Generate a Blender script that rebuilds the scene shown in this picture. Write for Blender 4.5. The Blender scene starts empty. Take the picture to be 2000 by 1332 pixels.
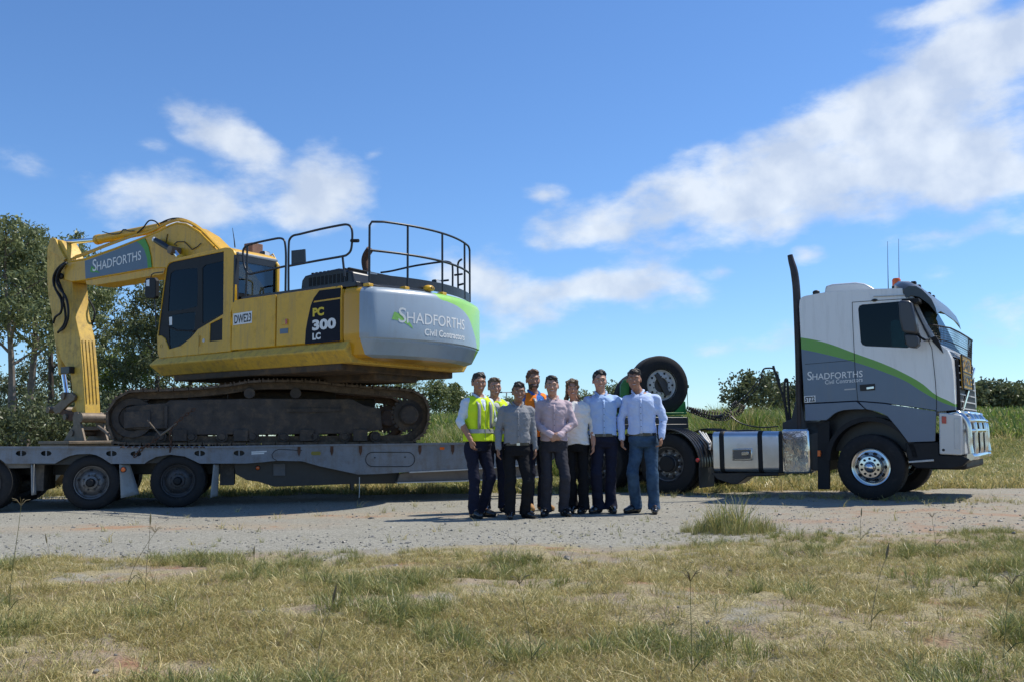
import bpy, bmesh, math, random
import numpy as np
from mathutils import Matrix, Vector, Quaternion
S = bpy.context.scene
COL = S.collection
R = math.radians
# ------------------------------------------------------------------ camera
F_PX, EYE, H0, ROLL = 1800.0, 1.02, 850.0, 0.009
PITCH = math.atan((H0-666)/F_PX)
_f = Vector((0, math.cos(PITCH), math.sin(PITCH)))
_u0 = Vector((0, -math.sin(PITCH), math.cos(PITCH))); _r0 = Vector((1, 0, 0))
_r = _r0*math.cos(ROLL) - _u0*math.sin(ROLL)
_u = _u0*math.cos(ROLL) + _r0*math.sin(ROLL)
CAM = Vector((0, 0, EYE))
cd = bpy.data.cameras.new('camera'); cam = bpy.data.objects.new('camera', cd); COL.objects.link(cam)
cd.sensor_width = 36; cd.lens = 36*F_PX/2000; cd.clip_end = 3000; cd.clip_start = .1
rm = Matrix((_r, _u, -_f)).transposed()
cam.matrix_world = Matrix.Translation(CAM) @ rm.to_4x4()
S.camera = cam
S.render.engine = 'CYCLES'
S.view_settings.view_transform = 'Standard'; S.view_settings.look = 'None'
S.view_settings.exposure = 0.08; S.view_settings.gamma = 1
# ------------------------------------------------------------------ sun + sky
TO_SUN = Vector((0.60, 0.24, 1.0)).normalized()
SUN_EL = math.asin(TO_SUN.z); SUN_AZ = math.atan2(TO_SUN.x, TO_SUN.y)
sl = bpy.data.lights.new('sun', 'SUN'); sl.energy = 5.0; sl.angle = R(.5); sl.color = (1, .945, .84)
so = bpy.data.objects.new('sun', sl); COL.objects.link(so)
so.rotation_euler = TO_SUN.to_track_quat('Z', 'Y').to_euler(); so.location = (20, 10, 40)

def ray(px, py):
    return (_f*F_PX + _r*(px-1000) - _u*(py-666)).normalized()

W = bpy.data.worlds.new('World'); S.world = W; W.use_nodes = True
nt = W.node_tree; N = nt.nodes; L = nt.links
for n in list(N): N.remove(n)
def wn(t, **k):
    n = N.new(t)
    for a, b in k.items(): setattr(n, a, b)
    return n
out = wn('ShaderNodeOutputWorld'); bg = wn('ShaderNodeBackground')
sky = wn('ShaderNodeTexSky', sky_type='NISHITA', sun_disc=False, sun_elevation=SUN_EL, sun_rotation=SUN_AZ)
sky.air_density = 1.0; sky.dust_density = 0.1; sky.ozone_density = 2.0; sky.altitude = 20
def wmath(op, a, b=None, c=None, clamp=False):
    n = wn('ShaderNodeMath', operation=op, use_clamp=clamp)
    for i, v in enumerate((a, b, c)):
        if v is None: continue
        if hasattr(v, 'is_linked') or hasattr(v, 'links'): L.new(v, n.inputs[i])
        else: n.inputs[i].default_value = v
    return n.outputs[0]
tc = wn('ShaderNodeTexCoord'); sp = wn('ShaderNodeSeparateXYZ'); L.new(tc.outputs['Generated'], sp.inputs[0])
az = wmath('ARCTAN2', sp.outputs[0], sp.outputs[1])
hor = wmath('SQRT', wmath('ADD', wmath('MULTIPLY', sp.outputs[0], sp.outputs[0]), wmath('MULTIPLY', sp.outputs[1], sp.outputs[1])))
el = wmath('ARCTAN2', sp.outputs[2], hor)
cb = wn('ShaderNodeCombineXYZ'); L.new(az, cb.inputs[0]); L.new(el, cb.inputs[1])
nz = wn('ShaderNodeTexNoise'); nz.inputs['Scale'].default_value = 11; nz.inputs['Detail'].default_value = 9; nz.inputs['Roughness'].default_value = .6
mpz = wn('ShaderNodeMapping'); mpz.inputs['Rotation'].default_value = (0, 0, R(-18)); mpz.inputs['Scale'].default_value = (.75, 1.5, 1); L.new(cb.outputs[0], mpz.inputs['Vector']); L.new(mpz.outputs[0], nz.inputs['Vector'])
nz2 = wn('ShaderNodeTexNoise'); nz2.inputs['Scale'].default_value = 7; nz2.inputs['Detail'].default_value = 4
L.new(cb.outputs[0], nz2.inputs['Vector'])
vm = wn('ShaderNodeVectorMath', operation='SUBTRACT'); L.new(nz2.outputs['Color'], vm.inputs[0]); vm.inputs[1].default_value = (.5, .5, .5)
vs = wn('ShaderNodeVectorMath', operation='SCALE'); L.new(vm.outputs[0], vs.inputs[0]); vs.inputs['Scale'].default_value = .06
va = wn('ShaderNodeVectorMath', operation='ADD'); L.new(cb.outputs[0], va.inputs[0]); L.new(vs.outputs[0], va.inputs[1])
CLOUDS = [  # px centre, px radii, tilt deg (up to the right), weight
 (410,235,130,48,-24,.85),(480,290,80,60,-35,.7),(320,385,170,90,2,1.0),(440,420,150,70,8,.95),(620,350,130,125,-20,1.0),(640,410,130,60,8,.7),
 (1320,350,130,65,18,.95),(1200,425,190,60,8,1.05),(1250,395,130,70,20,.7),(1530,300,200,95,28,1.0),(1480,395,270,90,10,1.0),(1740,205,220,110,32,1.05),(1960,95,190,100,28,1.05),(1900,180,150,70,20,.6),
 (1800,320,260,80,15,.95),(1930,300,160,110,15,.85),(1700,425,240,40,2,.65),(1960,360,120,50,5,.5),
 (930,540,130,80,-8,.95),(1000,590,150,55,0,.8),(1250,530,150,60,12,.85),(1180,570,170,45,0,.75),(1330,575,120,40,5,.5),(1080,632,150,38,0,.6),(1440,690,220,36,8,.5),(1585,500,50,22,0,.75),
 (1830,548,60,22,12,.5),(1860,5,150,32,8,.7),(1985,628,90,50,10,.65),(70,312,100,28,-6,.45),(1065,380,50,24,0,.6),(1540,640,80,30,0,.35),
 (1405,535,50,20,0,.6),(1840,470,180,30,0,.45),(300,280,60,20,0,.4),(735,285,25,15,0,.5),(950,650,110,30,0,.55),
 (2500,250,500,130,10,.9),(-500,420,420,100,5,.7),(-1200,150,400,150,0,.8),(3300,450,500,120,0,.7)]
dens = None
for cx, cy, rx, ry, tilt, wgt in CLOUDS:
    d = ray(cx, cy); a0 = math.atan2(d.x, d.y); e0 = math.atan2(d.z, math.hypot(d.x, d.y))
    mp = wn('ShaderNodeMapping', vector_type='TEXTURE'); L.new(va.outputs[0], mp.inputs['Vector'])
    mp.inputs['Location'].default_value = (a0, e0, 0); mp.inputs['Rotation'].default_value = (0, 0, R(tilt))
    mp.inputs['Scale'].default_value = (rx/F_PX*1.05, ry/F_PX*1.05, 1)
    g = wn('ShaderNodeTexGradient', gradient_type='SPHERICAL'); L.new(mp.outputs[0], g.inputs[0])
    v = wmath('MULTIPLY', g.outputs['Fac'], wgt)
    dens = v if dens is None else wmath('ADD', dens, v)
dens = wmath('MINIMUM', dens, 1.0)
nzc = wmath('SUBTRACT', nz.outputs['Fac'], .5)
s1 = wmath('MULTIPLY_ADD', nzc, 2.3, dens)
mr = wn('ShaderNodeMapRange', interpolation_type='SMOOTHSTEP'); L.new(s1, mr.inputs[0])
mr.inputs[1].default_value = .10; mr.inputs[2].default_value = .95; mr.inputs[3].default_value = 0; mr.inputs[4].default_value = .84
gate = wmath('MULTIPLY', dens, 6.0, clamp=True)
cm = wmath('MULTIPLY', mr.outputs[0], gate)
# cloud colour: bright tops, blue-grey thicker parts
nz3 = wn('ShaderNodeTexNoise'); nz3.inputs['Scale'].default_value = 16; nz3.inputs['Detail'].default_value = 5
L.new(cb.outputs[0], nz3.inputs['Vector'])
cr = wn('ShaderNodeValToRGB'); L.new(nz3.outputs['Fac'], cr.inputs[0])
cr.color_ramp.elements[0].position = .38; cr.color_ramp.elements[0].color = (6.6, 7.5, 9.0, 1)
cr.color_ramp.elements[1].position = .62; cr.color_ramp.elements[1].color = (9.6, 10.2, 10.8, 1)
sc_ = wn('ShaderNodeMix', data_type='RGBA', blend_type='MULTIPLY'); sc_.inputs[0].default_value = 1
hsn = wn('ShaderNodeHueSaturation'); hsn.inputs['Saturation'].default_value = 1.02; L.new(sky.outputs[0], hsn.inputs['Color']); L.new(hsn.outputs[0], sc_.inputs[6]); SKYGAIN = sc_.inputs[7]; SKYGAIN.default_value = (.98, 1.32, 1.72, 1)
mx = wn('ShaderNodeMix', data_type='RGBA'); L.new(cm, mx.inputs[0]); L.new(sc_.outputs[2], mx.inputs[6]); L.new(cr.outputs[0], mx.inputs[7])
L.new(mx.outputs[2], bg.inputs[0]); bg.inputs[1].default_value = .088
L.new(bg.outputs[0], out.inputs[0])

# ------------------------------------------------------------------ frames: local plane <-> photograph measurements
class Frame:
    def __init__(s, ox, oy, ang):
        s.M = Matrix.Translation((ox, oy, 0)) @ Matrix.Rotation(ang, 4, 'Z'); s.I = s.M.inverted()
    def hit(s, px, py, axis, val):
        o = s.I @ CAM; d = s.I.to_3x3() @ ray(px, py)
        i = 'xyz'.index(axis); t = (val-o[i])/d[i]
        return o + d*t
    def xz(s, y, pts): return [((q := s.hit(a, b, 'y', y)).x, q.z) for a, b in pts]
    def yz(s, x, pts): return [((q := s.hit(a, b, 'x', x)).y, q.z) for a, b in pts]
    def p3(s, y, pts): return [s.hit(a, b, 'y', y) for a, b in pts]
WORLD = Frame(0, 0, 0)
TR = Frame(-6.17, 13.5, math.atan2(.259, .966))          # low loader: x forward, y away
TK = Frame(5.47, 14.10, math.atan2(-.545, .839))         # tractor unit: x forward, y away
EX = Frame(-3.95, 15.75, math.atan2(.559, -.829))        # excavator house: x forward (boom), y towards the camera
DECK = .93

# ------------------------------------------------------------------ object helpers
WM = {}
def link(o, parent=None, M=None):
    COL.objects.link(o)
    M = M if M is not None else Matrix.Identity(4)
    if parent is not None:
        o.parent = parent; o.matrix_basis = WM[parent.name].inverted() @ M
    else: o.matrix_basis = M
    WM[o.name] = M.copy(); return o
def tag(o, label=None, cat=None, group=None, kind=None):
    if label: o['label'] = label
    if cat: o['category'] = cat
    if group: o['group'] = group
    if kind: o['kind'] = kind
    return o
def empty(name, loc, label, cat, group=None, rz=0):
    o = bpy.data.objects.new(name, None); o.empty_display_size = .2
    link(o, None, Matrix.Translation(loc) @ Matrix.Rotation(rz, 4, 'Z')); return tag(o, label, cat, group)
class MB:
    def __init__(s): s.v = []; s.f = []; s.mi = []
    def add(s, vs, fs, mi=0):
        b = len(s.v); s.v += [tuple(v) for v in vs]; s.f += [tuple(i+b for i in f) for f in fs]; s.mi += [mi]*len(fs); return s
    def box(s, x0, x1, y0, y1, z0, z1, mi=0):
        return s.add([(x0,y0,z0),(x1,y0,z0),(x1,y1,z0),(x0,y1,z0),(x0,y0,z1),(x1,y0,z1),(x1,y1,z1),(x0,y1,z1)],
                     [(0,3,2,1),(4,5,6,7),(0,1,5,4),(1,2,6,5),(2,3,7,6),(3,0,4,7)], mi)
    def prism(s, poly, y0, y1, mi=0, axis='y'):
        n = len(poly)
        a = sum(poly[i][0]*poly[(i+1)%n][1]-poly[(i+1)%n][0]*poly[i][1] for i in range(n))
        if a < 0: poly = poly[::-1]
        g = {'y': lambda p, q: (p[0], q, p[1]), 'x': lambda p, q: (q, p[0], p[1]), 'z': lambda p, q: (p[0], p[1], q)}[axis]
        vs = [g(p, y0) for p in poly] + [g(p, y1) for p in poly]
        fs = [tuple(range(n)), tuple(range(2*n-1, n-1, -1))] + [(i, i+n, (i+1)%n+n, (i+1)%n) for i in range(n)]
        return s.add(vs, fs, mi)
    def bar(s, a, b, w, h, up=(0,0,1), mi=0):
        a, b = Vector(a), Vector(b); d = (b-a).normalized(); u = Vector(up); r = d.cross(u)
        if r.length < 1e-4: r = d.cross(Vector((1,0,0)))
        r.normalize(); u = r.cross(d)
        vs = [p + r*(sx*w/2) + u*(sz*h/2) for p in (a, b) for sx, sz in ((-1,-1),(1,-1),(1,1),(-1,1))]
        return s.add(vs, [(0,1,2,3),(7,6,5,4),(0,4,5,1),(1,5,6,2),(2,6,7,3),(3,7,4,0)], mi)
    def tube(s, pts, r, n=10, mi=0, closed=False, caps=True):
        pts = [Vector(p) for p in pts]; m = len(pts); rr = r if hasattr(r, '__len__') else [r]*m
        vs = []; prev = None
        for i, p in enumerate(pts):
            if closed: t = pts[(i+1)%m]-pts[i-1]
            else: t = pts[min(i+1, m-1)]-pts[max(i-1, 0)]
            if t.length < 1e-9: t = Vector((0,0,1))
            t.normalize()
            if prev is None:
                q = t.cross(Vector((0,0,1)));
                if q.length < .05: q = t.cross(Vector((1,0,0)))
            else: q = prev - t*prev.dot(t)
            q.normalize(); prev = q; w = t.cross(q)
            for k in range(n):
                a = 2*math.pi*k/n; vs.append(p + (q*math.cos(a)+w*math.sin(a))*rr[i])
        fs = []
        for i in range(m if closed else m-1):
            j = (i+1)%m
            for k in range(n): fs.append((i*n+k, i*n+(k+1)%n, j*n+(k+1)%n, j*n+k))
        if caps and not closed: fs += [tuple(range(n-1,-1,-1)), tuple((m-1)*n+k for k in range(n))]
        return s.add(vs, fs, mi)
    def lathe(s, prof, c, axis='y', n=32, mi=0, sy=1):
        """prof: (radius, offset along axis); closed polylines allowed"""
        vs = []; m = len(prof)
        for r, o in prof:
            for k in range(n):
                a = 2*math.pi*k/n; x, z = r*math.cos(a), r*math.sin(a)
                p = {'y': (x, o*sy, z), 'x': (o*sy, x, z), 'z': (x, z, o*sy)}[axis]
                vs.append((c[0]+p[0], c[1]+p[1], c[2]+p[2]))
        fs = [(i*n+k, i*n+(k+1)%n, (i+1)*n+(k+1)%n, (i+1)*n+k) for i in range(m-1) for k in range(n)]
        return s.add(vs, fs, mi)
    def ball(s, c, r, n=12, m=8, mi=0):
        r = r if hasattr(r, '__len__') else (r, r, r)
        vs = [(c[0], c[1], c[2]-r[2])]
        for i in range(1, m):
            b = -math.pi/2+math.pi*i/m
            for k in range(n):
                a = 2*math.pi*k/n; vs.append((c[0]+r[0]*math.cos(b)*math.cos(a), c[1]+r[1]*math.cos(b)*math.sin(a), c[2]+r[2]*math.sin(b)))
        vs.append((c[0], c[1], c[2]+r[2])); T = len(vs)-1
        fs = [(0, 1+(k+1)%n, 1+k) for k in range(n)]
        fs += [(1+i*n+k, 1+i*n+(k+1)%n, 1+(i+1)*n+(k+1)%n, 1+(i+1)*n+k) for i in range(m-2) for k in range(n)]
        fs += [(T, 1+(m-2)*n+k, 1+(m-2)*n+(k+1)%n) for k in range(n)]
        return s.add(vs, fs, mi)
    def mesh(s, name, mats, smooth=35):
        me = bpy.data.meshes.new(name); me.from_pydata([tuple(v) for v in s.v], [], s.f)
        for m in (mats if isinstance(mats, (list, tuple)) else [mats]): me.materials.append(m)
        me.polygons.foreach_set('material_index', s.mi)
        bm = bmesh.new(); bm.from_mesh(me); bmesh.ops.recalc_face_normals(bm, faces=bm.faces); bm.to_mesh(me); bm.free()
        if smooth:
            me.polygons.foreach_set('use_smooth', [True]*len(me.polygons)); me.set_sharp_from_angle(angle=R(smooth))
        me.update(); return me
    def build(s, name, mats, parent=None, fr=None, smooth=35, bevel=0, seg=2, M=None):
        o = bpy.data.objects.new(name, s.mesh(name, mats, smooth))
        link(o, parent, M if M is not None else (fr.M if fr else None))
        if bevel:
            b = o.modifiers.new('bevel', 'BEVEL'); b.width = bevel; b.segments = seg; b.limit_method = 'ANGLE'; b.angle_limit = R(40); b.harden_normals = False
        return o
def plate(outer, holes, y0, y1, axis='y'):
    """plate between y0 and y1 with real openings; returns verts, faces"""
    bm = bmesh.new()
    def g(p, q): return {'y': (p[0], q, p[1]), 'x': (q, p[0], p[1])}[axis]
    for lp in [outer]+holes:
        vs = [bm.verts.new(g(p, y0)) for p in lp]
        for i in range(len(vs)): bm.edges.new((vs[i], vs[(i+1)%len(vs)]))
    bmesh.ops.triangle_fill(bm, use_beauty=True, edges=bm.edges[:])
    bmesh.ops.recalc_face_normals(bm, faces=bm.faces[:])
    r = bmesh.ops.extrude_face_region(bm, geom=bm.faces[:])
    d = Vector(g((0, 0), y1)) - Vector(g((0, 0), y0))
    bmesh.ops.translate(bm, vec=d, verts=[e for e in r['geom'] if isinstance(e, bmesh.types.BMVert)])
    bmesh.ops.recalc_face_normals(bm, faces=bm.faces[:])
    bm.verts.index_update()
    v = [tuple(x.co) for x in bm.verts]; f = [tuple(x.index for x in q.verts) for q in bm.faces]; bm.free()
    return v, f
def circ(cx, cz, rx, rz=None, n=24, a0=0, a1=360):
    rz = rz or rx
    k = n if a1-a0 >= 360 else n+1
    return [(cx+rx*math.cos(R(a0+(a1-a0)*i/n)), cz+rz*math.sin(R(a0+(a1-a0)*i/n))) for i in range(k)]
def catmull(pts, n=6):
    pts = [Vector(p) for p in pts]; P = [pts[0]*2-pts[1]]+pts+[pts[-1]*2-pts[-2]]; o = []
    for i in range(1, len(P)-2):
        for k in range(n):
            t = k/n; a, b, c, d = P[i-1], P[i], P[i+1], P[i+2]
            o.append(.5*((2*b)+(c-a)*t+(2*a-5*b+4*c-d)*t*t+(3*b-a-3*c+d)*t**3))
    o.append(pts[-1]); return o
def text_geo(parts):
    """parts: (string, size, dx, dz); returns normalised 2D verts (0..1) and faces"""
    V = []; Fc = []; x = 0
    for q_ in parts:
        s_, size, gap, dz = q_[:4]
        cu = bpy.data.curves.new('t', 'FONT'); cu.body = s_; cu.size = size; cu.resolution_u = 3; cu.offset = q_[4] if len(q_) > 4 else .008
        o = bpy.data.objects.new('t', cu); COL.objects.link(o)
        dg = bpy.context.evaluated_depsgraph_get(); me = bpy.data.meshes.new_from_object(o.evaluated_get(dg))
        vs = [tuple(v.co) for v in me.vertices]; mn = min(v[0] for v in vs); mxx = max(v[0] for v in vs)
        b = len(V); V += [(v[0]-mn+x+gap, v[1]+dz) for v in vs]; Fc += [tuple(i+b for i in p.vertices) for p in me.polygons]
        x += gap+mxx-mn
        bpy.data.objects.remove(o); bpy.data.meshes.remove(me); bpy.data.curves.remove(cu)
    mx_ = max(v[0] for v in V); h = max(v[1] for v in V); 
    return [(a/mx_, c/h) for a, c in V], Fc
def text_on(fr, y, parts, p0, p1, p2, mat, name, parent, off):
    """lettering as flat print standing off the plane y by off; p0 baseline left, p1 baseline right, p2 top left"""
    a, b, c = [Vector(fr.hit(*p, 'y', y)) for p in (p0, p1, p2)]
    vs, fs = text_geo(parts); dy = Vector((0, off, 0))
    mb = MB(); mb.add([a+(b-a)*t[0]+(c-a)*t[1]+dy for t in vs], fs)
    return mb.build(name, mat, parent, fr, smooth=0)
SHAD = [('S', 1.3, 0, 0), ('HADFORTHS', .95, .04, 0)]

# ------------------------------------------------------------------ materials
def mat(name, col, rough=.5, metal=0, var=.12, vs=4, bump=0, bs=60, dirt=None, spec=.5, coat=0, trans=0, alpha=1, emit=None, streak=0):
    m = bpy.data.materials.new(name); m.use_nodes = True; t = m.node_tree; n = t.nodes; l = t.links
    b = n['Principled BSDF']; b.inputs['Roughness'].default_value = rough; b.inputs['Metallic'].default_value = metal
    b.inputs['Specular IOR Level'].default_value = spec; b.inputs['Coat Weight'].default_value = coat; b.inputs['Coat Roughness'].default_value = .08
    tcn = n.new('ShaderNodeTexCoord'); src = tcn.outputs['Object']
    c4 = (*col, 1)
    nn = n.new('ShaderNodeTexNoise'); nn.inputs['Scale'].default_value = vs; nn.inputs['Detail'].default_value = 6; nn.inputs['Roughness'].default_value = .65; l.new(src, nn.inputs['Vector'])
    rp = n.new('ShaderNodeValToRGB'); l.new(nn.outputs['Fac'], rp.inputs[0])
    rp.color_ramp.elements[0].position = .3; rp.color_ramp.elements[0].color = (*[c*(1-var) for c in col], 1)
    rp.color_ramp.elements[1].position = .7; rp.color_ramp.elements[1].color = (*[min(1, c*(1+var)) for c in col], 1)
    cur = rp.outputs[0]
    if dirt:
        dc, amt, ds = dirt
        d1 = n.new('ShaderNodeTexNoise'); d1.inputs['Scale'].default_value = ds; d1.inputs['Detail'].default_value = 8; d1.inputs['Roughness'].default_value = .7; l.new(src, d1.inputs['Vector'])
        mrn = n.new('ShaderNodeMapRange'); l.new(d1.outputs['Fac'], mrn.inputs[0]); mrn.inputs[1].default_value = .62-amt*.3; mrn.inputs[2].default_value = .72-amt*.15; mrn.inputs[4].default_value = min(1, amt*1.3)
        mxn = n.new('ShaderNodeMix'); mxn.data_type = 'RGBA'; l.new(mrn.outputs[0], mxn.inputs[0]); l.new(cur, mxn.inputs[6]); mxn.inputs[7].default_value = (*dc, 1); cur = mxn.outputs[2]
        ra = n.new('ShaderNodeMath'); ra.operation = 'MULTIPLY_ADD'; l.new(mrn.outputs[0], ra.inputs[0]); ra.inputs[1].default_value = .85-rough if rough < .85 else 0; ra.inputs[2].default_value = rough; l.new(ra.outputs[0], b.inputs['Roughness'])
    if streak:   # rain-washed grime running down the panels, and fine scuffs
        mpn = n.new('ShaderNodeMapping'); mpn.inputs['Scale'].default_value = (7, 7, .55); l.new(src, mpn.inputs['Vector'])
        s1n = n.new('ShaderNodeTexNoise'); s1n.inputs['Scale'].default_value = 1.6; s1n.inputs['Detail'].default_value = 7; s1n.inputs['Roughness'].default_value = .7; l.new(mpn.outputs[0], s1n.inputs['Vector'])
        s2n = n.new('ShaderNodeMapRange'); l.new(s1n.outputs['Fac'], s2n.inputs[0]); s2n.inputs[1].default_value = .48; s2n.inputs[2].default_value = .72; s2n.inputs[4].default_value = streak
        s3n = n.new('ShaderNodeMix'); s3n.data_type = 'RGBA'; l.new(s2n.outputs[0], s3n.inputs[0]); l.new(cur, s3n.inputs[6]); s3n.inputs[7].default_value = (.14, .115, .085, 1); cur = s3n.outputs[2]
        s4n = n.new('ShaderNodeTexVoronoi'); s4n.feature = 'DISTANCE_TO_EDGE'; s4n.inputs['Scale'].default_value = 5; l.new(nn.outputs['Color'], s4n.inputs['Vector'])
        s5n = n.new('ShaderNodeMapRange'); l.new(s4n.outputs['Distance'], s5n.inputs[0]); s5n.inputs[1].default_value = .02; s5n.inputs[2].default_value = 0; s5n.inputs[4].default_value = streak*.8
        s6n = n.new('ShaderNodeMix'); s6n.data_type = 'RGBA'; l.new(s5n.outputs[0], s6n.inputs[0]); l.new(cur, s6n.inputs[6]); s6n.inputs[7].default_value = (.10, .08, .06, 1); cur = s6n.outputs[2]
    l.new(cur, b.inputs['Base Color'])
    if bump:
        bn = n.new('ShaderNodeTexNoise'); bn.inputs['Scale'].default_value = bs; bn.inputs['Detail'].default_value = 5; l.new(src, bn.inputs['Vector'])
        bp = n.new('ShaderNodeBump'); bp.inputs['Strength'].default_value = bump; bp.inputs['Distance'].default_value = .01; l.new(bn.outputs['Fac'], bp.inputs['Height']); l.new(bp.outputs[0], b.inputs['Normal'])
    if trans: b.inputs['Transmission Weight'].default_value = trans; b.inputs['IOR'].default_value = 1.45
    if emit: b.inputs['Emission Color'].default_value = (*emit[0], 1); b.inputs['Emission Strength'].default_value = emit[1]
    m['cur'] = 0
    return m
def glass(name, tint, alpha):
    """thin glazing: part mirror, part tinted view through"""
    m = bpy.data.materials.new(name); m.use_nodes = True; t = m.node_tree; n = t.nodes; l = t.links
    for x in list(n): n.remove(x)
    o = n.new('ShaderNodeOutputMaterial'); tr = n.new('ShaderNodeBsdfTransparent'); tr.inputs[0].default_value = (*tint, 1)
    gl = n.new('ShaderNodeBsdfGlossy'); gl.inputs['Roughness'].default_value = .02; gl.inputs[0].default_value = (.35, .4, .45, 1)
    fr_ = n.new('ShaderNodeFresnel'); fr_.inputs[0].default_value = 1.5
    ma = n.new('ShaderNodeMath'); ma.operation = 'ADD'; l.new(fr_.outputs[0], ma.inputs[0]); ma.inputs[1].default_value = alpha
    mx1 = n.new('ShaderNodeMixShader'); l.new(ma.outputs[0], mx1.inputs[0]); l.new(tr.outputs[0], mx1.inputs[1]); l.new(gl.outputs[0], mx1.inputs[2]); l.new(mx1.outputs[0], o.inputs[0])
    return m
BROWN = (.10, .07, .045)
YEL = mat('yellow paint', (.66, .37, .010), .36, var=.10, vs=3, dirt=((.26, .15, .04), .28, 6), bump=.05, streak=.38)
YEL2 = mat('faded yellow paint', (.62, .39, .05), .5, var=.15, vs=3, dirt=((.22, .15, .07), .4, 9), bump=.08, streak=.4)
CWG = None
BLK = mat('black paint', (.018, .02, .024), .4, var=.25, vs=6, dirt=((.06, .055, .05), .2, 7))
BLKM = mat('matt black plastic', (.013, .014, .016), .6, var=.2, vs=8, spec=.3)
RUB = mat('tyre rubber', (.010, .010, .011), .8, var=.3, vs=5, dirt=((.05, .043, .035), .3, 9), bump=.15, bs=90)
TRK = mat('muddy track steel', (.085, .062, .043), .8, metal=.1, var=.35, vs=9, dirt=((.20, .145, .095), .45, 12), bump=.5, bs=40)
FRM = mat('dusty undercarriage steel', (.055, .047, .042), .75, metal=.1, var=.35, vs=5, dirt=((.15, .11, .075), .45, 7), bump=.3, bs=30)
UND = mat('greasy underside', (.05, .032, .018), .75, var=.4, vs=5, dirt=((.16, .09, .03), .45, 4), bump=.3)
STL = mat('worn bucket steel', (.17, .135, .10), .6, metal=.35, var=.3, vs=8, dirt=((.24, .18, .12), .4, 9), bump=.3, bs=45)
RUST = mat('rusty steel', (.10, .05, .03), .8, metal=.2, var=.4, vs=14, bump=.4)
CHR = mat('chrome rod', (.8, .82, .85), .12, metal=1, var=.04)
DENTOLD=0
ALU = mat('polished aluminium', (.60, .61, .62), .16, metal=1, var=.05, vs=5, bump=.03, bs=12)
ALUB = mat('brushed aluminium tank', (.62, .63, .64), .3, metal=1, var=.08, vs=5, bump=.03, bs=20, dirt=((.3, .27, .22), .15, 6))
DENT = mat('dented polished steel', (.72, .72, .72), .1, metal=1, var=.08, vs=6, bump=.5, bs=5)
WHT = mat('white paint', (.58, .59, .58), .3, var=.04, vs=2, coat=.3)
GRYP = mat('trailer grey paint', (.185, .21, .245), .45, var=.14, vs=3, dirt=((.14, .11, .085), .4, 5), bump=.08, streak=.5)
LGT = mat('pale grey steel', (.5, .5, .48), .55, var=.12, vs=5, dirt=((.25, .22, .18), .3, 8))
GRN = mat('green paint', (.03, .20, .045), .45, var=.15, vs=4, dirt=((.05, .06, .03), .35, 6))
ORG = mat('orange lens', (.75, .13, .01), .25, var=.1, coat=.5)
RED = mat('red lens', (.45, .02, .015), .25, var=.1, coat=.5)
SIGNB = mat('sign blue-grey', (.105, .16, .225), .5, var=.06)
SIGNG = mat('sign green', (.07, .30, .035), .5, var=.06)
WPR = mat('white print', (.72, .74, .74), .5, var=.04)
YPR = mat('yellow print', (.65, .48, .02), .5, var=.04)
BPR = mat('black print', (.012, .012, .014), .5, var=.04)
RIM = mat('dull grey rim', (.17, .17, .175), .5, metal=.6, var=.2, vs=8, dirt=((.10, .085, .07), .5, 10))
RIMD = mat('dark dusty rim', (.06, .06, .064), .55, metal=.3, var=.2, vs=8, dirt=((.10, .085, .07), .5, 10))
GLS = glass('clear tinted glass', (.20, .30, .30), .0)
GLD = glass('dark glass', (.06, .07, .09), .0)
LENS = mat('clear lamp lens', (.7, .72, .74), .1, var=.05, coat=1)
WOODP = mat('weathered pole timber', (.16, .13, .10), .8)
# ------------------------------------------------------------------ terrain
def vnoise(x, y, seed=0):
    xi, yi = np.floor(x).astype(np.int64), np.floor(y).astype(np.int64); xf, yf = x-xi, y-yi
    def h(a, b):
        n = (a*374761393 + b*668265263 + seed*1442695041) & 0xffffffff
        n = ((n ^ (n >> 13))*1274126177) & 0xffffffff
        return ((n ^ (n >> 16)) & 0xffff)/65535.0
    u, v = xf*xf*(3-2*xf), yf*yf*(3-2*yf)
    return (h(xi, yi)*(1-u)+h(xi+1, yi)*u)*(1-v) + (h(xi, yi+1)*(1-u)+h(xi+1, yi+1)*u)*v
def fbm(x, y, o=4, seed=0):
    s = 0; a = .5
    for i in range(o): s = s + a*vnoise(x*2**i, y*2**i, seed+i); a *= .5
    return s/(1-.5**o)
def sst(a, b, x):
    t = np.clip((x-a)/(b-a), 0, 1); return t*t*(3-2*t)
def road_near(x): return 8.55+.225*x
def road_mask(x, y):
    n = (fbm(x*.9, y*1.6, 4, 5)-.5)
    return sst(-.25, .25, y-(road_near(x)+n*1.6)) * (1-sst(-.3, .3, y-(16.6+n*2.0)))
def gz(x, y):
    x = np.asarray(x, float); y = np.asarray(y, float)
    rm_ = road_mask(x, y)
    z = (1-rm_)*(fbm(x*1.3, y*1.3, 4, 1)-.5)*.16*(1-sst(9, 20, y)*.6) + (fbm(x*6, y*6, 2, 3)-.5)*.03*(1-rm_)
    z = z + rm_*((fbm(x*.7, y*.7, 3, 9)-.5)*.025)
    side = sst(-16, -6, x)
    z = z + 2.0*sst(30, 60, y)*side
    bank = sst(21.0, 24.5, y)*(1-sst(29, 33, y))*sst(-6, -1, x)*(1-sst(8.0, 9.8, x))
    z = z + bank*(.35+.35*fbm(x*.4, y*.4, 3, 21)+.45*sst(4, 6, x))
    return z
def axis_pts(segs):
    o = []
    for a, b, st in segs: o += list(np.arange(a, b, st))
    return np.array(o+[segs[-1][1]])
gx = axis_pts([(-1500,-300,150),(-300,-60,20),(-60,-20,2),(-20,-10,.4),(-10,10,.085),(10,20,.4),(20,60,2),(60,300,20),(300,1500,150)])
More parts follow.
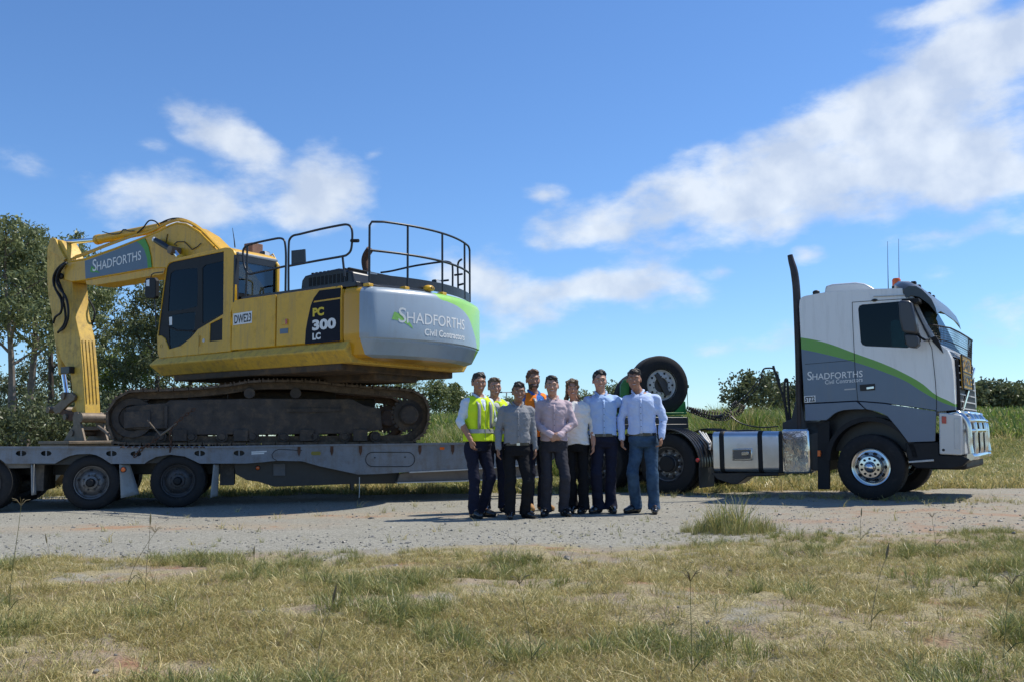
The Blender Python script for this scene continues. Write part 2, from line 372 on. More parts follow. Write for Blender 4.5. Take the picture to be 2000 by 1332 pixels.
gy = axis_pts([(-300,-20,40),(-20,1,2),(1,3,.5),(3,10,.07),(10,18,.12),(18,36,.5),(36,80,2),(80,300,20),(300,1500,150)])
GX, GY = np.meshgrid(gx, gy)
GZ = gz(GX, GY)
def grid_mesh(name, X, Y, Z, material):
    ny, nx = X.shape; me = bpy.data.meshes.new(name)
    co = np.stack([X, Y, Z], -1).reshape(-1, 3).astype(np.float32)
    i = np.arange(nx*ny).reshape(ny, nx); q = np.stack([i[:-1,:-1], i[:-1,1:], i[1:,1:], i[1:,:-1]], -1).reshape(-1, 4)
    me.vertices.add(len(co)); me.vertices.foreach_set('co', co.ravel())
    me.loops.add(q.size); me.loops.foreach_set('vertex_index', q.ravel().astype(np.int32))
    me.polygons.add(len(q)); me.polygons.foreach_set('loop_start', np.arange(0, q.size, 4, dtype=np.int32))
    me.polygons.foreach_set('use_smooth', np.ones(len(q), bool)); me.materials.append(material); me.update(); me.validate(); return me
def ground_material():
    m = bpy.data.materials.new('ground'); m.use_nodes = True; t = m.node_tree; n = t.nodes; l = t.links; b = n['Principled BSDF']; b.inputs['Roughness'].default_value = .95; b.inputs['Specular IOR Level'].default_value = .15
    tc = n.new('ShaderNodeTexCoord'); P = tc.outputs['Object']
    def noise(sc, det=5, vec=P, ro=.6):
        x = n.new('ShaderNodeTexNoise'); x.inputs['Scale'].default_value = sc; x.inputs['Detail'].default_value = det; x.inputs['Roughness'].default_value = ro; l.new(vec, x.inputs['Vector']); return x.outputs['Fac']
    def ramp(v, a, b_, ca, cb_):
        x = n.new('ShaderNodeValToRGB'); l.new(v, x.inputs[0]); e = x.color_ramp.elements; e[0].position = a; e[1].position = b_; e[0].color = (*ca, 1); e[1].color = (*cb_, 1); return x.outputs[0]
    def mix(f, a, b_):
        x = n.new('ShaderNodeMix'); x.data_type = 'RGBA'
        for s_, v in ((0, f), (6, a), (7, b_)):
            if hasattr(v, 'links'): l.new(v, x.inputs[s_])
            else: x.inputs[s_].default_value = v if s_ == 0 else (*v, 1)
        return x.outputs[2]
    def mapr(v, a, b_, c=0, d=1):
        x = n.new('ShaderNodeMapRange'); x.interpolation_type = 'SMOOTHSTEP'; l.new(v, x.inputs[0])
        for i, q in enumerate((a, b_, c, d)): x.inputs[i+1].default_value = q
        return x.outputs[0]
    def mth(op, a, b_=None):
        x = n.new('ShaderNodeMath'); x.operation = op
        for i, v in enumerate((a, b_)):
            if v is None: continue
            if hasattr(v, 'links'): l.new(v, x.inputs[i])
            else: x.inputs[i].default_value = v
        return x.outputs[0]
    at = n.new('ShaderNodeAttribute'); at.attribute_name = 'road'; road = at.outputs['Fac']
    at2 = n.new('ShaderNodeAttribute'); at2.attribute_name = 'sand'; sand = at2.outputs['Fac']
    at3 = n.new('ShaderNodeAttribute'); at3.attribute_name = 'far'; far = at3.outputs['Fac']
    # gravel
    vo = n.new('ShaderNodeTexVoronoi'); vo.inputs['Scale'].default_value = 55; l.new(P, vo.inputs['Vector'])
    sv = n.new('ShaderNodeSeparateColor'); l.new(vo.outputs['Color'], sv.inputs[0])
    stone = ramp(sv.outputs[0], .0, 1., (.17,.16,.13), (.45,.43,.36))
    base = ramp(noise(1.1, 8), .3, .7, (.235,.228,.192), (.32,.312,.268))
    grav = mix(.55, base, stone)
    sandc = ramp(noise(7, 8), .3, .7, (.31,.25,.17), (.38,.32,.24))
    redc = ramp(noise(9, 8), .35, .65, (.35,.18,.09), (.38,.24,.15))
    sandc = mix(mapr(noise(1.7, 3), .5, .62), sandc, redc)
    fine = mapr(noise(26, 6), .35, .6)
    grav = mix(mth('MULTIPLY', sand, mth('MULTIPLY_ADD', fine, .5) if False else fine), grav, sandc)
    grav = mix(mth('MULTIPLY', sand, .55), grav, sandc)
    # soil and thatch under the grass
    soil = ramp(noise(3.1, 9, ro=.7), .3, .7, (.20,.155,.11), (.38,.31,.22))
    soil = mix(mapr(noise(.9, 4), .54, .62), soil, ramp(noise(11, 7), .3, .7, (.25,.13,.075), (.36,.23,.15)))
    soil = mix(mapr(noise(1.4, 5), .38, .50, 1, 0), soil, ramp(noise(16, 7), .3, .7, (.21,.195,.15), (.33,.31,.25)))
    thatch = ramp(noise(60, 6, ro=.8), .35, .65, (.13,.105,.05), (.50,.43,.26))
    soil = mix(mapr(noise(2.2, 6), .42, .56), soil, thatch)
    farc = ramp(noise(.35, 9, ro=.7), .3, .7, (.115,.13,.04), (.21,.205,.085))
    farc = mix(mapr(noise(14, 6), .4, .7), farc, (.28,.25,.13))
    soil = mix(far, soil, farc)
    col = mix(road, soil, grav)
    l.new(col, b.inputs['Base Color'])
    h = mth('ADD', mth('MULTIPLY', vo.outputs['Distance'], -.5), mth('ADD', noise(70, 5), noise(14, 6)))
    bp = n.new('ShaderNodeBump'); bp.inputs['Strength'].default_value = .75; bp.inputs['Distance'].default_value = .022; l.new(h, bp.inputs['Height']); l.new(bp.outputs[0], b.inputs['Normal'])
    return m
gme = grid_mesh('ground', GX, GY, GZ, ground_material())
def fattr(me, name, arr):
    a = me.attributes.new(name, 'FLOAT', 'POINT'); a.data.foreach_set('value', np.asarray(arr, np.float32).ravel())
fattr(gme, 'road', road_mask(GX, GY))
sandm = np.clip(np.exp(-((GX+4.7)/1.3)**2-((GY-10.9)/.35)**2)+np.exp(-((GX+2.2)/1.5)**2-((GY-12.2)/.45)**2)*.8 + np.exp(-((GX+2.9)/.7)**2-((GY-10.8)/.3)**2)*.7
        + sst(1.0, 5, GX)*(.55+.4*(fbm(GX*.8, GY*1.5, 3, 77)-.3))*(1-sst(2.2, 3.0, GY-road_near(GX))*.55), 0, 1)
fattr(gme, 'sand', sandm)
fattr(gme, 'far', sst(17.0, 20, GY+(fbm(GX, GY, 3, 8)-.5)*3))
ground = link(bpy.data.objects.new('ground', gme)); tag(ground, kind='structure')

# ------------------------------------------------------------------ grass (stuff): points + instanced tufts
def grass_mat(name, c0, c1, trans=.35):
    m = bpy.data.materials.new(name); m.use_nodes = True; t = m.node_tree; n = t.nodes; l = t.links
    for x in list(n): n.remove(x)
    o = n.new('ShaderNodeOutputMaterial'); oi = n.new('ShaderNodeObjectInfo'); rp = n.new('ShaderNodeValToRGB'); l.new(oi.outputs['Random'], rp.inputs[0])
    rp.color_ramp.elements[0].color = (*c0, 1); rp.color_ramp.elements[1].color = (*c1, 1)
    at = n.new('ShaderNodeAttribute'); at.attribute_name = 'bl'
    hs = n.new('ShaderNodeHueSaturation'); l.new(rp.outputs[0], hs.inputs['Color'])
    mr_ = n.new('ShaderNodeMapRange'); l.new(at.outputs['Fac'], mr_.inputs[0]); mr_.inputs[3].default_value = .55; mr_.inputs[4].default_value = 1.45; l.new(mr_.outputs[0], hs.inputs['Value'])
    mr2 = n.new('ShaderNodeMapRange'); l.new(at.outputs['Fac'], mr2.inputs[0]); mr2.inputs[3].default_value = .515; mr2.inputs[4].default_value = .485; l.new(mr2.outputs[0], hs.inputs['Hue'])
    d = n.new('ShaderNodeBsdfDiffuse'); l.new(hs.outputs[0], d.inputs[0]); tr = n.new('ShaderNodeBsdfTranslucent'); l.new(hs.outputs[0], tr.inputs[0])
    ms = n.new('ShaderNodeMixShader'); ms.inputs[0].default_value = trans; l.new(d.outputs[0], ms.inputs[1]); l.new(tr.outputs[0], ms.inputs[2])
    g = n.new('ShaderNodeBsdfGlossy'); g.inputs['Roughness'].default_value = .45; g.inputs[0].default_value = (1, 1, 1, 1)
    m2 = n.new('ShaderNodeMixShader'); m2.inputs[0].default_value = .04; l.new(ms.outputs[0], m2.inputs[1]); l.new(g.outputs[0], m2.inputs[2]); l.new(m2.outputs[0], o.inputs[0])
    return m
GM_DRY = grass_mat('dry grass', (.46,.37,.14), (.62,.54,.25))
GM_OLV = grass_mat('olive grass', (.30,.27,.085), (.46,.41,.15))
GM_GRN = grass_mat('green grass', (.15,.19,.045), (.28,.31,.10))
GM_LUSH = grass_mat('lush grass', (.07,.15,.02), (.19,.28,.05), .4)
GM_SEED = grass_mat('seed heads', (.30,.21,.11), (.45,.36,.2))
rng = np.random.default_rng(4)
def tuft(name, nb, spread, h0, h1, lean, w, mats, mw, seed, seeds=0):
    r = np.random.default_rng(seed); V = []; Fq = []; MI = []; BL = []
    for i in range(nb):
        a = r.uniform(0, 6.283); d = spread*r.uniform(0, 1)**.7; bx, by = d*math.cos(a), d*math.sin(a)
        h = r.uniform(h0, h1); ln = lean*r.uniform(.2, 1.4); da = a+r.normal(0, .9); dx, dy = math.cos(da), math.sin(da)
        ww = w*r.uniform(.6, 1.4); fa = r.uniform(0, 3.14); wx, wy = math.cos(fa)*ww, math.sin(fa)*ww
        b = len(V); sh = r.uniform(0, 1); k = r.choice(len(mats), p=mw)
        for t_ in (0, .45, .8):
            q = ln*h*t_*t_*1.1; z = h*t_*(1-.35*ln*t_*.8); wk = 1-t_*.55
            V += [(bx+dx*q-wx*wk, by+dy*q-wy*wk, z), (bx+dx*q+wx*wk, by+dy*q+wy*wk, z)]
        V.append((bx+dx*ln*h*1.15, by+dy*ln*h*1.15, h*(1-.38*ln)))
        Fq += [(b, b+1, b+3, b+2), (b+2, b+3, b+5, b+4), (b+4, b+5, b+6)]; MI += [k]*3; BL += [sh]*7
    me = bpy.data.meshes.new(name); me.from_pydata(V, [], Fq)
    for m in mats: me.materials.append(m)
    me.polygons.foreach_set('material_index', MI); fattr(me, 'bl', BL); me.update()
    return bpy.data.objects.new(name, me)
def scatter(name, protos, P, idx, rot, scl, zoff=-.01):
    c = bpy.data.collections.new(name+' kinds')
    for o in protos: c.objects.link(o)
    me = bpy.data.meshes.new(name); me.vertices.add(len(P)); me.vertices.foreach_set('co', np.asarray(P, np.float32).ravel())
    a = me.attributes.new('idx', 'INT', 'POINT'); a.data.foreach_set('value', np.asarray(idx, np.int32))
    a = me.attributes.new('rot', 'FLOAT_VECTOR', 'POINT'); a.data.foreach_set('vector', np.asarray(rot, np.float32).ravel())
    fattr(me, 'scl', scl)
    o = link(bpy.data.objects.new(name, me)); tag(o, kind='stuff')
    g = bpy.data.node_groups.new(name, 'GeometryNodeTree')
    g.interface.new_socket('Geometry', in_out='INPUT', socket_type='NodeSocketGeometry'); g.interface.new_socket('Geometry', in_out='OUTPUT', socket_type='NodeSocketGeometry')
    gi = g.nodes.new('NodeGroupInput'); go = g.nodes.new('NodeGroupOutput'); ip = g.nodes.new('GeometryNodeInstanceOnPoints'); ci = g.nodes.new('GeometryNodeCollectionInfo')
    ci.inputs[0].default_value = c; ci.inputs['Separate Children'].default_value = True; ci.inputs['Reset Children'].default_value = True
    ip.inputs['Pick Instance'].default_value = True
    def na(nm, ty, sock):
        x = g.nodes.new('GeometryNodeInputNamedAttribute'); x.data_type = ty; x.inputs[0].default_value = nm; g.links.new(x.outputs[0], sock)
    g.links.new(gi.outputs[0], ip.inputs['Points']); g.links.new(ci.outputs[0], ip.inputs['Instance'])
    na('idx', 'INT', ip.inputs['Instance Index']); na('rot', 'FLOAT_VECTOR', ip.inputs['Rotation']); na('scl', 'FLOAT', ip.inputs['Scale'])
    g.links.new(ip.outputs[0], go.inputs[0])
    md = o.modifiers.new('scatter', 'NODES'); md.node_group = g
    return o
def rots(n, tilt=.15):
    return np.stack([rng.normal(0, tilt, n), rng.normal(0, tilt, n), rng.uniform(0, 6.283, n)], -1)
def spots(n, x0, x1, y0, y1, wedge=True):
    """random ground positions; density falls with distance so that it looks even"""
    y = y0*(y1/y0)**rng.uniform(0, 1, n) if wedge else rng.uniform(y0, y1, n)
    x = rng.uniform(x0, x1, n)*(y/y1 if wedge else 1); return x, y
# foreground turf
protos = [tuft('t00', 26, .07, .03, .08, 1.0, .0022, [GM_DRY, GM_OLV], [.75, .25], 1), tuft('t01', 30, .09, .03, .09, 1.2, .0022, [GM_DRY, GM_OLV], [.6, .4], 2),
          tuft('t02', 28, .08, .04, .11, .9, .0024, [GM_DRY, GM_OLV, GM_GRN], [.35, .45, .2], 3), tuft('t03', 26, .05, .06, .17, .8, .0028, [GM_OLV, GM_GRN], [.5, .5], 4),
          tuft('t04', 34, .05, .08, .22, .75, .003, [GM_GRN, GM_OLV, GM_DRY], [.6, .3, .1], 5), tuft('t05', 14, .08, .05, .18, 1.5, .0028, [GM_DRY, GM_SEED], [.8, .2], 6)]
x, y = spots(44000, -6.6, 6.6, 3.2, 11.2)
rmk = road_mask(x, y); nn_ = fbm(x*1.1+3, y*1.1, 4, 31); n2_ = fbm(x*.8, y*1.3, 4, 51); bare = fbm(x*1.0+9, y*1.4, 4, 61)
keep = (rng.uniform(0, 1, len(x)) < (1-rmk)*np.clip(1.1-sst(.49, .61, bare)*.95-.6*np.exp(-((y-road_near(x)+.9)/.8)**2)*sst(.42, .6, fbm(x*1.6, y*2.2, 3, 140)), 0, 1)+.012)
x, y, nn_, n2_, rmk = x[keep], y[keep], nn_[keep], n2_[keep], rmk[keep]
u = rng.uniform(0, 1, len(x)); gfac = sst(.47, .63, nn_)
idx = np.where(u < gfac*.62, np.where(rng.uniform(0, 1, len(x)) < .45, 4, 3), np.where(u < gfac*.5+.35, 2, np.where(rng.uniform(0, 1, len(x)) < .5, 0, 1)))
idx = np.where(rng.uniform(0, 1, len(x)) < .05, 5, idx)
scl = rng.uniform(.36, .82, len(x))*np.where(y > 8, .8, 1)*(1-.3*sst(.55, .42, nn_)*0)*(1-.35*rmk)
scatter('foreground_grass', protos, np.stack([x, y, gz(x, y)-.008], -1), idx, rots(len(x), .18), scl)
# tussock beside the gravel, right of the people
tx = WORLD.hit(1432, 1038, 'z', 0)
n = 120; a = rng.uniform(0, 6.28, n); d = rng.uniform(0, 1, n)**.6
x = tx.x+np.cos(a)*d*.55; y = tx.y+np.sin(a)*d*.42
pr2 = [tuft('u00', 30, .05, .10, .26, .55, .0028, [GM_OLV, GM_GRN, GM_DRY], [.4, .4, .2], 11), tuft('u01', 22, .05, .14, .34, .45, .0028, [GM_GRN, GM_OLV], [.6, .4], 12)]
x2 = rng.normal(tx.x+.3, 1.0, 240); y2 = rng.normal(tx.y-.45, .30, 240); x = np.concatenate([x, x2]); y = np.concatenate([y, y2]); d = np.concatenate([d, np.full(240, 1.45)]); n = 360
scatter('tall_grass_tussock', pr2, np.stack([x, y, gz(x, y)-.01], -1), rng.integers(0, 2, n), rots(n, .1), rng.uniform(.35, 1.7, n)*np.maximum(.30, 1.15-.85*d)*np.where(d > 1.3, .62, 1))
# mown grass behind the rig
pr3 = [tuft('v00', 40, .22, .05, .16, .8, .007, [GM_DRY, GM_OLV, GM_GRN], [.35, .45, .2], 21), tuft('v01', 40, .22, .05, .18, .8, .007, [GM_OLV, GM_GRN], [.5, .5], 22), tuft('v02', 30, .2, .08, .26, .7, .008, [GM_DRY, GM_OLV], [.7, .3], 23)]
x, y = spots(15000, -26, 30, 15.2, 46)
rmk = road_mask(x, y); k = rng.uniform(0, 1, len(x)) < (1-rmk); x, y = x[k], y[k]
g_ = fbm(x*.35, y*.35, 3, 71); idx = np.where(g_ > .55, 1, np.where(rng.uniform(0, 1, len(x)) < .3, 2, 0))
scatter('mown_grass', pr3, np.stack([x, y, gz(x, y)-.01], -1), idx, rots(len(x), .12), rng.uniform(.6, 1.2, len(x))*(1+sst(25, 45, y)))
# weeds along the wheels on the gravel
x = np.concatenate([rng.uniform(2.2, 8.5, 500), rng.uniform(-5, 8, 120)]); y = np.concatenate([14.9-.52*(x[:500]-4.2)+rng.normal(0, .35, 500), rng.uniform(9, 14, 120)])
k = (y > 9)&(rng.uniform(0, 1, len(x)) < .55); x, y = x[k], y[k]
scatter('gravel_weeds', [tuft('w00', 14, .05, .03, .12, 1.0, .003, [GM_DRY, GM_OLV], [.6, .4], 24), tuft('w01', 12, .05, .04, .16, .8, .003, [GM_OLV, GM_GRN], [.6, .4], 25)], np.stack([x, y, gz(x, y)-.005], -1), rng.integers(0, 2, len(x)), rots(len(x)), rng.uniform(.5, 1.2, len(x)))
# lush grass on the bank
pr4 = [tuft('x00', 46, .25, .45, .95, .55, .010, [GM_LUSH, GM_GRN], [.75, .25], 31), tuft('x01', 46, .25, .35, .85, .7, .010, [GM_LUSH, GM_OLV], [.7, .3], 32), tuft('x02', 34, .2, .6, 1.1, .4, .009, [GM_GRN, GM_OLV, GM_DRY], [.5, .3, .2], 33)]
x = rng.uniform(-7, 14, 5200); y = rng.uniform(21.3, 30, 5200)
bk = sst(-7, -3.5, x)*(1-sst(8.5, 10.2, x)); k = rng.uniform(0, 1, len(x)) < bk; x, y = x[k], y[k]
scatter('bank_grass', pr4, np.stack([x, y, gz(x, y)-.03], -1), rng.integers(0, 3, len(x)), rots(len(x), .14), rng.uniform(.45, 1.0, len(x))*(.75+.55*fbm(x*.7, y*.7, 3, 88)))
x, y = spots(6000, -20, 60, 42, 75); k = x > -14; x, y = x[k], y[k]
scatter('field_grass', [tuft('y00', 40, .8, .25, .6, .6, .03, [GM_LUSH, GM_GRN], [.6, .4], 41), tuft('y01', 40, .8, .2, .5, .6, .03, [GM_GRN, GM_OLV], [.6, .4], 42)], np.stack([x, y, gz(x, y)-.03], -1), rng.integers(0, 2, len(x)), rots(len(x), .1), rng.uniform(.7, 1.4, len(x)))
# loose stones on the gravel
def stone(name, seed):
    r = np.random.default_rng(seed); bm = bmesh.new(); bmesh.ops.create_icosphere(bm, subdivisions=1, radius=1)
    for v in bm.verts: v.co *= r.uniform(.7, 1.15); v.co.z *= .6
    me = bpy.data.meshes.new(name); bm.to_mesh(me); bm.free(); me.materials.append(STONE); return bpy.data.objects.new(name, me)
STONE = grass_mat('loose stones', (.20,.19,.17), (.48,.46,.42), .0)
x, y = spots(15000, -9.5, 9.5, 4.0, 16.5); rmk = road_mask(x, y)
k = rng.uniform(0, 1, len(x)) < .05+.9*rmk*sst(.42, .6, fbm(x*1.5, y*2.5, 3, 99)+.35*np.exp(-((y-road_near(x)-.7)/.8)**2)); x, y = x[k], y[k]
scatter('loose_stones', [stone('s00', 1), stone('s01', 2), stone('s02', 3)], np.stack([x, y, gz(x, y)+.001], -1), rng.integers(0, 3, len(x)), rots(len(x), .4), rng.gamma(2.2, .0032, len(x))+.003)
# a few single seed stalks that stand up out of the turf
def stalk(px, py, top, lean, kind, label, name='seed_stalk', grp='seed stalks standing up out of the turf'):
    g0 = WORLD.hit(px, py, 'z', 0); g0.z = float(gz(g0.x, g0.y)); dist = (g0-CAM).length
    h = (py-top)*dist/F_PX; e = empty(name, g0, label, 'plant', grp)
    pts = catmull([g0, g0+Vector((lean*h*.25, 0, h*.4)), g0+Vector((lean*h*.7, .02, h*.8)), g0+Vector((lean*h, .02, h))], 4)
    MB().tube(pts, [.0022-.0012*i/len(pts) for i in range(len(pts))], 5).build('stem', GM_OLV if kind != 'b' else GM_SEED, e)
    t = pts[-1]; mb = MB(); r = random.Random(px)
    if kind == 'f':
        for i in range(6):
            a = i*1.05+r.random(); q = t+Vector((math.cos(a)*.05, math.sin(a)*.05, .03+.02*r.random()))
            mb.tube([t, (t+q)/2+Vector((0, 0, .012)), q], [.0016, .0018, .001], 4)
    else:
        q = t+Vector((lean*.07, 0, .085)); mb.tube([t, (t*2+q)/3, (t+q*2)/3, q], [.002, .007, .006, .001], 5)
    mb.build('seed_head', GM_SEED, e)
    mb = MB()
    for i in range(1):
        z = .12+.2*i; p = g0+Vector((lean*h*.3*z, 0, h*z)); q = p+Vector((r.choice((-1, 1))*.09, r.uniform(-.05, .05), .07)); mb.tube([p, (p+q)/2+Vector((0, 0, .02)), q], [.002, .0022, .0006], 4)
    mb.build('leaf_blade', GM_GRN, e)
SG = 'seed stalks standing up out of the turf'
for px, py, tp, ln, kd, lb in [(15,1230,1035,.05,'f','thin stalk with fanned seed head at the left edge of the turf'),(95,1100,1075,-.25,'b','short brown curled seed head near the left edge'),
    (247,1150,1050,.45,'f','leaning brown stalk in the left turf below the first trailer wheel'),(284,1160,1040,.02,'b','upright brown-tipped stalk in front of the second trailer wheel'),
    (493,1125,1092,.02,'b','short dark-tipped stalk on the gravel edge below the excavator body'),(1003,1120,1060,.1,'f','small thin stalk in front of the clasped-hands man'),
    (1352,1330,1150,.02,'f','tall stalk at the bottom edge right of centre'),(1680,1062,1016,.12,'b','dark seed head at the gravel edge below the tractor steer wheel'),
    (1700,1235,1115,.3,'b','leaning brown stalk in the right-hand turf'),(1828,1075,1020,-.03,'f','thin stalk by the gravel below the bull bar'),
    (1040,1300,1150,-.15,'f','thin stalk in the central foreground turf'),(1960,1310,1180,.2,'f','stalk in the bottom right corner of the turf'),
    (620,1290,1190,.25,'b','curved stalk in the turf left of centre near the bottom edge')]:
    stalk(px, py, tp, ln, kd, lb)

# ------------------------------------------------------------------ trees
def leaf_mat(name, c0, c1):
    m = bpy.data.materials.new(name); m.use_nodes = True; t = m.node_tree; n = t.nodes; l = t.links
    for x in list(n): n.remove(x)
    o = n.new('ShaderNodeOutputMaterial'); at = n.new('ShaderNodeAttribute'); at.attribute_name = 'lf'
    rp = n.new('ShaderNodeValToRGB'); l.new(at.outputs['Fac'], rp.inputs[0]); rp.color_ramp.elements[0].color = (*c0, 1); rp.color_ramp.elements[1].color = (*c1, 1)
    d = n.new('ShaderNodeBsdfDiffuse'); l.new(rp.outputs[0], d.inputs[0]); tr = n.new('ShaderNodeBsdfTranslucent'); l.new(rp.outputs[0], tr.inputs[0])
    ms = n.new('ShaderNodeMixShader'); ms.inputs[0].default_value = .3; l.new(d.outputs[0], ms.inputs[1]); l.new(tr.outputs[0], ms.inputs[2])
    g = n.new('ShaderNodeBsdfGlossy'); g.inputs['Roughness'].default_value = .4; m2 = n.new('ShaderNodeMixShader'); m2.inputs[0].default_value = .03; l.new(ms.outputs[0], m2.inputs[1]); l.new(g.outputs[0], m2.inputs[2]); l.new(m2.outputs[0], o.inputs[0])
    return m
LF_GUM = leaf_mat('gum leaves', (.09,.115,.045), (.27,.30,.14))
LF_OLV = leaf_mat('olive leaves', (.085,.11,.04), (.25,.28,.11))
LF_DRK = leaf_mat('dark leaves', (.055,.07,.035), (.17,.195,.09))
LF_BRT = leaf_mat('bright leaves', (.08,.12,.02), (.22,.28,.06))
BARK = mat('grey bark', (.17,.14,.115), .9, var=.35, vs=9, bump=.5, bs=25)
BARKD = mat('dark bark', (.07,.055,.045), .9, var=.35, vs=9, bump=.5, bs=25)
def leaves_mesh(name, C, ln, wd, seed, material, droop=.6):
    r = np.random.default_rng(seed); n = len(C)
    a = r.uniform(0, 6.283, n); el_ = r.normal(-droop, .6, n)
    d = np.stack([np.cos(a)*np.cos(el_), np.sin(a)*np.cos(el_), np.sin(el_)], -1)
    s = np.cross(d, r.normal(0, 1, (n, 3))); s /= np.linalg.norm(s, axis=1, keepdims=True)+1e-9
    L_ = ln*r.uniform(.6, 1.4, n)[:, None]; W_ = wd*r.uniform(.7, 1.3, n)[:, None]
    V = np.stack([C, C+d*L_*.45+s*W_, C+d*L_, C+d*L_*.45-s*W_], 1).reshape(-1, 3)
    q = np.arange(4*n, dtype=np.int32)
    me = bpy.data.meshes.new(name); me.vertices.add(4*n); me.vertices.foreach_set('co', V.astype(np.float32).ravel())
    me.loops.add(4*n); me.loops.foreach_set('vertex_index', q); me.polygons.add(n); me.polygons.foreach_set('loop_start', np.arange(0, 4*n, 4, dtype=np.int32))
    me.materials.append(material); me.update(); fattr(me, 'lf', np.repeat(r.uniform(0, 1, n), 4)); return me
def tree(name, label, px, dist, top, spread, nleaf, leafm, bark, seed, crown0=.3, trunk_r=.13, lean=0, leaf=(.145, .030), group=None, cl=.42, base=None, nlimb=9, cat='tree'):
    r = random.Random(seed); rn = np.random.default_rng(seed)
    d = ray(px, 850); x = d.x/d.y*dist; z0 = float(gz(x, dist)); top_z = EYE + (H0-.009*(px-1000)-top)/F_PX*dist*1.0; H = top_z-z0
    e = empty(name, (x, dist, z0), label, cat, group)
    O = Vector((x, dist, z0)); mb = MB(); tips = []
    tp = [O]; a = r.random()*6
    for i in range(1, 8):
        t_ = i/7; tp.append(O+Vector((lean*t_*H+math.sin(a+t_*4)*.03*H*t_, math.cos(a+t_*3)*.03*H*t_, H*.93*t_)))
    tp = catmull(tp, 3); nt_ = len(tp); mb.tube(tp, [max(.012, trunk_r*(1-.9*i/nt_)) for i in range(nt_)], 8)
    for i in range(nlimb):
        t_ = crown0+(1-crown0)*(i+.5*r.random())/nlimb; b0 = tp[min(nt_-1, int(t_*nt_))]; an = i*2.4+r.random()*1.2
        ln = spread*(1-.55*abs(t_-.55)/.6)*(.65+.5*r.random())*(1.15-.5*t_); up = .5+.7*r.random()
        p1 = b0+Vector((math.cos(an)*ln*.5, math.sin(an)*ln*.5, ln*up*.45)); p2 = b0+Vector((math.cos(an)*ln, math.sin(an)*ln, ln*up*.9))
        mb.tube(catmull([b0, p1, p2], 3), [max(.008, trunk_r*.42*(1-t_*.5)*(1-.8*k/6)) for k in range(7)], 5)
        tips += [p2, p1*.4+p2*.6]
        for k in range(3):
            s_ = p1.lerp(p2, .2+.3*k); q = s_+Vector((r.uniform(-1, 1), r.uniform(-1, 1), r.uniform(.1, .9)))*ln*.42
            mb.tube([s_, s_.lerp(q, .5)+Vector((0, 0, .05*ln)), q], [trunk_r*.16, trunk_r*.1, .006], 4); tips.append(q)
    tips += [tp[-1], tp[-3]]
    mb.build('trunk', bark, e)
    T = np.array([tuple(p) for p in tips]); w = rn.uniform(.3, 1, len(T)); w /= w.sum()
    # leaf sprays: small sub-clusters around the tips
    nsub = len(T)*5; sub = T[rn.choice(len(T), nsub, p=w)]+rn.normal(0, 1, (nsub, 3))*np.array([cl, cl, cl*.62])
    C = sub[rn.integers(0, nsub, nleaf)]+rn.normal(0, 1, (nleaf, 3))*np.array([cl*.27, cl*.27, cl*.22])
    lo = z0+ (crown0*.55)*H; C = C[C[:, 2] > lo]
    o = link(bpy.data.objects.new('crown', leaves_mesh('crown', C, leaf[0], leaf[1], seed, leafm)), e)
    return e
GL = 'gum trees standing beyond the trailer'
tree('gum_tree', 'tall gum with straight pale trunk at the left edge of the photo', 18, 27, 446, 1.8, 10000, LF_GUM, BARK, 1, .45, .15, -.01, group=GL)
tree('gum_tree', 'tall gum with grey trunk just left of the excavator arm', 48, 29, 462, 2.0, 10000, LF_GUM, BARK, 2, .48, .17, .01, group=GL)
tree('gum_tree', 'leaning gum with dark limbs behind the top of the excavator arm', 92, 33, 480, 2.3, 9000, LF_OLV, BARKD, 3, .45, .15, .03, group=GL)
tree('gum_tree', 'slim gum showing through between arm and boom', 172, 36, 540, 1.7, 7000, LF_OLV, BARKD, 4, .3, .11, .0, group=GL)
tree('gum_tree', 'low gum with bright yellow-green foliage left of the cab', 236, 34, 690, 1.5, 6500, LF_BRT, BARKD, 5, .12, .09, group=GL)
tree('gum_tree', 'tall dark gum behind the cab mirror', 300, 32, 530, 1.8, 8500, LF_DRK, BARKD, 6, .28, .14, .0, group=GL)
tree('gum_tree', 'medium dark gum between arm and cab', 246, 38, 610, 1.8, 6500, LF_DRK, BARKD, 7, .2, .12, .01, group=GL)
tree('gum_tree', 'gum seen behind the cab door glass', 372, 34, 560, 2.2, 8000, LF_OLV, BARKD, 8, .3, .12, group=GL)
tree('gum_tree', 'broad dark gum behind the lower excavator arm', 130, 40, 720, 2.2, 5500, LF_DRK, BARKD, 19, .12, .13, group=GL)
tree('gum_tree', 'dark bushy gum low behind the two leftmost trunks', 25, 38, 735, 2.2, 5500, LF_DRK, BARKD, 20, .12, .13, group=GL)
GB = 'thin trunked gums seen under the excavator body'
for i, (px, tp, ds) in enumerate([(420,660,40),(465,690,44),(520,700,40),(600,728,46),(690,735,44),(760,728,46),(790,742,50)]):
    tree('gum_tree', ['thin gum left of the excavator turntable', 'thin gum just behind the left edge of the turntable', 'gum directly behind the turntable', 'low gum seen right of the turntable', 'low gum behind the counterweight base', 'gum above the right end of the track', 'small gum right above the rear idler'][i], px, ds, tp, 1.1, 1900, LF_OLV if i % 2 else LF_GUM, BARKD, 30+i, .3, .08, group=GB)
GS = 'scrub along the low ground on the left'
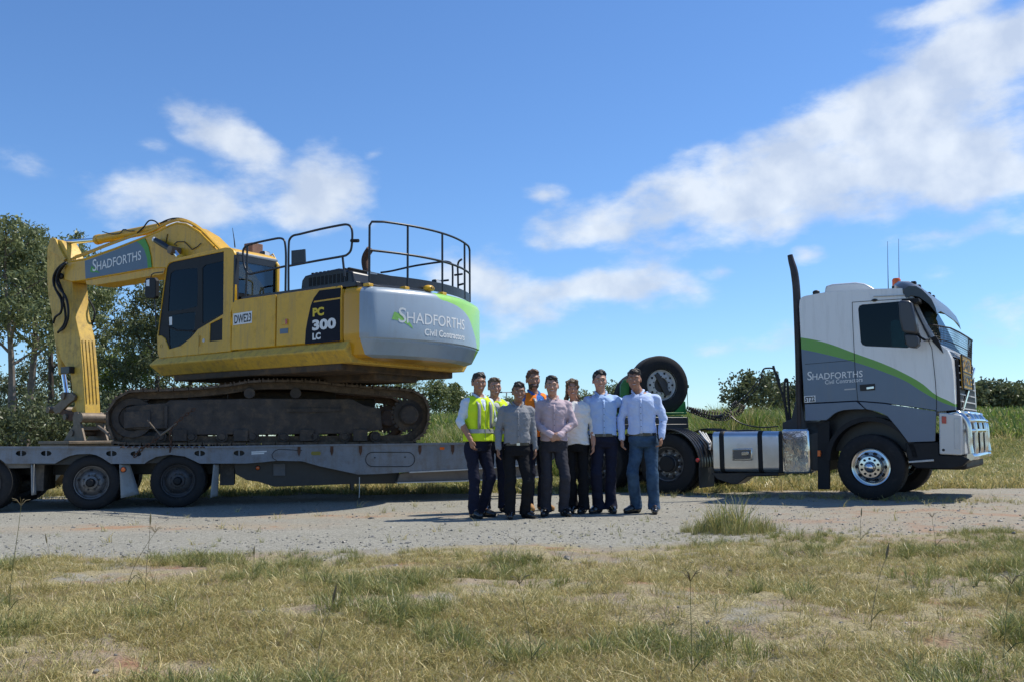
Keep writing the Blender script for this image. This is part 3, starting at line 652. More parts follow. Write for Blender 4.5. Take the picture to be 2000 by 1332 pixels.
for i, (px, tp, ds, m_) in enumerate([(-30,800,34,0),(40,815,36,1),(95,790,38,0),(160,800,30,1),(215,800,32,0),(270,790,36,1),(330,800,32,0),(20,835,26,0),(110,830,27,1),(200,825,27,0)]):
    tree('shrub', ['shrub at the far left edge below the first gum', 'shrub between the first two gum trunks', 'taller shrub left of the excavator arm', 'shrub right of the excavator bucket', 'shrub left of the front track end', 'shrub behind the front track end', 'shrub below the excavator cab', 'low shrub at the foot of the first gum', 'low shrub at the foot of the excavator arm', 'low shrub behind the bucket linkage'][i], px, ds, tp, 1.3, 2600, LF_DRK, BARKD, 60+i, .05, .06, group=GS, cl=.42, cat='shrub')  # dark leaves on every shrub paint the understory shade into the colour
GF = 'trees in the gap behind the people'
for i, (px, tp, ds, sp) in enumerate([(852,752,60,1.1),(880,754,62,1.2),(905,785,66,1.4),(950,790,80,1.7),(1010,786,80,1.6),(1060,792,90,1.8),(1150,775,86,1.7),(1205,758,70,1.6)]):
    tree('young_tree', ['slim young tree right of the excavator tracks', 'second slim tree, right beside the first behind the bank', 'bushy tree behind the man in the yellow vest', 'low tree between yellow vests and grey shirt', 'low tree behind the orange vest', 'far tree behind the clasped-hands man', 'far tree behind the woman', 'tree behind the man in pale blue next to the spare wheels'][i], px, ds, tp, sp*.8, 1700, LF_OLV if i < 3 else LF_GUM, BARKD, 80+i, .2, .07, group=GF, cl=.30, leaf=(.22, .05))
tree('round_tree', 'round dark tree on the bank between spare wheels and tractor cab', 1478, 36, 745, 1.0, 6500, LF_DRK, BARKD, 95, .1, .10, cl=.40, leaf=(.14, .04))
tree('round_tree', 'smaller tree touching the right side of the round bank tree', 1522, 38, 760, .8, 3600, LF_DRK, BARKD, 96, .1, .08, cl=.36, leaf=(.14, .04))
tree('round_tree', 'dark tree peeping out directly behind the tractor exhaust', 1556, 38, 752, .7, 3000, LF_DRK, BARKD, 97, .2, .08, cl=.3, leaf=(.14, .04))
GR = 'far dark trees on the right horizon'
for i, px in enumerate([1896, 1918, 1940, 1962, 1986, 2010]):
    tree('horizon_tree', ['first horizon tree right of the oversize sign', 'second horizon tree right of the oversize sign', 'third horizon tree, tallest right of the bull bar', 'fourth horizon tree right of the bull bar', 'fifth horizon tree close to the right edge', 'horizon tree cut by the right edge', 'horizon tree just outside the right edge', 'outermost horizon tree on the right', 'horizon tree hidden by the oversize sign', 'horizon tree hidden by the tractor nose'][i], px, 105+3*(i % 3), [768,770,766,773,776,771,768,773,774,773][i], 2.4, 2600, LF_DRK, BARKD, 110+i, .1, .16, group=GR, cl=.8, leaf=(.55, .14))
x = rng.uniform(-60, 110, 900); tree_y = rng.uniform(118, 130, 900)
me = leaves_mesh('far_tree_belt', np.stack([np.repeat(x, 26)+rng.normal(0, 1.6, 23400), np.repeat(tree_y, 26)+rng.normal(0, 1, 23400), 2+np.abs(rng.normal(.8, .7, 23400))], -1), .6, .2, 7, LF_DRK)
tag(link(bpy.data.objects.new('far_tree_belt', me)), kind='stuff')
# pale strip of road far beyond the gum trees
g1 = MB(); 
for a in range(-60, -8, 4): g1.add([(a, 46, .02), (a+4, 46, .02), (a+4, 52, .02), (a, 52, .02)], [(0, 1, 2, 3)])
tag(g1.build('far_road', mat('pale concrete', (.62,.61,.58), .8), smooth=0), kind='structure')
# ------------------------------------------------------------------ wheels
def wheel(name, parent, fr, x, y, z, rad, width, rimr, kind, out=-1, label=None, rimmat=RIM, M=None, axis='y'):
    """tyre > (rim > nuts ...); out = direction of the visible face along y"""
    sy = -out; T = MB(); s = rad; w = width
    prof = [(rimr*.97, .02), (rimr+.03*s, -.005), (rimr+.35*(rad-rimr), -.02), (rimr+.72*(rad-rimr), -.012), (rad*.972, .012), (rad*.995, .035), (rad, .06),
            (rad, w*.30), (rad*.985, w*.305), (rad*.985, w*.325), (rad, w*.33), (rad, w*.66), (rad*.985, w*.665), (rad*.985, w*.685), (rad, w*.69), (rad, w-.06), (rad*.995, w-.035), (rad*.972, w-.012), (rimr+.4*(rad-rimr), w+.02), (rimr*.97, w-.02)]
    T.lathe(prof, (x, y, z), axis, 48, sy=sy)
    # shoulder lugs
    for k in range(44 if kind != 'spare' else 0):
        a = 2*math.pi*k/44; ca, sa = math.cos(a), math.sin(a)
        for yy in (.035, w-.035-.05):
            c = Vector((x+ca*rad, y, z+sa*rad)); ta = Vector((-sa, 0, ca)); no = Vector((ca, 0, sa)); ay = Vector((0, sy, 0))
            vs = [c+ta*(q*.022*s*2)+ay*(yy+b*.05)+no*(h*.006-.004) for h in (0, 1) for b in (0, 1) for q in (-.5, .5)]
            T.add(vs, [(4,5,7,6),(0,1,5,4),(2,6,7,3),(0,4,6,2),(1,3,7,5)])
    ty = T.build('wheel' if kind != 'spare' else 'tyre', RUB, parent, fr, 30, M=M)
    R_ = MB()
    if kind == 'spare': ty = parent
    if kind == 'steer':   # convex polished disc
        R_.lathe([(rimr*1.03, -.012), (rimr*1.03, .01), (rimr*.93, .02), (rimr*.90, .06), (rimr*.80, .055), (rimr*.62, -.02), (rimr*.56, -.045), (rimr*.30, -.05), (rimr*.30, .01), (.01, .02)], (x, y, z), 'y', 48, sy=sy)
    elif kind == 'drive':   # deep dish, disc far inside
        R_.lathe([(rimr*1.03, -.012), (rimr*1.03, .01), (rimr*.95, .02), (rimr*.92, .05), (rimr*.86, .11), (rimr*.80, .135), (rimr*.52, .15), (rimr*.50, .15), (rimr*.48, .03), (rimr*.30, .01), (.01, .01)], (x, y, z), 'y', 48, sy=sy)
    elif kind == 'spare':
        R_.lathe([(rimr*1.03, -.005), (rimr*1.03, .01), (rimr*.93, .03), (rimr*.88, .05), (rimr*.80, .035), (rimr*.60, .02), (rimr*.48, .02), (rimr*.46, .05)], (x, y, z), 'y', 48, sy=sy)
    else:
        R_.lathe([(rimr*1.04, -.01), (rimr*1.04, .012), (rimr*.94, .02), (rimr*.90, .07), (rimr*.78, .085), (rimr*.60, .04), (rimr*.50, .03), (rimr*.40, .03), (rimr*.38, -.02), (rimr*.2, -.03), (.01, -.03)], (x, y, z), 'y', 40, sy=sy)
    rm_ = R_.build('rim', rimmat, ty, fr, 30, M=M)
    nut = MB(); hole = MB(); hub = MB()
    nn = 10
    if kind == 'steer':
        for k in range(nn):
            a = 2*math.pi*(k+.5)/nn; c = (x+math.cos(a)*rimr*.44, y+sy*-.05, z+math.sin(a)*rimr*.44)
            nut.lathe([(.001, -.022), (rimr*.060, -.018), (rimr*.066, .0), (rimr*.066, .012)], c, 'y', 12, sy=sy)
        for k in range(nn):
            a = 2*math.pi*k/nn; c = Vector((x+math.cos(a)*rimr*.72, y+sy*.012, z+math.sin(a)*rimr*.72)); 
            hole.lathe([(.001, 0), (rimr*.085, 0), (rimr*.095, .012)], c, 'y', 12, sy=sy)
        hub.lathe([(rimr*.27, -.05), (rimr*.27, -.085), (rimr*.24, -.12), (rimr*.17, -.15), (rimr*.08, -.166), (.001, -.17)], (x, y, z), 'y', 28, sy=sy)
        nm, hm = BLKM, BLKM; hmat = CHR
    elif kind == 'drive':
        for k in range(nn):
            a = 2*math.pi*(k+.5)/nn; c = (x+math.cos(a)*rimr*.60, y+sy*.145, z+math.sin(a)*rimr*.60)
            nut.lathe([(.001, -.05), (rimr*.05, -.045), (rimr*.085, .0), (rimr*.09, .012)], c, 'y', 8, sy=sy)
        for k in range(nn):
            a = 2*math.pi*k/nn; c = (x+math.cos(a)*rimr*.74, y+sy*.128, z+math.sin(a)*rimr*.74)
            hole.lathe([(.001, 0), (rimr*.085, 0), (rimr*.085, .01)], c, 'y', 10, sy=sy)
        hub.lathe([(rimr*.47, .02), (rimr*.47, -.02), (rimr*.42, -.035), (rimr*.15, -.04), (.001, -.04)], (x, y, z), 'y', 24, sy=sy)
        nm, hm, hmat = LGT, BLKM, BLKM
    elif kind == 'spare':
        for k in range(nn):
            a = 2*math.pi*(k+.5)/nn; c = (x+math.cos(a)*rimr*.55, y+sy*.018, z+math.sin(a)*rimr*.55)
            hole.lathe([(.001, -.002), (rimr*.045, -.002), (rimr*.045, .01)], c, 'y', 10, sy=sy)
            a = 2*math.pi*k/nn; c = (x+math.cos(a)*rimr*.76, y+sy*.026, z+math.sin(a)*rimr*.76)
            hole.lathe([(.001, 0), (rimr*.075, 0), (rimr*.075, .01)], c, 'y', 10, sy=sy)
        hub.add(*[[(x-.035+dx, y+sy*-.02, z+dz) for dx, dz in ((-.10, .19), (-.02, .21), (.20, -.17), (.10, -.20))]+[(x-.035+dx, y+sy*.04, z+dz) for dx, dz in ((-.10, .19), (-.02, .21), (.20, -.17), (.10, -.20))], [(0,1,2,3),(4,7,6,5),(0,4,5,1),(1,5,6,2),(2,6,7,3),(3,7,4,0)]])
        hub.lathe([(rimr*.47, .05), (.001, .05)], (x, y, z), 'y', 20, sy=sy)
        nm, hm, hmat = None, BLKM, RIMD
    else:
        for k in range(8):
            a = 2*math.pi*(k+.5)/8; c = (x+math.cos(a)*rimr*.46, y+sy*.03, z+math.sin(a)*rimr*.46)
            nut.lathe([(.001, -.028), (rimr*.05, -.026), (rimr*.06, .0), (rimr*.06, .012)], c, 'y', 8, sy=sy)
        for k in range(5):
            a = 2*math.pi*k/5+.4; c = (x+math.cos(a)*rimr*.72, y+sy*.055, z+math.sin(a)*rimr*.72)
            hole.lathe([(.001, 0), (rimr*.09, 0), (rimr*.09, .01)], c, 'y', 10, sy=sy)
        hub.lathe([(rimr*.26, -.03), (rimr*.25, -.09), (rimr*.18, -.11), (.001, -.115)], (x, y, z), 'y', 20, sy=sy)
        nm, hm, hmat = RIMD, BLKM, BLKM
    # these small pieces belong to the rim; one level only, so they sit beside it under the tyre
    if nm: tag(nut.build('wheel_nuts', nm, ty, fr, 40, M=M), kind='stuff')
    tag(hole.build('hand_holes', hm, ty, fr, 40, M=M), kind='stuff')
    hub.build('hub', hmat, ty, fr, 40, M=M)
    return ty

# ------------------------------------------------------------------ low loader trailer
tr = empty('low_loader_trailer', (*TR.M.to_translation().xy, 0), 'long grey low loader trailer carrying the yellow excavator', 'trailer')
outer = TR.xz(0, [(-140,873),(0,872),(250,872),(400,871.5),(650,867.5),(900,865),(985,864),(1062,868),(1064,905),(1000,911),(900,916),(800,921),(737,925),(700,926),(625,910),(590,900),(540,899),(512,902),(480,904.5),(390,904.5),(375,897),(360,890.5),(332,887),(305,891.5),(290,899),(282,905),(217,905),(200,894),(188,888),(175,885.5),(150,886.5),(135,890),(125,894.5),(107,904.5),(12,904.8),(0,896),(-20,889),(-45,887),(-70,890),(-90,904),(-140,904)])
holes = []
for cx, cy in ((41,884.6),(90,884.6),(217.5,885),(265.5,885.5),(390,884.6),(467,884.2)):
    for sgn in (-1, 1):
        hp = [(cx+sgn*1.2, cy-5.2)]+[(cx+sgn*(1.2+9.5*math.cos(a)), cy-5.2*math.sin(a)) for a in (1.2, .8, .4, 0, -.4, -.8, -1.2)]+[(cx+sgn*1.2, cy+5.2)]
        holes.append(TR.xz(0, hp))
mb = MB(); mb.add(*plate(outer, holes, 0, .03)); mb.build('side_beam', GRYP, tr, TR, 30)
P = lambda y, *p: TR.xz(y, p)
# top flange, dark recess behind the stake pockets, inner structure
dx = [q[0] for q in P(0, (-140, 873), (1062, 868))]; zt = lambda px: P(0, (px, 872 if px < 400 else 872-(px-400)*.014))[0][1]
top = P(0, (-140,872.5),(0,871.5),(250,871.5),(400,871),(650,867),(900,864.5),(1062,867.5))
mb = MB(); mb.prism([(a, b+.002) for a, b in top]+[(a, b-.028) for a, b in reversed(top)], -.02, .10); mb.build('top_flange', GRYP, tr, TR)
mb = MB(); mb.box(dx[0], dx[1]-.1, .12, .16, .66, .90); mb.box(dx[0], dx[1]-.1, 2.50, 2.66, .62, .90); mb.build('inner_web', BLK, tr, TR)
# deck boards
deck0, deck1 = dx[0]+.05, dx[1]-.15
bw = .24; me = None; n = int((deck1-deck0)/bw)
WOOD = mat('oily deck timber', (.10, .08, .06), .85, var=.35, vs=5, dirt=((.2, .16, .11), .4, 5), bump=.3)
zc = [P(0, (px, yy))[0] for px, yy in ((-140,872.5),(400,871),(1062,867.5))]
for i in range(n):
    x0 = deck0+i*bw; z = np.interp(x0, [q[0] for q in zc], [q[1] for q in zc])-.022
    if me is None:
        b = MB(); b.box(0, bw-.012, .11, 2.55, -.05, 0); me = b.mesh('deck_board', WOOD, 0)
    o = bpy.data.objects.new('deck_board', me); link(o, tr, TR.M @ Matrix.Translation((x0, 0, z+.004*math.sin(i*7.3))))
# chassis below the deck
mb = MB()
mb.prism(P(.25, (455,893),(540,893),(700,918),(781,918),(775,943.5),(692,944.5),(690,957),(686,957),(684,944.5),(536,950),(505,940),(482,937),(460,925)), .25, .45)
mb.prism(P(.5, (-140,900),(782,900),(775,925),(-140,930)), .9, 1.1); mb.prism(P(.5, (-140,900),(782,900),(775,925),(-140,930)), 1.6, 1.8)
for x_ in np.arange(deck0+.3, deck1, .62): mb.box(x_, x_+.09, .16, 2.5, .68, .84)
mb.build('chassis', BLK, tr, TR, bevel=.004)
mb = MB(); mb.prism(P(.06, (800,922),(900,917.5),(1062,907),(1062,931),(985,935),(900,939.5),(775,942.5),(781,925)), .06, .2); mb.build('lower_web', mat('brown primer web', (.15,.125,.105), .6, var=.15, dirt=((.08,.06,.05), .3, 5)), tr, TR)
mb = MB(); mb.prism(P(-.015, (800,920.5),(900,915.8),(1062,904.5),(1062,907),(900,918.2),(800,923)), -.015, .08); mb.prism(P(-.01, (776,941.5),(900,938),(1062,929.5),(1062,931.5),(900,940),(776,943.3)), -.01, .2); mb.build('lower_flange', LGT, tr, TR)  # pale colour puts the sunlit line of the ledge into the flange
# oval hatch panels outlined on the beam
def ring2d(cx, cy, rx, ry, straight, w=.7):
    a = []; 
    for k in range(9): t = math.pi/2+math.pi*k/8; a.append((cx-straight+ry*1.0*math.cos(t)*rx, cy-ry*math.sin(t)))
    for k in range(9): t = -math.pi/2+math.pi*k/8; a.append((cx+straight+ry*math.cos(t)*rx, cy-ry*math.sin(t)))
    return a
for nm, (cx, cy, st, ry, dz) in {'tool_hatch': (762, 896.5, 34, 14, 0)}.items():
    pts = TR.p3(-.004, ring2d(cx, cy, 1, ry, st)); MB().tube(pts, .006, 6, closed=True).build('hatch_seal', BPR, tr, TR)
    for qx, qy in ((732,893),(791,892)): MB().lathe([(.001,-.012),(.012,-.01),(.014,.004)], TR.p3(0, [(qx, qy)])[0], 'y', 10).build('latch', BLK, tr, TR)
MB().tube(TR.p3(-.004, [(590,879),(545,876.5),(536,880),(531,887),(533,894),(540,898.5)]), .005, 6).build('panel_seam', BPR, tr, TR)
MB().add(*[[Vector(q)+Vector((0,0,0)) for q in TR.p3(-.003, [(491,881),(521,879.6),(521,882),(491,883.4),(491,884.4),(516,883),(516,885.6),(491,887)])], [(0,1,2,3),(4,5,6,7)]]).build('data_label', WPR, tr, TR, 0)
for cx, cy in ((617,884.5),): MB().prism(P(0, (609,881),(625,881),(627,884.5),(625,888),(609,888),(607,884.5)), -.006, .004).build('tie_bracket', mat('olive bracket', (.22,.19,.03), .6), tr, TR)
for px in (584, 648, 704, 820, 884): # rusted tie rail brackets
    q = P(0, (px-3,873-(px-400)*.012),(px+3,873-(px-400)*.012),(px+3,884-(px-400)*.01),(px,892-(px-400)*.01),(px-3,884-(px-400)*.01)); MB().prism(q, -.012, .002).build('tie_bracket', RUST, tr, TR)
# chain rail along the outer edge of the deck
mb = MB()
for px in range(235, 400, 13):
    a, b = TR.p3(-.03, [(px, 873.5), (px+9, 873.5)]); mb.tube([a, (a+b)/2+Vector((0,-.03,.012)), b], .008, 6)
for i in range(len(mb.v)//(3*6)): pass
mb.build('rope_rail', RUST, tr, TR)
# lamps
def lamp(px, py, r, M_, y=-.01, par=tr, fr=TR):
    c = fr.hit(px, py, 'y', y); e = MB().lathe([(r*1.25,.012),(r*1.25,-.01),(r*1.05,-.012)], c, 'y', 20).build('marker_lamp', BLKM, par, fr)
    MB().lathe([(r,-.008),(r,-.02),(r*.75,-.032),(.001,-.036)], c, 'y', 20).build('lens', M_, e, fr)
lamp(241, 916.5, .034, ORG, -.015); lamp(503.5, 913, .03, ORG, .24); 
c = TR.p3(-.012, [(859,872.5),(868,872.5),(868,877.5),(859,877.5)]); MB().add([*c], [(0,1,2,3)]).build('reflector', ORG, tr, TR, 0)
# wheels: three axles, dual tyres each side
for px in (-36, 177.5, 347):
    c = TR.hit(px, 946.5, 'y', .03)
    for y, o_ in ((.05, -1), (.34, -1), (2.66, 1), (2.38, 1)):
        wheel('wheel', tr, TR, c.x, y, .395, .395, .255, .245, 'plain', out=o_, rimmat=RIM if px > 0 and px < 200 else RIMD)
    MB().tube([(c.x, .2, .405), (c.x, 2.5, .405)], .06, 10).build('axle', BLK, tr, TR)
    b = MB(); b.bar((c.x-.45, .75, .62), (c.x+.1, .75, .38), .08, .1); b.bar((c.x-.45, 1.95, .62), (c.x+.1, 1.95, .38), .08, .1); b.lathe([(.13,-.0),(.13,.25)], (c.x+.15,.75,.5), 'z', 14); b.lathe([(.13,-.0),(.13,.25)], (c.x+.15,1.95,.5), 'z', 14); b.build('suspension', BLK, tr, TR)
# mud flaps and inner guards
FLAP = mat('pale rubber flap', (.30, .31, .31), .6, var=.12, vs=4, dirt=((.22,.2,.17), .4, 6), bump=.2, bs=12)
def flap(pts, bend, y0=.02):
    a, b, c, d = TR.p3(y0, pts); mb = MB(); vs = []; n = 8
    for i in range(n+1):
        t = i/n; l = a.lerp(d, t); r_ = b.lerp(c, t)
        for k in range(5): s_ = k/4; q = l.lerp(r_, s_); q.y += bend*math.sin(t*2.2)*(.4+.6*s_)+s_*.10; vs.append(q)
    fs = [(i*5+k, i*5+k+1, (i+1)*5+k+1, (i+1)*5+k) for i in range(n) for k in range(4)]
    mb.add(vs, fs); o = mb.build('mud_flap', FLAP, tr, TR, 60); m_ = o.modifiers.new('thick', 'SOLIDIFY'); m_.thickness = .012
flap([(233.5,906),(252,906),(270,965),(236,972.5)], .05); flap([(418,906),(428,906),(425,969),(411.5,971)], .03); flap([(60,906),(64,906),(66,966),(61,966.5)], .02)
DG = mat('dusty guard', (.07,.065,.06), .8, dirt=((.2,.17,.14), .5, 5))
MB().box(*[q[0] for q in P(.35, (64,910),(88,910))], .30, 1.1, .28, .80).build('inner_guard', DG, tr, TR); MB().box(*[q[0] for q in P(.35, (430,910),(458,910))], .35, .9, .30, .70).build('inner_guard', DG, tr, TR)
# steel bottom of the rear: pale box at the left edge
MB().box(*[q[0] for q in P(.1, (-20,910),(59,910))], .10, .5, .62, .70).build('tool_tray', mat('dusty tray', (.17,.16,.15), .7), tr, TR)
# support leg and hanging strap
a, b = TR.p3(.3, [(691, 943), (691, 957.5)]); 
MB().tube(TR.p3(-.01, [(702,931),(702.3,950),(701.6,971)]), .007, 6).build('hanging_strap', LGT, tr, TR)
MB().prism(P(.2, (534,905),(557,905),(557,928),(534,928)), .2, .3).build('valve_box', mat('grey box', (.11,.11,.115), .6), tr, TR)
# gooseneck: dark frame rising over the tractor, green spare wheel carrier
gx0 = TR.hit(1062, 900, 'y', .3).x; gx1 = TR.hit(1328, 830, 'y', .9).x
mb = MB(); zz = 1.12
for y0, y1 in ((.55, .75), (1.95, 2.15)): mb.prism([(gx0-.3,.55),(gx0+.25,.60),(gx0+.75,1.14),(gx1,1.14),(gx1,1.32),(gx0+.5,1.34),(gx0+.1,.93),(gx0-.3,.93)], y0, y1)
mb.box(gx0+.6, gx1-.02, .5, 2.2, 1.12, 1.20); mb.build('gooseneck', BLK, tr, TR, bevel=.01)
def gp(name, y0, y1, pts, M_=GRN, bev=.006): return MB().prism(P(y0, *pts), y0, y1).build(name, M_, tr, TR, bevel=bev)
gp('neck_beam', .65, .8, [(1215,812),(1331,811),(1331,822),(1215,823)]); gp('neck_beam', 1.9, 2.05, [(1215,812),(1335,811),(1335,822),(1215,823)])
gp('neck_block', .8, 1.9, [(1205,812),(1325,812),(1328,834),(1205,834)], BLK)
gp('wheel_carrier', .85, .92, [(1316,805),(1322,800),(1336,783.5),(1338.5,783),(1341,805)]); gp('wheel_carrier', 1.75, 1.82, [(1316,805),(1322,800),(1336,783.5),(1338.5,783),(1341,805)])
gp('carrier_plate', .62, 2.05, [(1212,805.5),(1342,804.5),(1342,808.5),(1212,810)])
gp('carrier_post', 1.05, 1.12, [(1213,752),(1219,741),(1229,740),(1229,806),(1212,806)]); gp('carrier_arm', 1.5, 1.56, [(1334,750),(1346,751),(1346,757),(1340,757),(1340,760),(1334,757)])
MB().tube(TR.p3(1.5, [(1342,757),(1343,785),(1344,800)]), .006, 6).build('carrier_pin', GRN, tr, TR)
MB().tube(TR.p3(1.1, [(1219,752),(1232,742)]), .03, 8).build('carrier_strap', GRN, tr, TR)
# the two spare wheels rest on the carrier: things of their own
for nm, (px, py, yy, lb) in {'a': (1286.5, 752, .98, 'large upright spare wheel with dull steel rim on the green carrier behind the people'), 'b': (1250, 778, 1.75, 'second spare wheel half hidden behind the upright one')}.items():
    c = TR.hit(px, py, 'y', yy); rr = 56.5/F_PX*(TR.M @ c - CAM).length
    e = empty('spare_wheel', TR.M @ Vector((c.x, yy, c.z-rr)), lb, 'wheel', 'spare wheels on the trailer neck', 0)
    if nm == 'b': rr = .50
    wheel('wheel', e, TR, c.x, yy-.14, c.z, rr, .29, rr*.535, 'spare', out=-1, rimmat=LGT)
# ------------------------------------------------------------------ tie-down chain (things that lie on the trailer)
def chain(name, pts, link_r, wire, label, M_=RUST, twist=0):
    pts = catmull(pts, 12); Ls = [0]
    for i in range(1, len(pts)): Ls.append(Ls[-1]+(pts[i]-pts[i-1]).length)
    n = int(Ls[-1]/(link_r*2.6)); mb = MB()
    for i in range(n):
        s_ = (i+.5)/n*Ls[-1]; j = max(1, min(len(pts)-1, next((k for k in range(len(Ls)) if Ls[k] >= s_), len(pts)-1)))
        t = (s_-Ls[j-1])/max(1e-6, Ls[j]-Ls[j-1]); c = pts[j-1].lerp(pts[j], t); d = (pts[j]-pts[j-1]).normalized()
        u = d.cross(Vector((0, 0, 1)));
        if u.length < .1: u = d.cross(Vector((1, 0, 0)))
        u.normalize(); w = d.cross(u); u2 = u if i % 2 else w
        ring = [c+d*math.cos(a)*link_r*1.75+u2*math.sin(a)*link_r for a in [2*math.pi*k/10 for k in range(10)]]
        mb.tube(ring, wire, 5, closed=True)
    o = mb.build(name, M_, None, None, 60); return tag(o, label, 'chain')
# ------------------------------------------------------------------ excavator
ex = empty('excavator', EX.M @ Vector((0, 0, DECK)), 'yellow tracked excavator with grey counterweight standing on the trailer', 'excavator')
WN = 1.40                                                # near side plane of the house
E = lambda w, *p: EX.xz(w, p)
def eprism(name, w0, w1, pts, M_=YEL, bev=.012, par=None): return MB().prism(E(w0, *pts), w0, w1).build(name, M_, par or ex, EX, bevel=bev)
# --- undercarriage, in the trailer frame
T0 = TR.hit(524, 868, 'y', .06)
ytn, ytf = .06, 2.66                                     # near faces of the two tracks
loop_px = [(232,866.5),(252,868),(320,868),(400,868),(500,868),(600,867.5),(700,867),(770,866),(800,864.5),(815,858),(829,845),(837,828),(839.5,808),(838,792),(831,777),(820,767),(803,760.5),(780,757),(740,754.5),(700,751.5),(660,748),(625,743.5),(590,741.5),(560,741),(520,741),(485,743),(455,748),(420,752),(380,756),(330,758.5),(280,760),(255,762),(235,770),(219,784),(209,802),(207,822),(212,842),(220,857)]
loop = catmull([Vector((a, 0, b)) for a, b in TR.xz(ytn, loop_px)]+[Vector((*TR.xz(ytn, loop_px[:1])[0], 0)).xzy], 5)
Ls = [0]
for i in range(1, len(loop)): Ls.append(Ls[-1]+(loop[i]-loop[i-1]).length)
NS = 50
def shoe_mesh():
    p = Ls[-1]/NS; b = MB(); b.box(-p*.5, p*.44, 0, .60, -.034, 0)
    for q in (-p*.42, -p*.05, p*.33): b.box(q, q+.016, 0, .60, 0, .026)
    b.box(-p*.48, p*.42, .20, .27, -.085, -.02); b.box(-p*.48, p*.42, .34, .41, -.085, -.02)
    return b.mesh('track_shoe', TRK, 0)
shoe = shoe_mesh()
for y0 in (ytn, ytf):
    for i in range(NS):
        s_ = i/NS*Ls[-1]; j = next(k for k in range(1, len(Ls)) if Ls[k] > s_ or k == len(Ls)-1); t = (s_-Ls[j-1])/max(1e-6, Ls[j]-Ls[j-1])
        c = loop[j-1].lerp(loop[j], t); d = (loop[j]-loop[j-1]).normalized(); ctr = Vector((loop[0].x+2.3, 0, DECK+.5))
        nrm = Vector((-d.z, 0, d.x)); 
        if nrm.dot(c-Vector((min(max(c.x, 1.2), 4.4), 0, DECK+.42))) < 0: nrm = -nrm
        Mx = Matrix((( d.x, 0, nrm.x, c.x), (0, 1, 0, y0), (d.z, 0, nrm.z, c.z), (0, 0, 0, 1)))
        o = bpy.data.objects.new('track_shoe', shoe); link(o, ex, TR.M @ Mx)
    lk = []
    for (ya, yb) in ((.18, .25), (.36, .43)):
        b = MB(); ins_ = []
        for i in range(len(loop)-1):
            d = (loop[(i+1) % (len(loop)-1)]-loop[i-1]).normalized(); nn = Vector((d.z, 0, -d.x)); cc = Vector((min(max(loop[i].x, 1.2), 4.4), 0, DECK+.42))
            if nn.dot(cc-loop[i]) < 0: nn = -nn
            ins_.append(nn)
        m = len(ins_); vs = []
        for dd, yy in ((.03, ya), (.03, yb), (.135, yb), (.135, ya)): vs += [loop[i]+ins_[i]*dd+Vector((0, y0+yy, 0)) for i in range(m)]
        b.add(vs, [(q_*m+i, q_*m+(i+1) % m, ((q_+1) % 4)*m+(i+1) % m, ((q_+1) % 4)*m+i) for q_ in range(4) for i in range(m)]); b.build('track_chain', TRK, ex, TR, 60)
    q = lambda *p: TR.xz(ytn, p)
    mb = MB(); f0 = y0+.12
    mb.prism(q((262,790),(322,786),(330,780),(500,777),(690,778),(712,790),(745,797),(749,838),(700,846),(330,849),(322,836),(262,838),(245,835),(243,795)), f0, f0+.36); mb.build('track_frame', FRM, ex, TR, bevel=.01)
    mb = MB(); mb.prism(q((320,791),(326,791),(326,836),(320,836)), f0-.05, f0); mb.prism(q((240,803),(292,801),(292,833),(262,834),(240,836)), f0-.03, f0); mb.build('idler_bracket', FRM, ex, TR, bevel=.004)
    mb = MB(); mb.prism(q((560,797),(610,796),(668,797),(668,802),(610,804),(560,803)), f0-.03, f0); mb.build('frame_step', FRM, ex, TR)
    for cx, cy, r_ in ((256,815,39),(801,809,37)):
        c = TR.hit(cx, cy, 'y', ytn); rr = r_/130.; b = MB()
        if cx < 500:
            b.lathe([(.001,-.02),(.09,-.02),(.09,0),(rr*.62,.01),(rr*.66,-.03),(rr*.98,-.03),(rr,0),(rr,.12),(rr*.9,.14)], (c.x, y0+.18, c.z), 'y', 36); nm = 'idler_wheel'
        else:
            b.lathe([(.001,-.10),(rr*.50,-.10),(rr*.56,-.08),(rr*.60,0),(rr*.85,.02),(rr*.85,.16),(rr*.6,.18)], (c.x, y0+.16, c.z), 'y', 36); nm = 'drive_sprocket'
            for k in range(21):
                a = 2*math.pi*k/21; ca, sa = math.cos(a), math.sin(a); b.bar((c.x+ca*rr*.82, y0+.22, c.z+sa*rr*.82), (c.x+ca*rr*.99, y0+.22, c.z+sa*rr*.99), .05, .06, (0, 1, 0))
        sp_ = b.build(nm, FRM, ex, TR)
        if cx > 500:
            b = MB()
            for k in range(14): a = 2*math.pi*k/14; b.lathe([(.001,-.016),(.014,-.014),(.014,.0)], (c.x+math.cos(a)*rr*.44, y0+.06, c.z+math.sin(a)*rr*.44), 'y', 6)
            b.build('sprocket_bolts', FRM, sp_, TR)
    for cx in (487, 578):                               # carrier rollers
        c = TR.hit(cx, 767, 'y', ytn); MB().lathe([(.001,-.06),(.08,-.06),(.085,-.04),(.085,.16),(.05,.18)], (c.x, y0+.16, c.z+.005), 'y', 20).build('carrier_roller', FRM, ex, TR)
    for k, cx in enumerate(np.linspace(312, 735, 8)):      # bottom rollers
        c = TR.hit(cx, 852, 'y', ytn); MB().lathe([(.001,-.05),(.05,-.05),(.06,-.02),(.085,-.02),(.085,.05),(.07,.06),(.07,.2),(.085,.21),(.085,.28),(.001,.28)], (c.x, y0+.13, c.z), 'y', 18).build('track_roller', FRM, ex, TR)
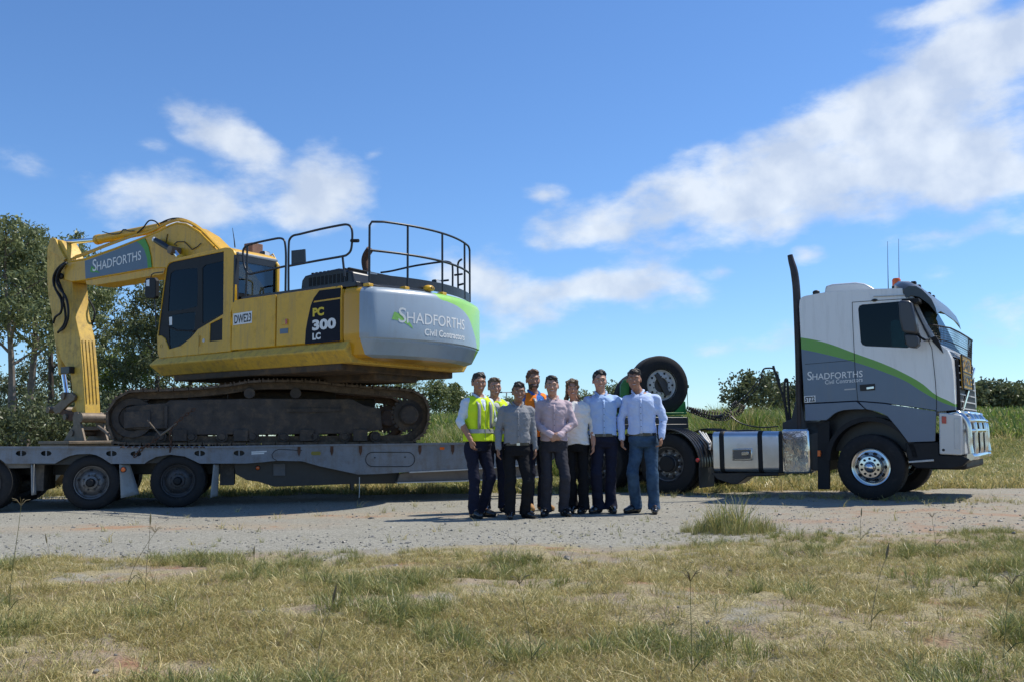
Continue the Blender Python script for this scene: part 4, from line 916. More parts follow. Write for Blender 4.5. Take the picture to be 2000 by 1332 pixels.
    for cx in (350, 470, 600, 705): 
        b = MB(); u0, u1 = [t_[0] for t_ in q((cx-14, 846), (cx+14, 846))]; b.box(u0, u1, f0-.04, f0+.02, q((cx, 861))[0][1], q((cx, 838))[0][1]); b.build('roller_guard', FRM, ex, TR, bevel=.006)
# carbody between the tracks and the slewing ring
mb = MB(); c0 = TR.I @ (EX.M @ Vector((0, 0, 0)))
mb.box(c0.x-1.45, c0.x+1.5, .7, 2.6, DECK+.20, DECK+.72); mb.box(c0.x-.85, c0.x+.85, .7, 2.6, DECK+.5, DECK+.84); mb.box(c0.x-1.3, c0.x+1.3, .55, .9, DECK+.36, DECK+.62); mb.box(c0.x-1.3, c0.x+1.3, 2.5, 2.75, DECK+.36, DECK+.62); mb.build('car_body', UND, ex, TR, bevel=.03)
zb = E(WN, (480, 716))[0][1]
MB().lathe([(.001, 0), (.72, 0), (.72, .08), (.80, .09), (.80, .2), (.001, .2)], (0, 0, DECK+.78), 'z', 40).build('slewing_ring', UND, ex, EX)
MB().lathe([(.001, 0), (.68, 0), (.70, .5), (.001, .5)], (0, 0, zb-.45), 'z', 40).build('slewing_cover', UND, ex, EX)
# --- house: floor frame, skirt, engine house
zL = E(WN, (311.5, 699.6), (664.7, 665)); zl = (zL[0][1]+zL[1][1])/2
print('panel base z', zL, 'skirt', E(WN+.08, (296.5,716),(664,681)), 'bottom', E(WN-.05, (312,730),(664,710)))
UF, UR = E(WN, (308, 700))[0][0], E(WN, (668, 668))[0][0]
cwz = [q[1] for q in E(WN, (701,556.5),(701,661),(701,697))]
print('UF UR', UF, UR, 'cw z', cwz, 'cab top', E(WN, (440,483)), 'panel top', E(WN, (459,591),(541,574),(625,567),(665,560)))
zr = zl-.11; zbt = zl-.30
mb = MB()   # skirt all round: sloping upper face, overhanging lip, lower face tucked in
def ringpts(o): return [(UF+.05+o, WN+o-.02), (UR-.12, WN+o-.02), (UR-.12, -WN-o+.02), (UF+.05+o, -WN-o+.02)]
lv = [(ringpts(0), zl), (ringpts(.085), zr), (ringpts(.085), zr-.02), (ringpts(-.06), zbt), ]
vs = [(x_, y_, z_) for rp_, z_ in lv for x_, y_ in rp_]; fs = [(i*4+k, i*4+(k+1) % 4, (i+1)*4+(k+1) % 4, (i+1)*4+k) for i in range(3) for k in range(4)]+[(0,1,2,3),(12,13,14,15)]
mb.add(vs, fs); mb.build('skirt', YEL2, ex, EX, bevel=.012)
mb = MB(); mb.box(UR+.1, UF-.3, -WN+.1, WN-.1, zbt-.10, zbt+.02); mb.box(-2.6, 1.0, -.5, .5, zbt-.2, zbt-.08); mb.build('belly_plate', UND, ex, EX, bevel=.02)
# service doors (near side) and engine house core
zt1 = E(WN, (541, 575))[0][1]; zt2 = E(WN, (650, 561))[0][1]
ptop = (zt1+zt2)/2
core = MB(); core.box(UR+.02, E(WN, (462, 600))[0][0], -WN+.03, WN-.03, zl, ptop-.04); core.build('engine_house', YEL, ex, EX, bevel=.02)
u = lambda px, py=620: E(WN, (px, py))[0][0]
def door(name, a, b, z0, z1, M_=YEL, t=.028): return MB().box(min(a, b), max(a, b), WN-.03, WN-.03+t, z0, z1).build(name, M_, ex, EX, bevel=.018, seg=3)
d1 = door('service_door', u(452), u(537.5), zl+.012, ptop); d2 = door('service_door', u(539.5), u(666), zl+.012, ptop)
MB().prism(E(WN, (596,672),(597.5,645),(601,625),(607,598),(613,583),(624,568),(666,563),(665,581),(613.5,588.5),(611.5,592),(664.6,584.5),(664.4,666)), WN, WN+.004).build('decal_panel', mat('dark decal', (.009,.011,.020), .6, spec=.15), d2, EX, 0)
text_on(EX, WN+.004, [('PC', 1, 0, 0, .05)], (611,618), (633,615), (611,602.5), YPR, 'lettering', d2, .003)
text_on(EX, WN+.004, [('300', 1, 0, 0, .05)], (610,645), (656.5,640), (610,625.5), WPR, 'lettering', d2, .003)
text_on(EX, WN+.004, [('LC', 1, 0, 0, .05)], (610.5,663.5), (626.5,661.5), (610.5,651), WPR, 'lettering', d2, .003)
pl = MB().prism(E(WN, (456,613.5),(492.5,608),(492,631),(456,635.8)), WN, WN+.004).build('number_plate_decal', WPR, d1, EX, 0)
text_on(EX, WN+.004, [('DWE23', 1, 0, 0, .015)], (458,632.5), (490.5,627.5), (458,616.5), BPR, 'lettering', d1, .003)
mb = MB(); mb.prism(E(WN, (551,624),(562.5,623),(562.5,634),(551,635)), WN, WN+.012); mb.build('door_latch', YEL2, d2, EX, bevel=.003)
MB().prism(E(WN, (559,624),(562,624),(562,633),(559,633.5)), WN+.012, WN+.018).build('latch_insert', RED, d2, EX, 0)
MB().prism(E(WN, (547,643),(563,641),(562.5,651),(547,652.5)), WN, WN+.004).build('safety_label', SIGNB, d2, EX, 0)
# black deck edging, hood with louvres
uh0, uh1 = u(464), UR-.12
mb = MB(); mb.box(UR-.2, uh0, .42, WN-.06, ptop-.02, ptop+.05); mb.box(UR-.2, .35, -WN+.06, .42, ptop-.02, ptop+.05); mb.build('walkway', BLK, ex, EX, bevel=.008)
mb = MB(); hz = E(.95, (600, 537))[0][1]
ha, hb = E(.95, (586,560))[0][0], -2.55
mb.prism([(ha, ptop+.03),(ha-.03,hz-.08),(ha-.10,hz-.01),(ha-.2,hz),(hb+.3,hz+.03),(hb,hz-.05),(hb-.05,ptop+.03)], -.9, .95); hood = mb.build('engine_hood', BLK, ex, EX, bevel=.03)
for k in range(10):
    x_ = ha-.22-k*.085; MB().box(x_-.045, x_, -.2, .93, hz-.003+.0*k, hz+.022).build('louvre', BLKM, hood, EX, bevel=.004)
for k in range(10):
    x_ = ha-.2-k*.085; MB().box(x_-.05, x_, .947, .957, hz-.19, hz-.06).build('side_louvre', BLKM, hood, EX)
pq = EX.hit(718, 552, 'y', .35); 
mb = MB(); pts = EX.p3(.35, [(718,552),(717.5,535),(714,520),(713,508),(716,498),(723,487)]); mb.tube(catmull(pts, 4), [.055]*4+[.058]*17, 14); mb.build('exhaust_pipe', RUST, ex, EX)
c_ = EX.p3(.85, [(717.5,531.5),(737,534.5),(737,541.5),(717.5,538)]); MB().add([*c_], [(0,1,2,3)]).build('id_sticker', WPR, hood, EX, 0)
# --- cab
cab = MB()
side = [(311.3,699.6),(307.5,690),(306.5,656),(309,640),(317,575),(325,521),(328,515),(337,509),(347,504.5),(406,491.5),(440,484),(449,484.5),(455,489),(458,497),(458.4,590),(450.5,611),(450.7,686)]
glass_px = [(325.5,522),(330,515.5),(338,512),(436.7,491.8),(435.5,614),(386,643.5),(380,651),(372,660),(352,675.5),(330,682),(326,671),(322,661),(315,655.8),(308.4,655.5),(310,640),(318,575)]
w0 = WN-.05
opening = E(WN, *glass_px)
cabm = MB(); cabm.add(*plate(E(WN, *side), [opening, E(WN, (410,633),(434,621),(433.5,664),(409,667))], w0, WN)); cabside = cabm.build('cab_side', YEL, ex, EX, bevel=.008)
fw = .52                                                 # far wall of the cab
cabm = MB(); cabm.add(*plate(E(WN, *side), [opening], fw, fw+.04)); cabm.build('cab_far_side', YEL, ex, EX)
def strip(name, px, M_, a=fw+.04, b=None, t=.04, **k):
    b = b if b is not None else w0
    pts = E(WN, *px); mb = MB(); vs = []; n = len(pts)
    cx = sum(p[0] for p in E(WN, *side))/len(side); cz = sum(p[1] for p in E(WN, *side))/len(side)
    inner = []
    for p in pts:
        d = Vector((cx-p[0], cz-p[1])).normalized()*t; inner.append((p[0]+d.x, p[1]+d.y))
    mb.prism(pts+inner[::-1], a, b); return mb.build(name, M_, ex, EX, **k)
strip('cab_roof', side[7:14], YEL); strip('cab_floor', [(450.7,686),(311.3,699.6)], YEL)
strip('cab_front_sill', [(311.3,699.6),(307.5,690),(306.5,656)], YEL)
strip('cab_rear_sill', [(458.4,590),(450.5,611),(450.7,686)], YEL)
# windscreen (faces the boom) and rear glass
strip('windscreen', [(307,655),(317,575),(325,521),(337,510)], GLS, t=.006)
ur = E(WN, (458.2, 540))[0][0]; zr0, zr1 = E(WN, (458.2,588), (458.2,502))[0][1], E(WN, (458.2,588), (458.2,502))[1][1]
mb = MB(); mb.add(*plate([(fw, zr0-.02), (w0+.05, zr0-.02), (w0+.05, zr1+.03), (fw, zr1+.03)], [[(fw+.06, zr0+.04), (w0-.03, zr0+.04), (w0-.03, zr1-.06), (fw+.06, zr1-.06)]], ur-.005, ur+.03, 'x')); mb.build('cab_rear_frame', BLK, ex, EX)
MB().box(ur+.008, ur+.014, fw+.05, w0-.02, zr0+.02, zr1-.05).build('rear_window', glass('smoked glass', (.22,.27,.32), .10), ex, EX, 0)
MB().tube([EX.hit(458,500,'y',WN)*0+Vector((ur-.02, fw+.02, zr0-.05)), Vector((ur-.02, fw+.02, zr1-.02)), Vector((ur+.06, fw+.02, zr1+.07))], .035, 10).build('cab_corner_post', YEL, ex, EX)
MB().box(ur-.01, ur+.5, fw, w0, zr1+.03, zr1+.09).build('cab_roof_hatch', mat('grey roof', (.2,.22,.24), .5), ex, EX, bevel=.02)
# black door frame inside the opening with two panes, and fixed rear pane
def frm(name, outer, holes, w_, M_, t=.02, par=cabside):
    mb = MB(); mb.add(*plate(E(WN, *outer), [E(WN, *h) for h in holes], w_, w_+t)); return mb.build(name, M_, par, EX, 0)
sh = lambda pts, cx, cy, k: [(cx+(a-cx)*k, cy+(b-cy)*k) for a, b in pts]
up = [(331.5,535),(339,529),(358,525.5),(384,524),(385,560),(384,599),(356,605.5),(327,608.5),(328,580)]
lo = [(328,617),(350,613),(380,609.5),(378,640),(372,655),(360,667),(345,676),(331,680.5),(329.5,665)]
rp = [(394,524),(400,517.5),(434.8,510),(434,612),(394,632)]
frm('door_frame', glass_px, [up, lo, rp], WN-.035, BLKM)
for nm, pp, g_ in (('door_glass', up, GLS), ('door_glass', lo, GLS), ('side_glass', rp, GLD)):
    MB().prism(E(WN, *pp), WN-.028, WN-.022).build(nm, g_, cabside, EX, 0)
MB().prism(E(WN, (410,633),(434,621),(433.5,664),(409,667)), WN-.02, WN-.012).build('vent_panel', BLKM, cabside, EX, 0)
mb = MB(); mb.lathe([(.001,-.004),(.030,-.004),(.03,.004)], EX.hit(315.5,676,'y',WN), 'y', 16); o = mb.build('round_vent', BLKM, cabside, EX); 
mb = MB(); mb.tube(EX.p3(WN+.012, [(389,655.5),(388.6,666),(387.6,676)]), .007, 6); mb.tube(EX.p3(WN+.001, [(387.5,650),(388,692)]), .003, 4); mb.build('door_hinge', YEL2, cabside, EX)
MB().lathe([(.001,.004),(.03,.004),(.03,.0)], EX.hit(397.8,665,'y',WN), 'y', 16).build('round_sticker', LGT, cabside, EX)
MB().add([*EX.p3(WN-.02, [(329,620),(336,619),(336,635),(329,636)])], [(0,1,2,3)]).build('door_sticker', WPR, cabside, EX, 0)
MB().tube(EX.p3(WN-.01, [(328,638),(345,645),(380,647)]), .012, 8).build('grab_bar', BLKM, cabside, EX)
# seat, console and levers inside
s0 = E(.95, (400, 640))[0]
mb = MB(); mb.box(s0[0]-.25, s0[0]+.28, .72, 1.18, s0[1]-.12, s0[1]); mb.build('seat', mat('seat fabric', (.05,.05,.055), .9), ex, EX, bevel=.05)
mb = MB(); mb.prism([(s0[0]-.22,s0[1]),(s0[0]-.35,s0[1]+.72),(s0[0]-.24,s0[1]+.75),(s0[0]-.08,s0[1])], .74, 1.16); mb.build('seat_back', mat('seat back', (.12,.12,.12), .8), ex, EX, bevel=.04)
mb = MB(); mb.box(s0[0]-.3, s0[0]+.4, 1.2, 1.3, s0[1]-.2, s0[1]+.1); mb.box(s0[0]+.3, s0[0]+.42, 1.2, 1.3, s0[1]+.1, s0[1]+.3); mb.build('console', BLKM, ex, EX, bevel=.02)
# mirror ahead of the cab
mb = MB(); mb.prism(E(WN, (286,550),(288,544),(303,543),(307,548),(306.5,580),(304,584),(288,583.5),(285,578)), WN-.05, WN+.03); mr_ = mb.build('mirror', BLKM, ex, EX, bevel=.015)
MB().tube(EX.p3(WN-.02, [(305,640),(303,600),(301,575),(300,560)]), .012, 8).build('mirror_stalk', BLK, mr_, EX); MB().tube(EX.p3(WN-.02, [(294,546),(296,537),(301,534),(318,532)]), .010, 8).build('mirror_arm', BLK, mr_, EX)
MB().prism(E(WN, (289,548.5),(295,547),(295,560),(289,560)), WN+.03, WN+.034).build('mirror_glass', LENS, mr_, EX, 0)
# cab roof furniture
MB().tube(EX.p3(.9, [(459,484),(457,466),(454,446)]), [.012,.008,.004], 6).build('whip_aerial', BLK, ex, EX)
bb = MB(); c = EX.hit(484, 487, 'y', .2); bb.box(c.x-.14, c.x+.08, -.02, .22, c.z-.25, c.z+.10); bb.build('boom_foot_box', mat('rusty box', (.28,.14,.09), .7, var=.3, dirt=((.12,.08,.05), .4, 9)), ex, EX, bevel=.01)
c = EX.hit(517, 498, 'y', .45); wl = MB().box(c.x-.06, c.x+.06, .38, .52, c.z-.05, c.z+.05).build('work_lamp', BLK, ex, EX, bevel=.015); MB().box(c.x-.066, c.x-.06, .40, .50, c.z-.035, c.z+.035).build('lamp_lens', LENS, wl, EX)
MB().tube(EX.p3(.45, [(517,503),(520,512),(524,520)]), .01, 6).build('lamp_stalk', BLK, wl, EX)
MB().tube(EX.p3(.45, [(524,503),(533,497),(541,512),(538,525)]), .012, 6).build('lamp_guard', YEL, wl, EX)
# --- counterweight
nW, RC = 64, 5.2
def cw_u(w, off=0):                                       # plan curve of the tail
    hw = WN-.02; t = w/hw; base = UR-.42-.40*(1-t*t)
    return base+off
def cw_section(z):                                        # bulge of the vertical profile
    return None
zT, zR, zB = cwz; 
print('zT zR zB', zT, zR, zB)
prof = [(zT, .16), (zT-.012, .085), (zT-.05, .03), (zT-.12, .0), (zR+.10, .0), (zR+.02, .005), (zR, .025), (zR-.015, .025), (zR-.04, .04), (zB+.05, .12), (zB, .26), (zB-.02, .5)]
ws = [ (WN-.02)*math.sin(math.pi/2*(-1+2*i/nW)) for i in range(nW+1)]
vs = []; nz_ = len(prof)
def cwp(w, z, off):
    s_ = 1-abs(w)/(WN-.02); rnd = .16*(1-min(1, s_/.10))**2 if s_ < .10 else 0
    ww = w*(1-off*.55/(WN)) 
    return (cw_u(w, off)+rnd, ww, z)
for z, off in prof:
    for w in ws: vs.append(cwp(w, z, off))
ncol = nW+1; fs = [(i*ncol+k, i*ncol+k+1, (i+1)*ncol+k+1, (i+1)*ncol+k) for i in range(nz_-1) for k in range(nW)]
# front closing wall and sides
fb = len(vs)
for z, off in prof:
    for w in (-WN+.02, WN-.02): vs.append((UR-.01, w*(1-off*.55/WN), z))
for i in range(nz_-1):
    fs.append((fb+2*i, fb+2*i+1, fb+2*i+3, fb+2*i+2)); fs.append((i*ncol, (i+1)*ncol, fb+2*i+2, fb+2*i)); fs.append((i*ncol+nW, fb+2*i+1, fb+2*i+3, (i+1)*ncol+nW))
fs.append(tuple(range(nW+1))+(fb+1, fb)); fs.append(tuple((nz_-1)*ncol+k for k in range(nW+1))+(fb+2*nz_-1, fb+2*nz_-2))
def curve_mat(name, base, top, curve_pts, rng_, axis, zr_, low=None, lowz=None, side=None, rough=.3, band=None):
    """paint scheme cut by a drawn curve: z above the curve takes the second colour"""
    m = mat(name, base, rough, var=.05, vs=2, coat=.25, dirt=((.2,.19,.17), .12, 5), streak=.0); t = m.node_tree; n = t.nodes; l = t.links
    b = n['Principled BSDF']; cur = b.inputs['Base Color'].links[0].from_socket
    tc = n.new('ShaderNodeTexCoord'); sx = n.new('ShaderNodeSeparateXYZ'); l.new(tc.outputs['Object'], sx.inputs[0])
    def M2(op, a, c):
        x = n.new('ShaderNodeMath'); x.operation = op
        for i, v in enumerate((a, c)):
            if hasattr(v, 'links'): l.new(v, x.inputs[i])
            else: x.inputs[i].default_value = v
        return x.outputs[0]
    xn = n.new('ShaderNodeMapRange'); l.new(sx.outputs[axis], xn.inputs[0]); xn.inputs[1].default_value = rng_[0]; xn.inputs[2].default_value = rng_[1]
    def fc(pts):
        f_ = n.new('ShaderNodeFloatCurve'); l.new(xn.outputs[0], f_.inputs['Value']); c = f_.mapping.curves[0]
        pp = [((a-rng_[0])/(rng_[1]-rng_[0]), (z-zr_[0])/(zr_[1]-zr_[0])) for a, z in pts]
        while len(c.points) < len(pp): c.points.new(.5, .5)
        for i, p in enumerate(sorted(pp)): c.points[i].location = p
        f_.mapping.update(); return M2('ADD', M2('MULTIPLY', f_.outputs[0], zr_[1]-zr_[0]), zr_[0])
    def over(cond, col, cur):
        x = n.new('ShaderNodeMix'); x.data_type = 'RGBA'; l.new(cond, x.inputs[0]); l.new(cur, x.inputs[6]); x.inputs[7].default_value = (*col, 1); return x.outputs[2]
    for pts, col in curve_pts: cur = over(M2('GREATER_THAN', sx.outputs[2], fc(pts)), col, cur)
    if low: cur = over(M2('LESS_THAN', sx.outputs[2], lowz), low, cur)
    if side: cur = over(M2('GREATER_THAN', sx.outputs[0], side[0]), side[1], cur)
    if band: cur = over(M2('LESS_THAN', sx.outputs[2], band[0]), band[1], cur)
    mpn = n.new('ShaderNodeMapping'); mpn.inputs['Scale'].default_value = (6, 6, .6); l.new(tc.outputs['Object'], mpn.inputs['Vector'])
    s1n = n.new('ShaderNodeTexNoise'); s1n.inputs['Scale'].default_value = 1.5; s1n.inputs['Detail'].default_value = 8; s1n.inputs['Roughness'].default_value = .7; l.new(mpn.outputs[0], s1n.inputs['Vector'])
    s2n = n.new('ShaderNodeMapRange'); l.new(s1n.outputs['Fac'], s2n.inputs[0]); s2n.inputs[1].default_value = .5; s2n.inputs[2].default_value = .75; s2n.inputs[4].default_value = .22
    cur = over(s2n.outputs[0], (.20,.18,.15), cur)
    l.new(cur, b.inputs['Base Color']); return m
def cw_hit(px, py):
    w = 0
    for _ in range(40):
        q = EX.hit(px, py, 'x', cw_u(w)); w = .5*w+.5*max(-1.38, min(1.38, q.y))
    return w, q.z
gpts = [cw_hit(*p) for p in ((860,584),(875,590),(897,601),(914,619),(923,642),(930,668),(933,690))]
gq = [(-1.5, zB-.3)]
for w_, z_ in sorted(gpts): 
    if w_ > gq[-1][0]+.02: gq.append((w_, z_))
gq += [(gq[-1][0]+.25, zT+.25), (1.5, zT+.4)]
CWG = curve_mat('counterweight paint', (.29,.36,.43), None, [(gq, (.30,.62,.10))], (-1.5, 1.5), 1, (zB-.3, zT+.6), side=(UR-.30, (.58,.30,.010)), band=(zB+.012, (.40,.22,.02)))
cw = MB().add(vs, fs).build('counterweight', CWG, ex, EX, 40)
def on_cw(name, parts, w0_, w1_, z0_, h, M_):
    vs_, fs_ = text_geo(parts); o = []
    for a, b in vs_:
        w = w0_+(w1_-w0_)*a; o.append((cw_u(w)-.003, w, z0_+h*b))
    return MB().add(o, fs_).build(name, M_, cw, EX, 0)
def cw_hit(px, py):
    w = 0
    for _ in range(30):
        q = EX.hit(px, py, 'x', cw_u(w)); w = .5*w+.5*max(-1.39, min(1.39, q.y))
    return w, q.z
a = cw_hit(778, 624); b = cw_hit(907, 650); c = cw_hit(778, 595); print('cw text', a, b, c)
on_cw('lettering', SHAD, a[0], b[0], (a[1]+b[1])/2, c[1]-a[1], WPR)
a = cw_hit(829, 652); b = cw_hit(907, 667.5); c = cw_hit(829, 639)
on_cw('lettering', [('Civil Contractors', 1, 0, 0, .022)], a[0], b[0], (a[1]+b[1])/2, (c[1]-a[1]), WPR)
sw = [cw_hit(*p) for p in ((765,624),(770,609),(785,615),(795,624),(803,634),(807,643),(797,635),(785,628))]
MB().add([(cw_u(w)-.0025, w, z) for w, z in sw], [tuple(range(len(sw)))]).build('green_swoosh', mat('swoosh green', (.25,.55,.12), .5), cw, EX, 0)
for px, py in ((736,553),(807,566),(880,590)):   # yellow lifting lugs
    w, z = cw_hit(px, py+8); c = (cw_u(w)+.16, w, zT+.015); MB().box(c[0]-.05, c[0]+.06, w-.05, w+.05, zT-.01, zT+.035).build('lifting_lug', YEL, cw, EX, bevel=.008)
w, z = cw_hit(850, 583); c = (cw_u(w)+.12, w, zT+.03); MB().ball((c[0], c[1], zT+.05), (.08, .10, .05)).build('rear_camera_hood', YEL, cw, EX); MB().box(c[0]-.075, c[0]-.05, w-.03, w+.03, zT+.03, zT+.07).build('rear_camera', BLK, cw, EX)
w, z = cw_hit(883, 580); c = (cw_u(w)+.3, w, z); lp = MB().box(c[0]-.04, c[0]+.05, w-.07, w+.07, zT+.12, zT+.25).build('rear_lamp', BLK, ex, EX, bevel=.02); MB().box(c[0]-.046, c[0]-.04, w-.055, w+.055, zT+.135, zT+.235).build('lamp_lens', LENS, lp, EX)
# --- guard rails
RT = .017
def rail(name, pts, closed=False, r=RT, par=None): return MB().tube(pts, r, 10, closed=closed).build(name, BLK, par or ex, EX, 60)
zmid = E(1.2, (693, 494))[0][1]; ztop = E(1.2, (693, 436))[0][1]; zdk = E(1.2, (693, 541))[0][1]; print('rail z', zdk, zmid, ztop)
def arc(w, z, off=.17): return Vector((cw_u(w, off)+.02, w, z))
WR0, WR1 = 1.2, -1.22
al = [WR0+(WR1-WR0)*i/24 for i in range(25)]
edge = MB()
for i in range(24):
    p, q = arc(al[i], 0), arc(al[i+1], 0); edge.bar((p.x, p.y, zdk-.06), (q.x, q.y, zdk-.06), .012, .14)
edge.build('kick_plate', BLK, ex, EX)
tops = [arc(w, ztop) for w in al]; tops[0].z -= .10; 
first = arc(WR0, 0)
rail('guard_rail', catmull([Vector((first.x, WR0, zdk-.1)), Vector((first.x, WR0, ztop-.18))], 2)+[Vector((first.x, WR0, ztop-.08)), Vector((first.x-.015, WR0-.03, ztop-.02))]+[arc(w, ztop) for w in al[2:-1]]+[arc(WR1+.02, ztop-.03), arc(WR1, ztop-.06)])
rail('guard_rail', [arc(w, zmid) for w in al])
for w in (.62, -.10, -.88, WR1): p = arc(w, 0); rail('rail_post', [Vector((p.x, p.y, zdk-.12)), Vector((p.x, p.y, ztop if w > WR1 else ztop-.06))])
def px_rail(name, w, px, r=RT): return rail(name, catmull(EX.p3(w, px), 4), r=r)
ws_ = WN-.10
# near side rails: two bent frames
px_rail('side_rail', ws_, [(563.5,572),(563.5,520),(564,480),(566,468),(573,461),(586,458),(625,448.5),(665,440.5),(678,439.5),(685,444),(688,455),(687.5,475),(685,490),(678,498),(668,501.5),(625,509),(566,520)])
px_rail('side_rail', ws_, [(669,502),(671,520),(673,541)])
px_rail('side_rail', ws_, [(557.5,577),(558,540),(558.5,500),(557,478),(554,469),(546,466),(530,468.5),(500,475),(483,480.5),(476,487),(474.5,497),(476,515),(481,530),(487,536),(500,533.5),(556,521)])
px_rail('side_rail', ws_, [(478.5,588),(481,560),(482,530),(483,481)])
MB().prism(E(ws_, (568,490),(594,487),(595,512),(568,518)), ws_-.03, ws_-.01).build('rail_plate', BLK, ex, EX)
a = EX.p3(ws_, [(686,471),(700,471)]); MB().tube([a[0], a[1]], .026, 8).build('rail_clamp', BLKM, ex, EX)
# far side rails
for px in ([(744,533),(765,530),(810,520),(860,512.5),(874,512),(882,516),(884,525),(884,560),(884,575)], [(818,557),(850,551),(876,548)]): px_rail('side_rail', -WN+.25, px)
px_rail('side_rail', -WN+.14, [(895,580),(894.5,540),(894,522),(896,512),(902,507)]); px_rail('side_rail', -WN+.14, [(888,538),(903,536)]); px_rail('side_rail', -WN+.14, [(894,558),(905,555)])
# --- boom
BW = .24
boom_px = [(125,547),(126,520),(134,513),(166,507.5),(225,487),(283,464.5),(312,452),(333,441.5),(345,437.5),(363,440),(388,455),(417,484),(450,520),(478,560),(500,610),(515,650),(490,668),(470,655),(440,600),(400,560),(360,535),(322.8,524),(296,524),(240,535),(168,547.5),(140,551)]
boom = MB().prism(E(BW, *boom_px), -BW, BW).build('boom', YEL, ex, EX, bevel=.015)
# raised edge flanges
fl = MB(); tp_ = EX.p3(BW, [(134,512),(166,506.5),(225,486),(283,463.5),(312,451),(333,440.5),(345,436.5),(363,439),(388,454),(417,483)])
fl.tube([Vector((p.x, BW-.01, p.z)) for p in tp_], .022, 8); fl.build('boom_edge', YEL, boom, EX)
sign = MB().prism(E(BW, (166.5,510.5),(225,490),(283,466.5),(290,482),(294.5,502),(296.5,523),(240,532.5),(168,545)), BW, BW+.012).build('boom_sign', SIGNB, boom, EX, 0)
MB().prism(E(BW+.012, (267,472.5),(283,466.5),(290,482),(294.5,502),(296.5,523),(289,524.2),(287.5,505),(282,488),(275,478.5)), BW+.012, BW+.016).build('green_curve', SIGNG, boom, EX, 0)
MB().prism(E(BW+.012, (176,531),(179,520),(187,526),(195,534),(186,532),(180,533)), BW+.012, BW+.016).build('green_swoosh', SIGNG, boom, EX, 0)
text_on(EX, BW+.014, SHAD, (181,531), (276,507.5), (181,508), WPR, 'lettering', boom, .003)
fl = MB().prism(E(BW-.02, (166,547),(240,534.5),(296,523.5),(322,523.5),(318,535),(250,547),(186,557),(168,556)), -BW+.02, BW-.03); fl.build('boom_underside', YEL, boom, EX)
# arm (stick): side plates and bright front face
AW = .17
arm_px = [(91.5,503),(92.5,484),(97,472),(103,467.5),(110,468),(119,470.5),(124,478),(129,488),(134,500),(140,512),(141,556),(144.5,610),(156,663),(161,725),(165,787),(166,812),(160,817),(152,812),(146,790),(141,760),(137,728),(118,700),(107,655),(102,619),(94,579),(91.5,540)]
arm = MB().prism(E(AW, *arm_px), -AW, AW).build('arm', YEL2, ex, EX, bevel=.012)
fa = [(143.5,600),(156,663),(161,725),(165,787)]
fr_ = EX.p3(AW, [(156.2,664),(161.2,725),(165.2,786)])
for k in range(4):
    w_ = AW-.05-k*.075; MB().tube([Vector((p.x-.005, w_, p.z)) for p in fr_], .011, 6).build('arm_rib', YEL2, arm, EX)
# knuckle brackets at the arm head
for w_ in (AW, -AW-.05): MB().prism(E(AW, (98,486),(102,467),(107,465.5),(112,468),(122,490),(132,507),(128,512),(118,500),(106,495)), w_, w_+.05).build('arm_bracket', YEL2, arm, EX, bevel=.006)
# cylinders
def cyl(name, a, b, r, M_, par, n=18, ends=True):
    mb = MB(); mb.tube([a, b], r, n); d = (b-a).normalized()
    if ends:
        mb.tube([b-d*.10, b+d*.004], r*1.12, n); mb.tube([a, a+d*.05], r*1.1, n)
    return mb.build(name, M_, par, EX)
a, b, c = EX.p3(0, [(316,445),(190,469),(112,475.5)]); b.y = a.y = c.y = 0
ac = cyl('arm_cylinder', a, b, .095, YEL, ex); cyl('cylinder_rod', b, c, .048, CHR, ac, ends=False)
MB().lathe([(.001,-.12),(.075,-.12),(.075,.12),(.001,.12)], c, 'y', 16).build('rod_eye', STL, ac, EX)
a, b, c = EX.p3(.02, [(99,545),(122,729),(131.5,789)]); 
a.x -= .02; bc = cyl('bucket_cylinder', Vector((a.x, .0, a.z)), Vector((b.x, .0, b.z)), .088, YEL2, ex); cyl('cylinder_rod', Vector((b.x, 0, b.z)), Vector((c.x, 0, c.z)), .045, CHR, bc, ends=False)
for w_, nm in ((BW+.13, 'near'), (-BW-.13, 'far')):
    a, b, c = EX.p3(w_, [(436,640),(352,505),(340,490)]); lc = cyl('boom_cylinder', a, b, .085, YEL, ex); cyl('cylinder_rod', b, c, .05, CHR, lc, ends=False)
    MB().lathe([(.001,-.10),(.075,-.10),(.075,.10),(.001,.10)], c, 'y', 16).build('pin_boss', STL, lc, EX)
c = EX.p3(BW+.1, [(304,470),(318,478),(330,486),(338,494)]); bl = MB().tube(c, [.05,.06,.05,.06], 12).build('boom_lamp', BLK, boom, EX); MB().tube([c[0], c[0]+(c[0]-c[1]).normalized()*.05], .052, 12).build('lamp_lens', LENS, bl, EX)
MB().tube(EX.p3(BW+.02, [(345,480),(340,478),(346,473),(360,473),(372,485),(375,488),(385,483),(392,476)]), .008, 6).build('boom_cable', BLKM, boom, EX)
MB().tube(EX.p3(BW+.01, [(327,458),(324,475),(326,482)]), .008, 6).build('boom_cable', BLKM, boom, EX)
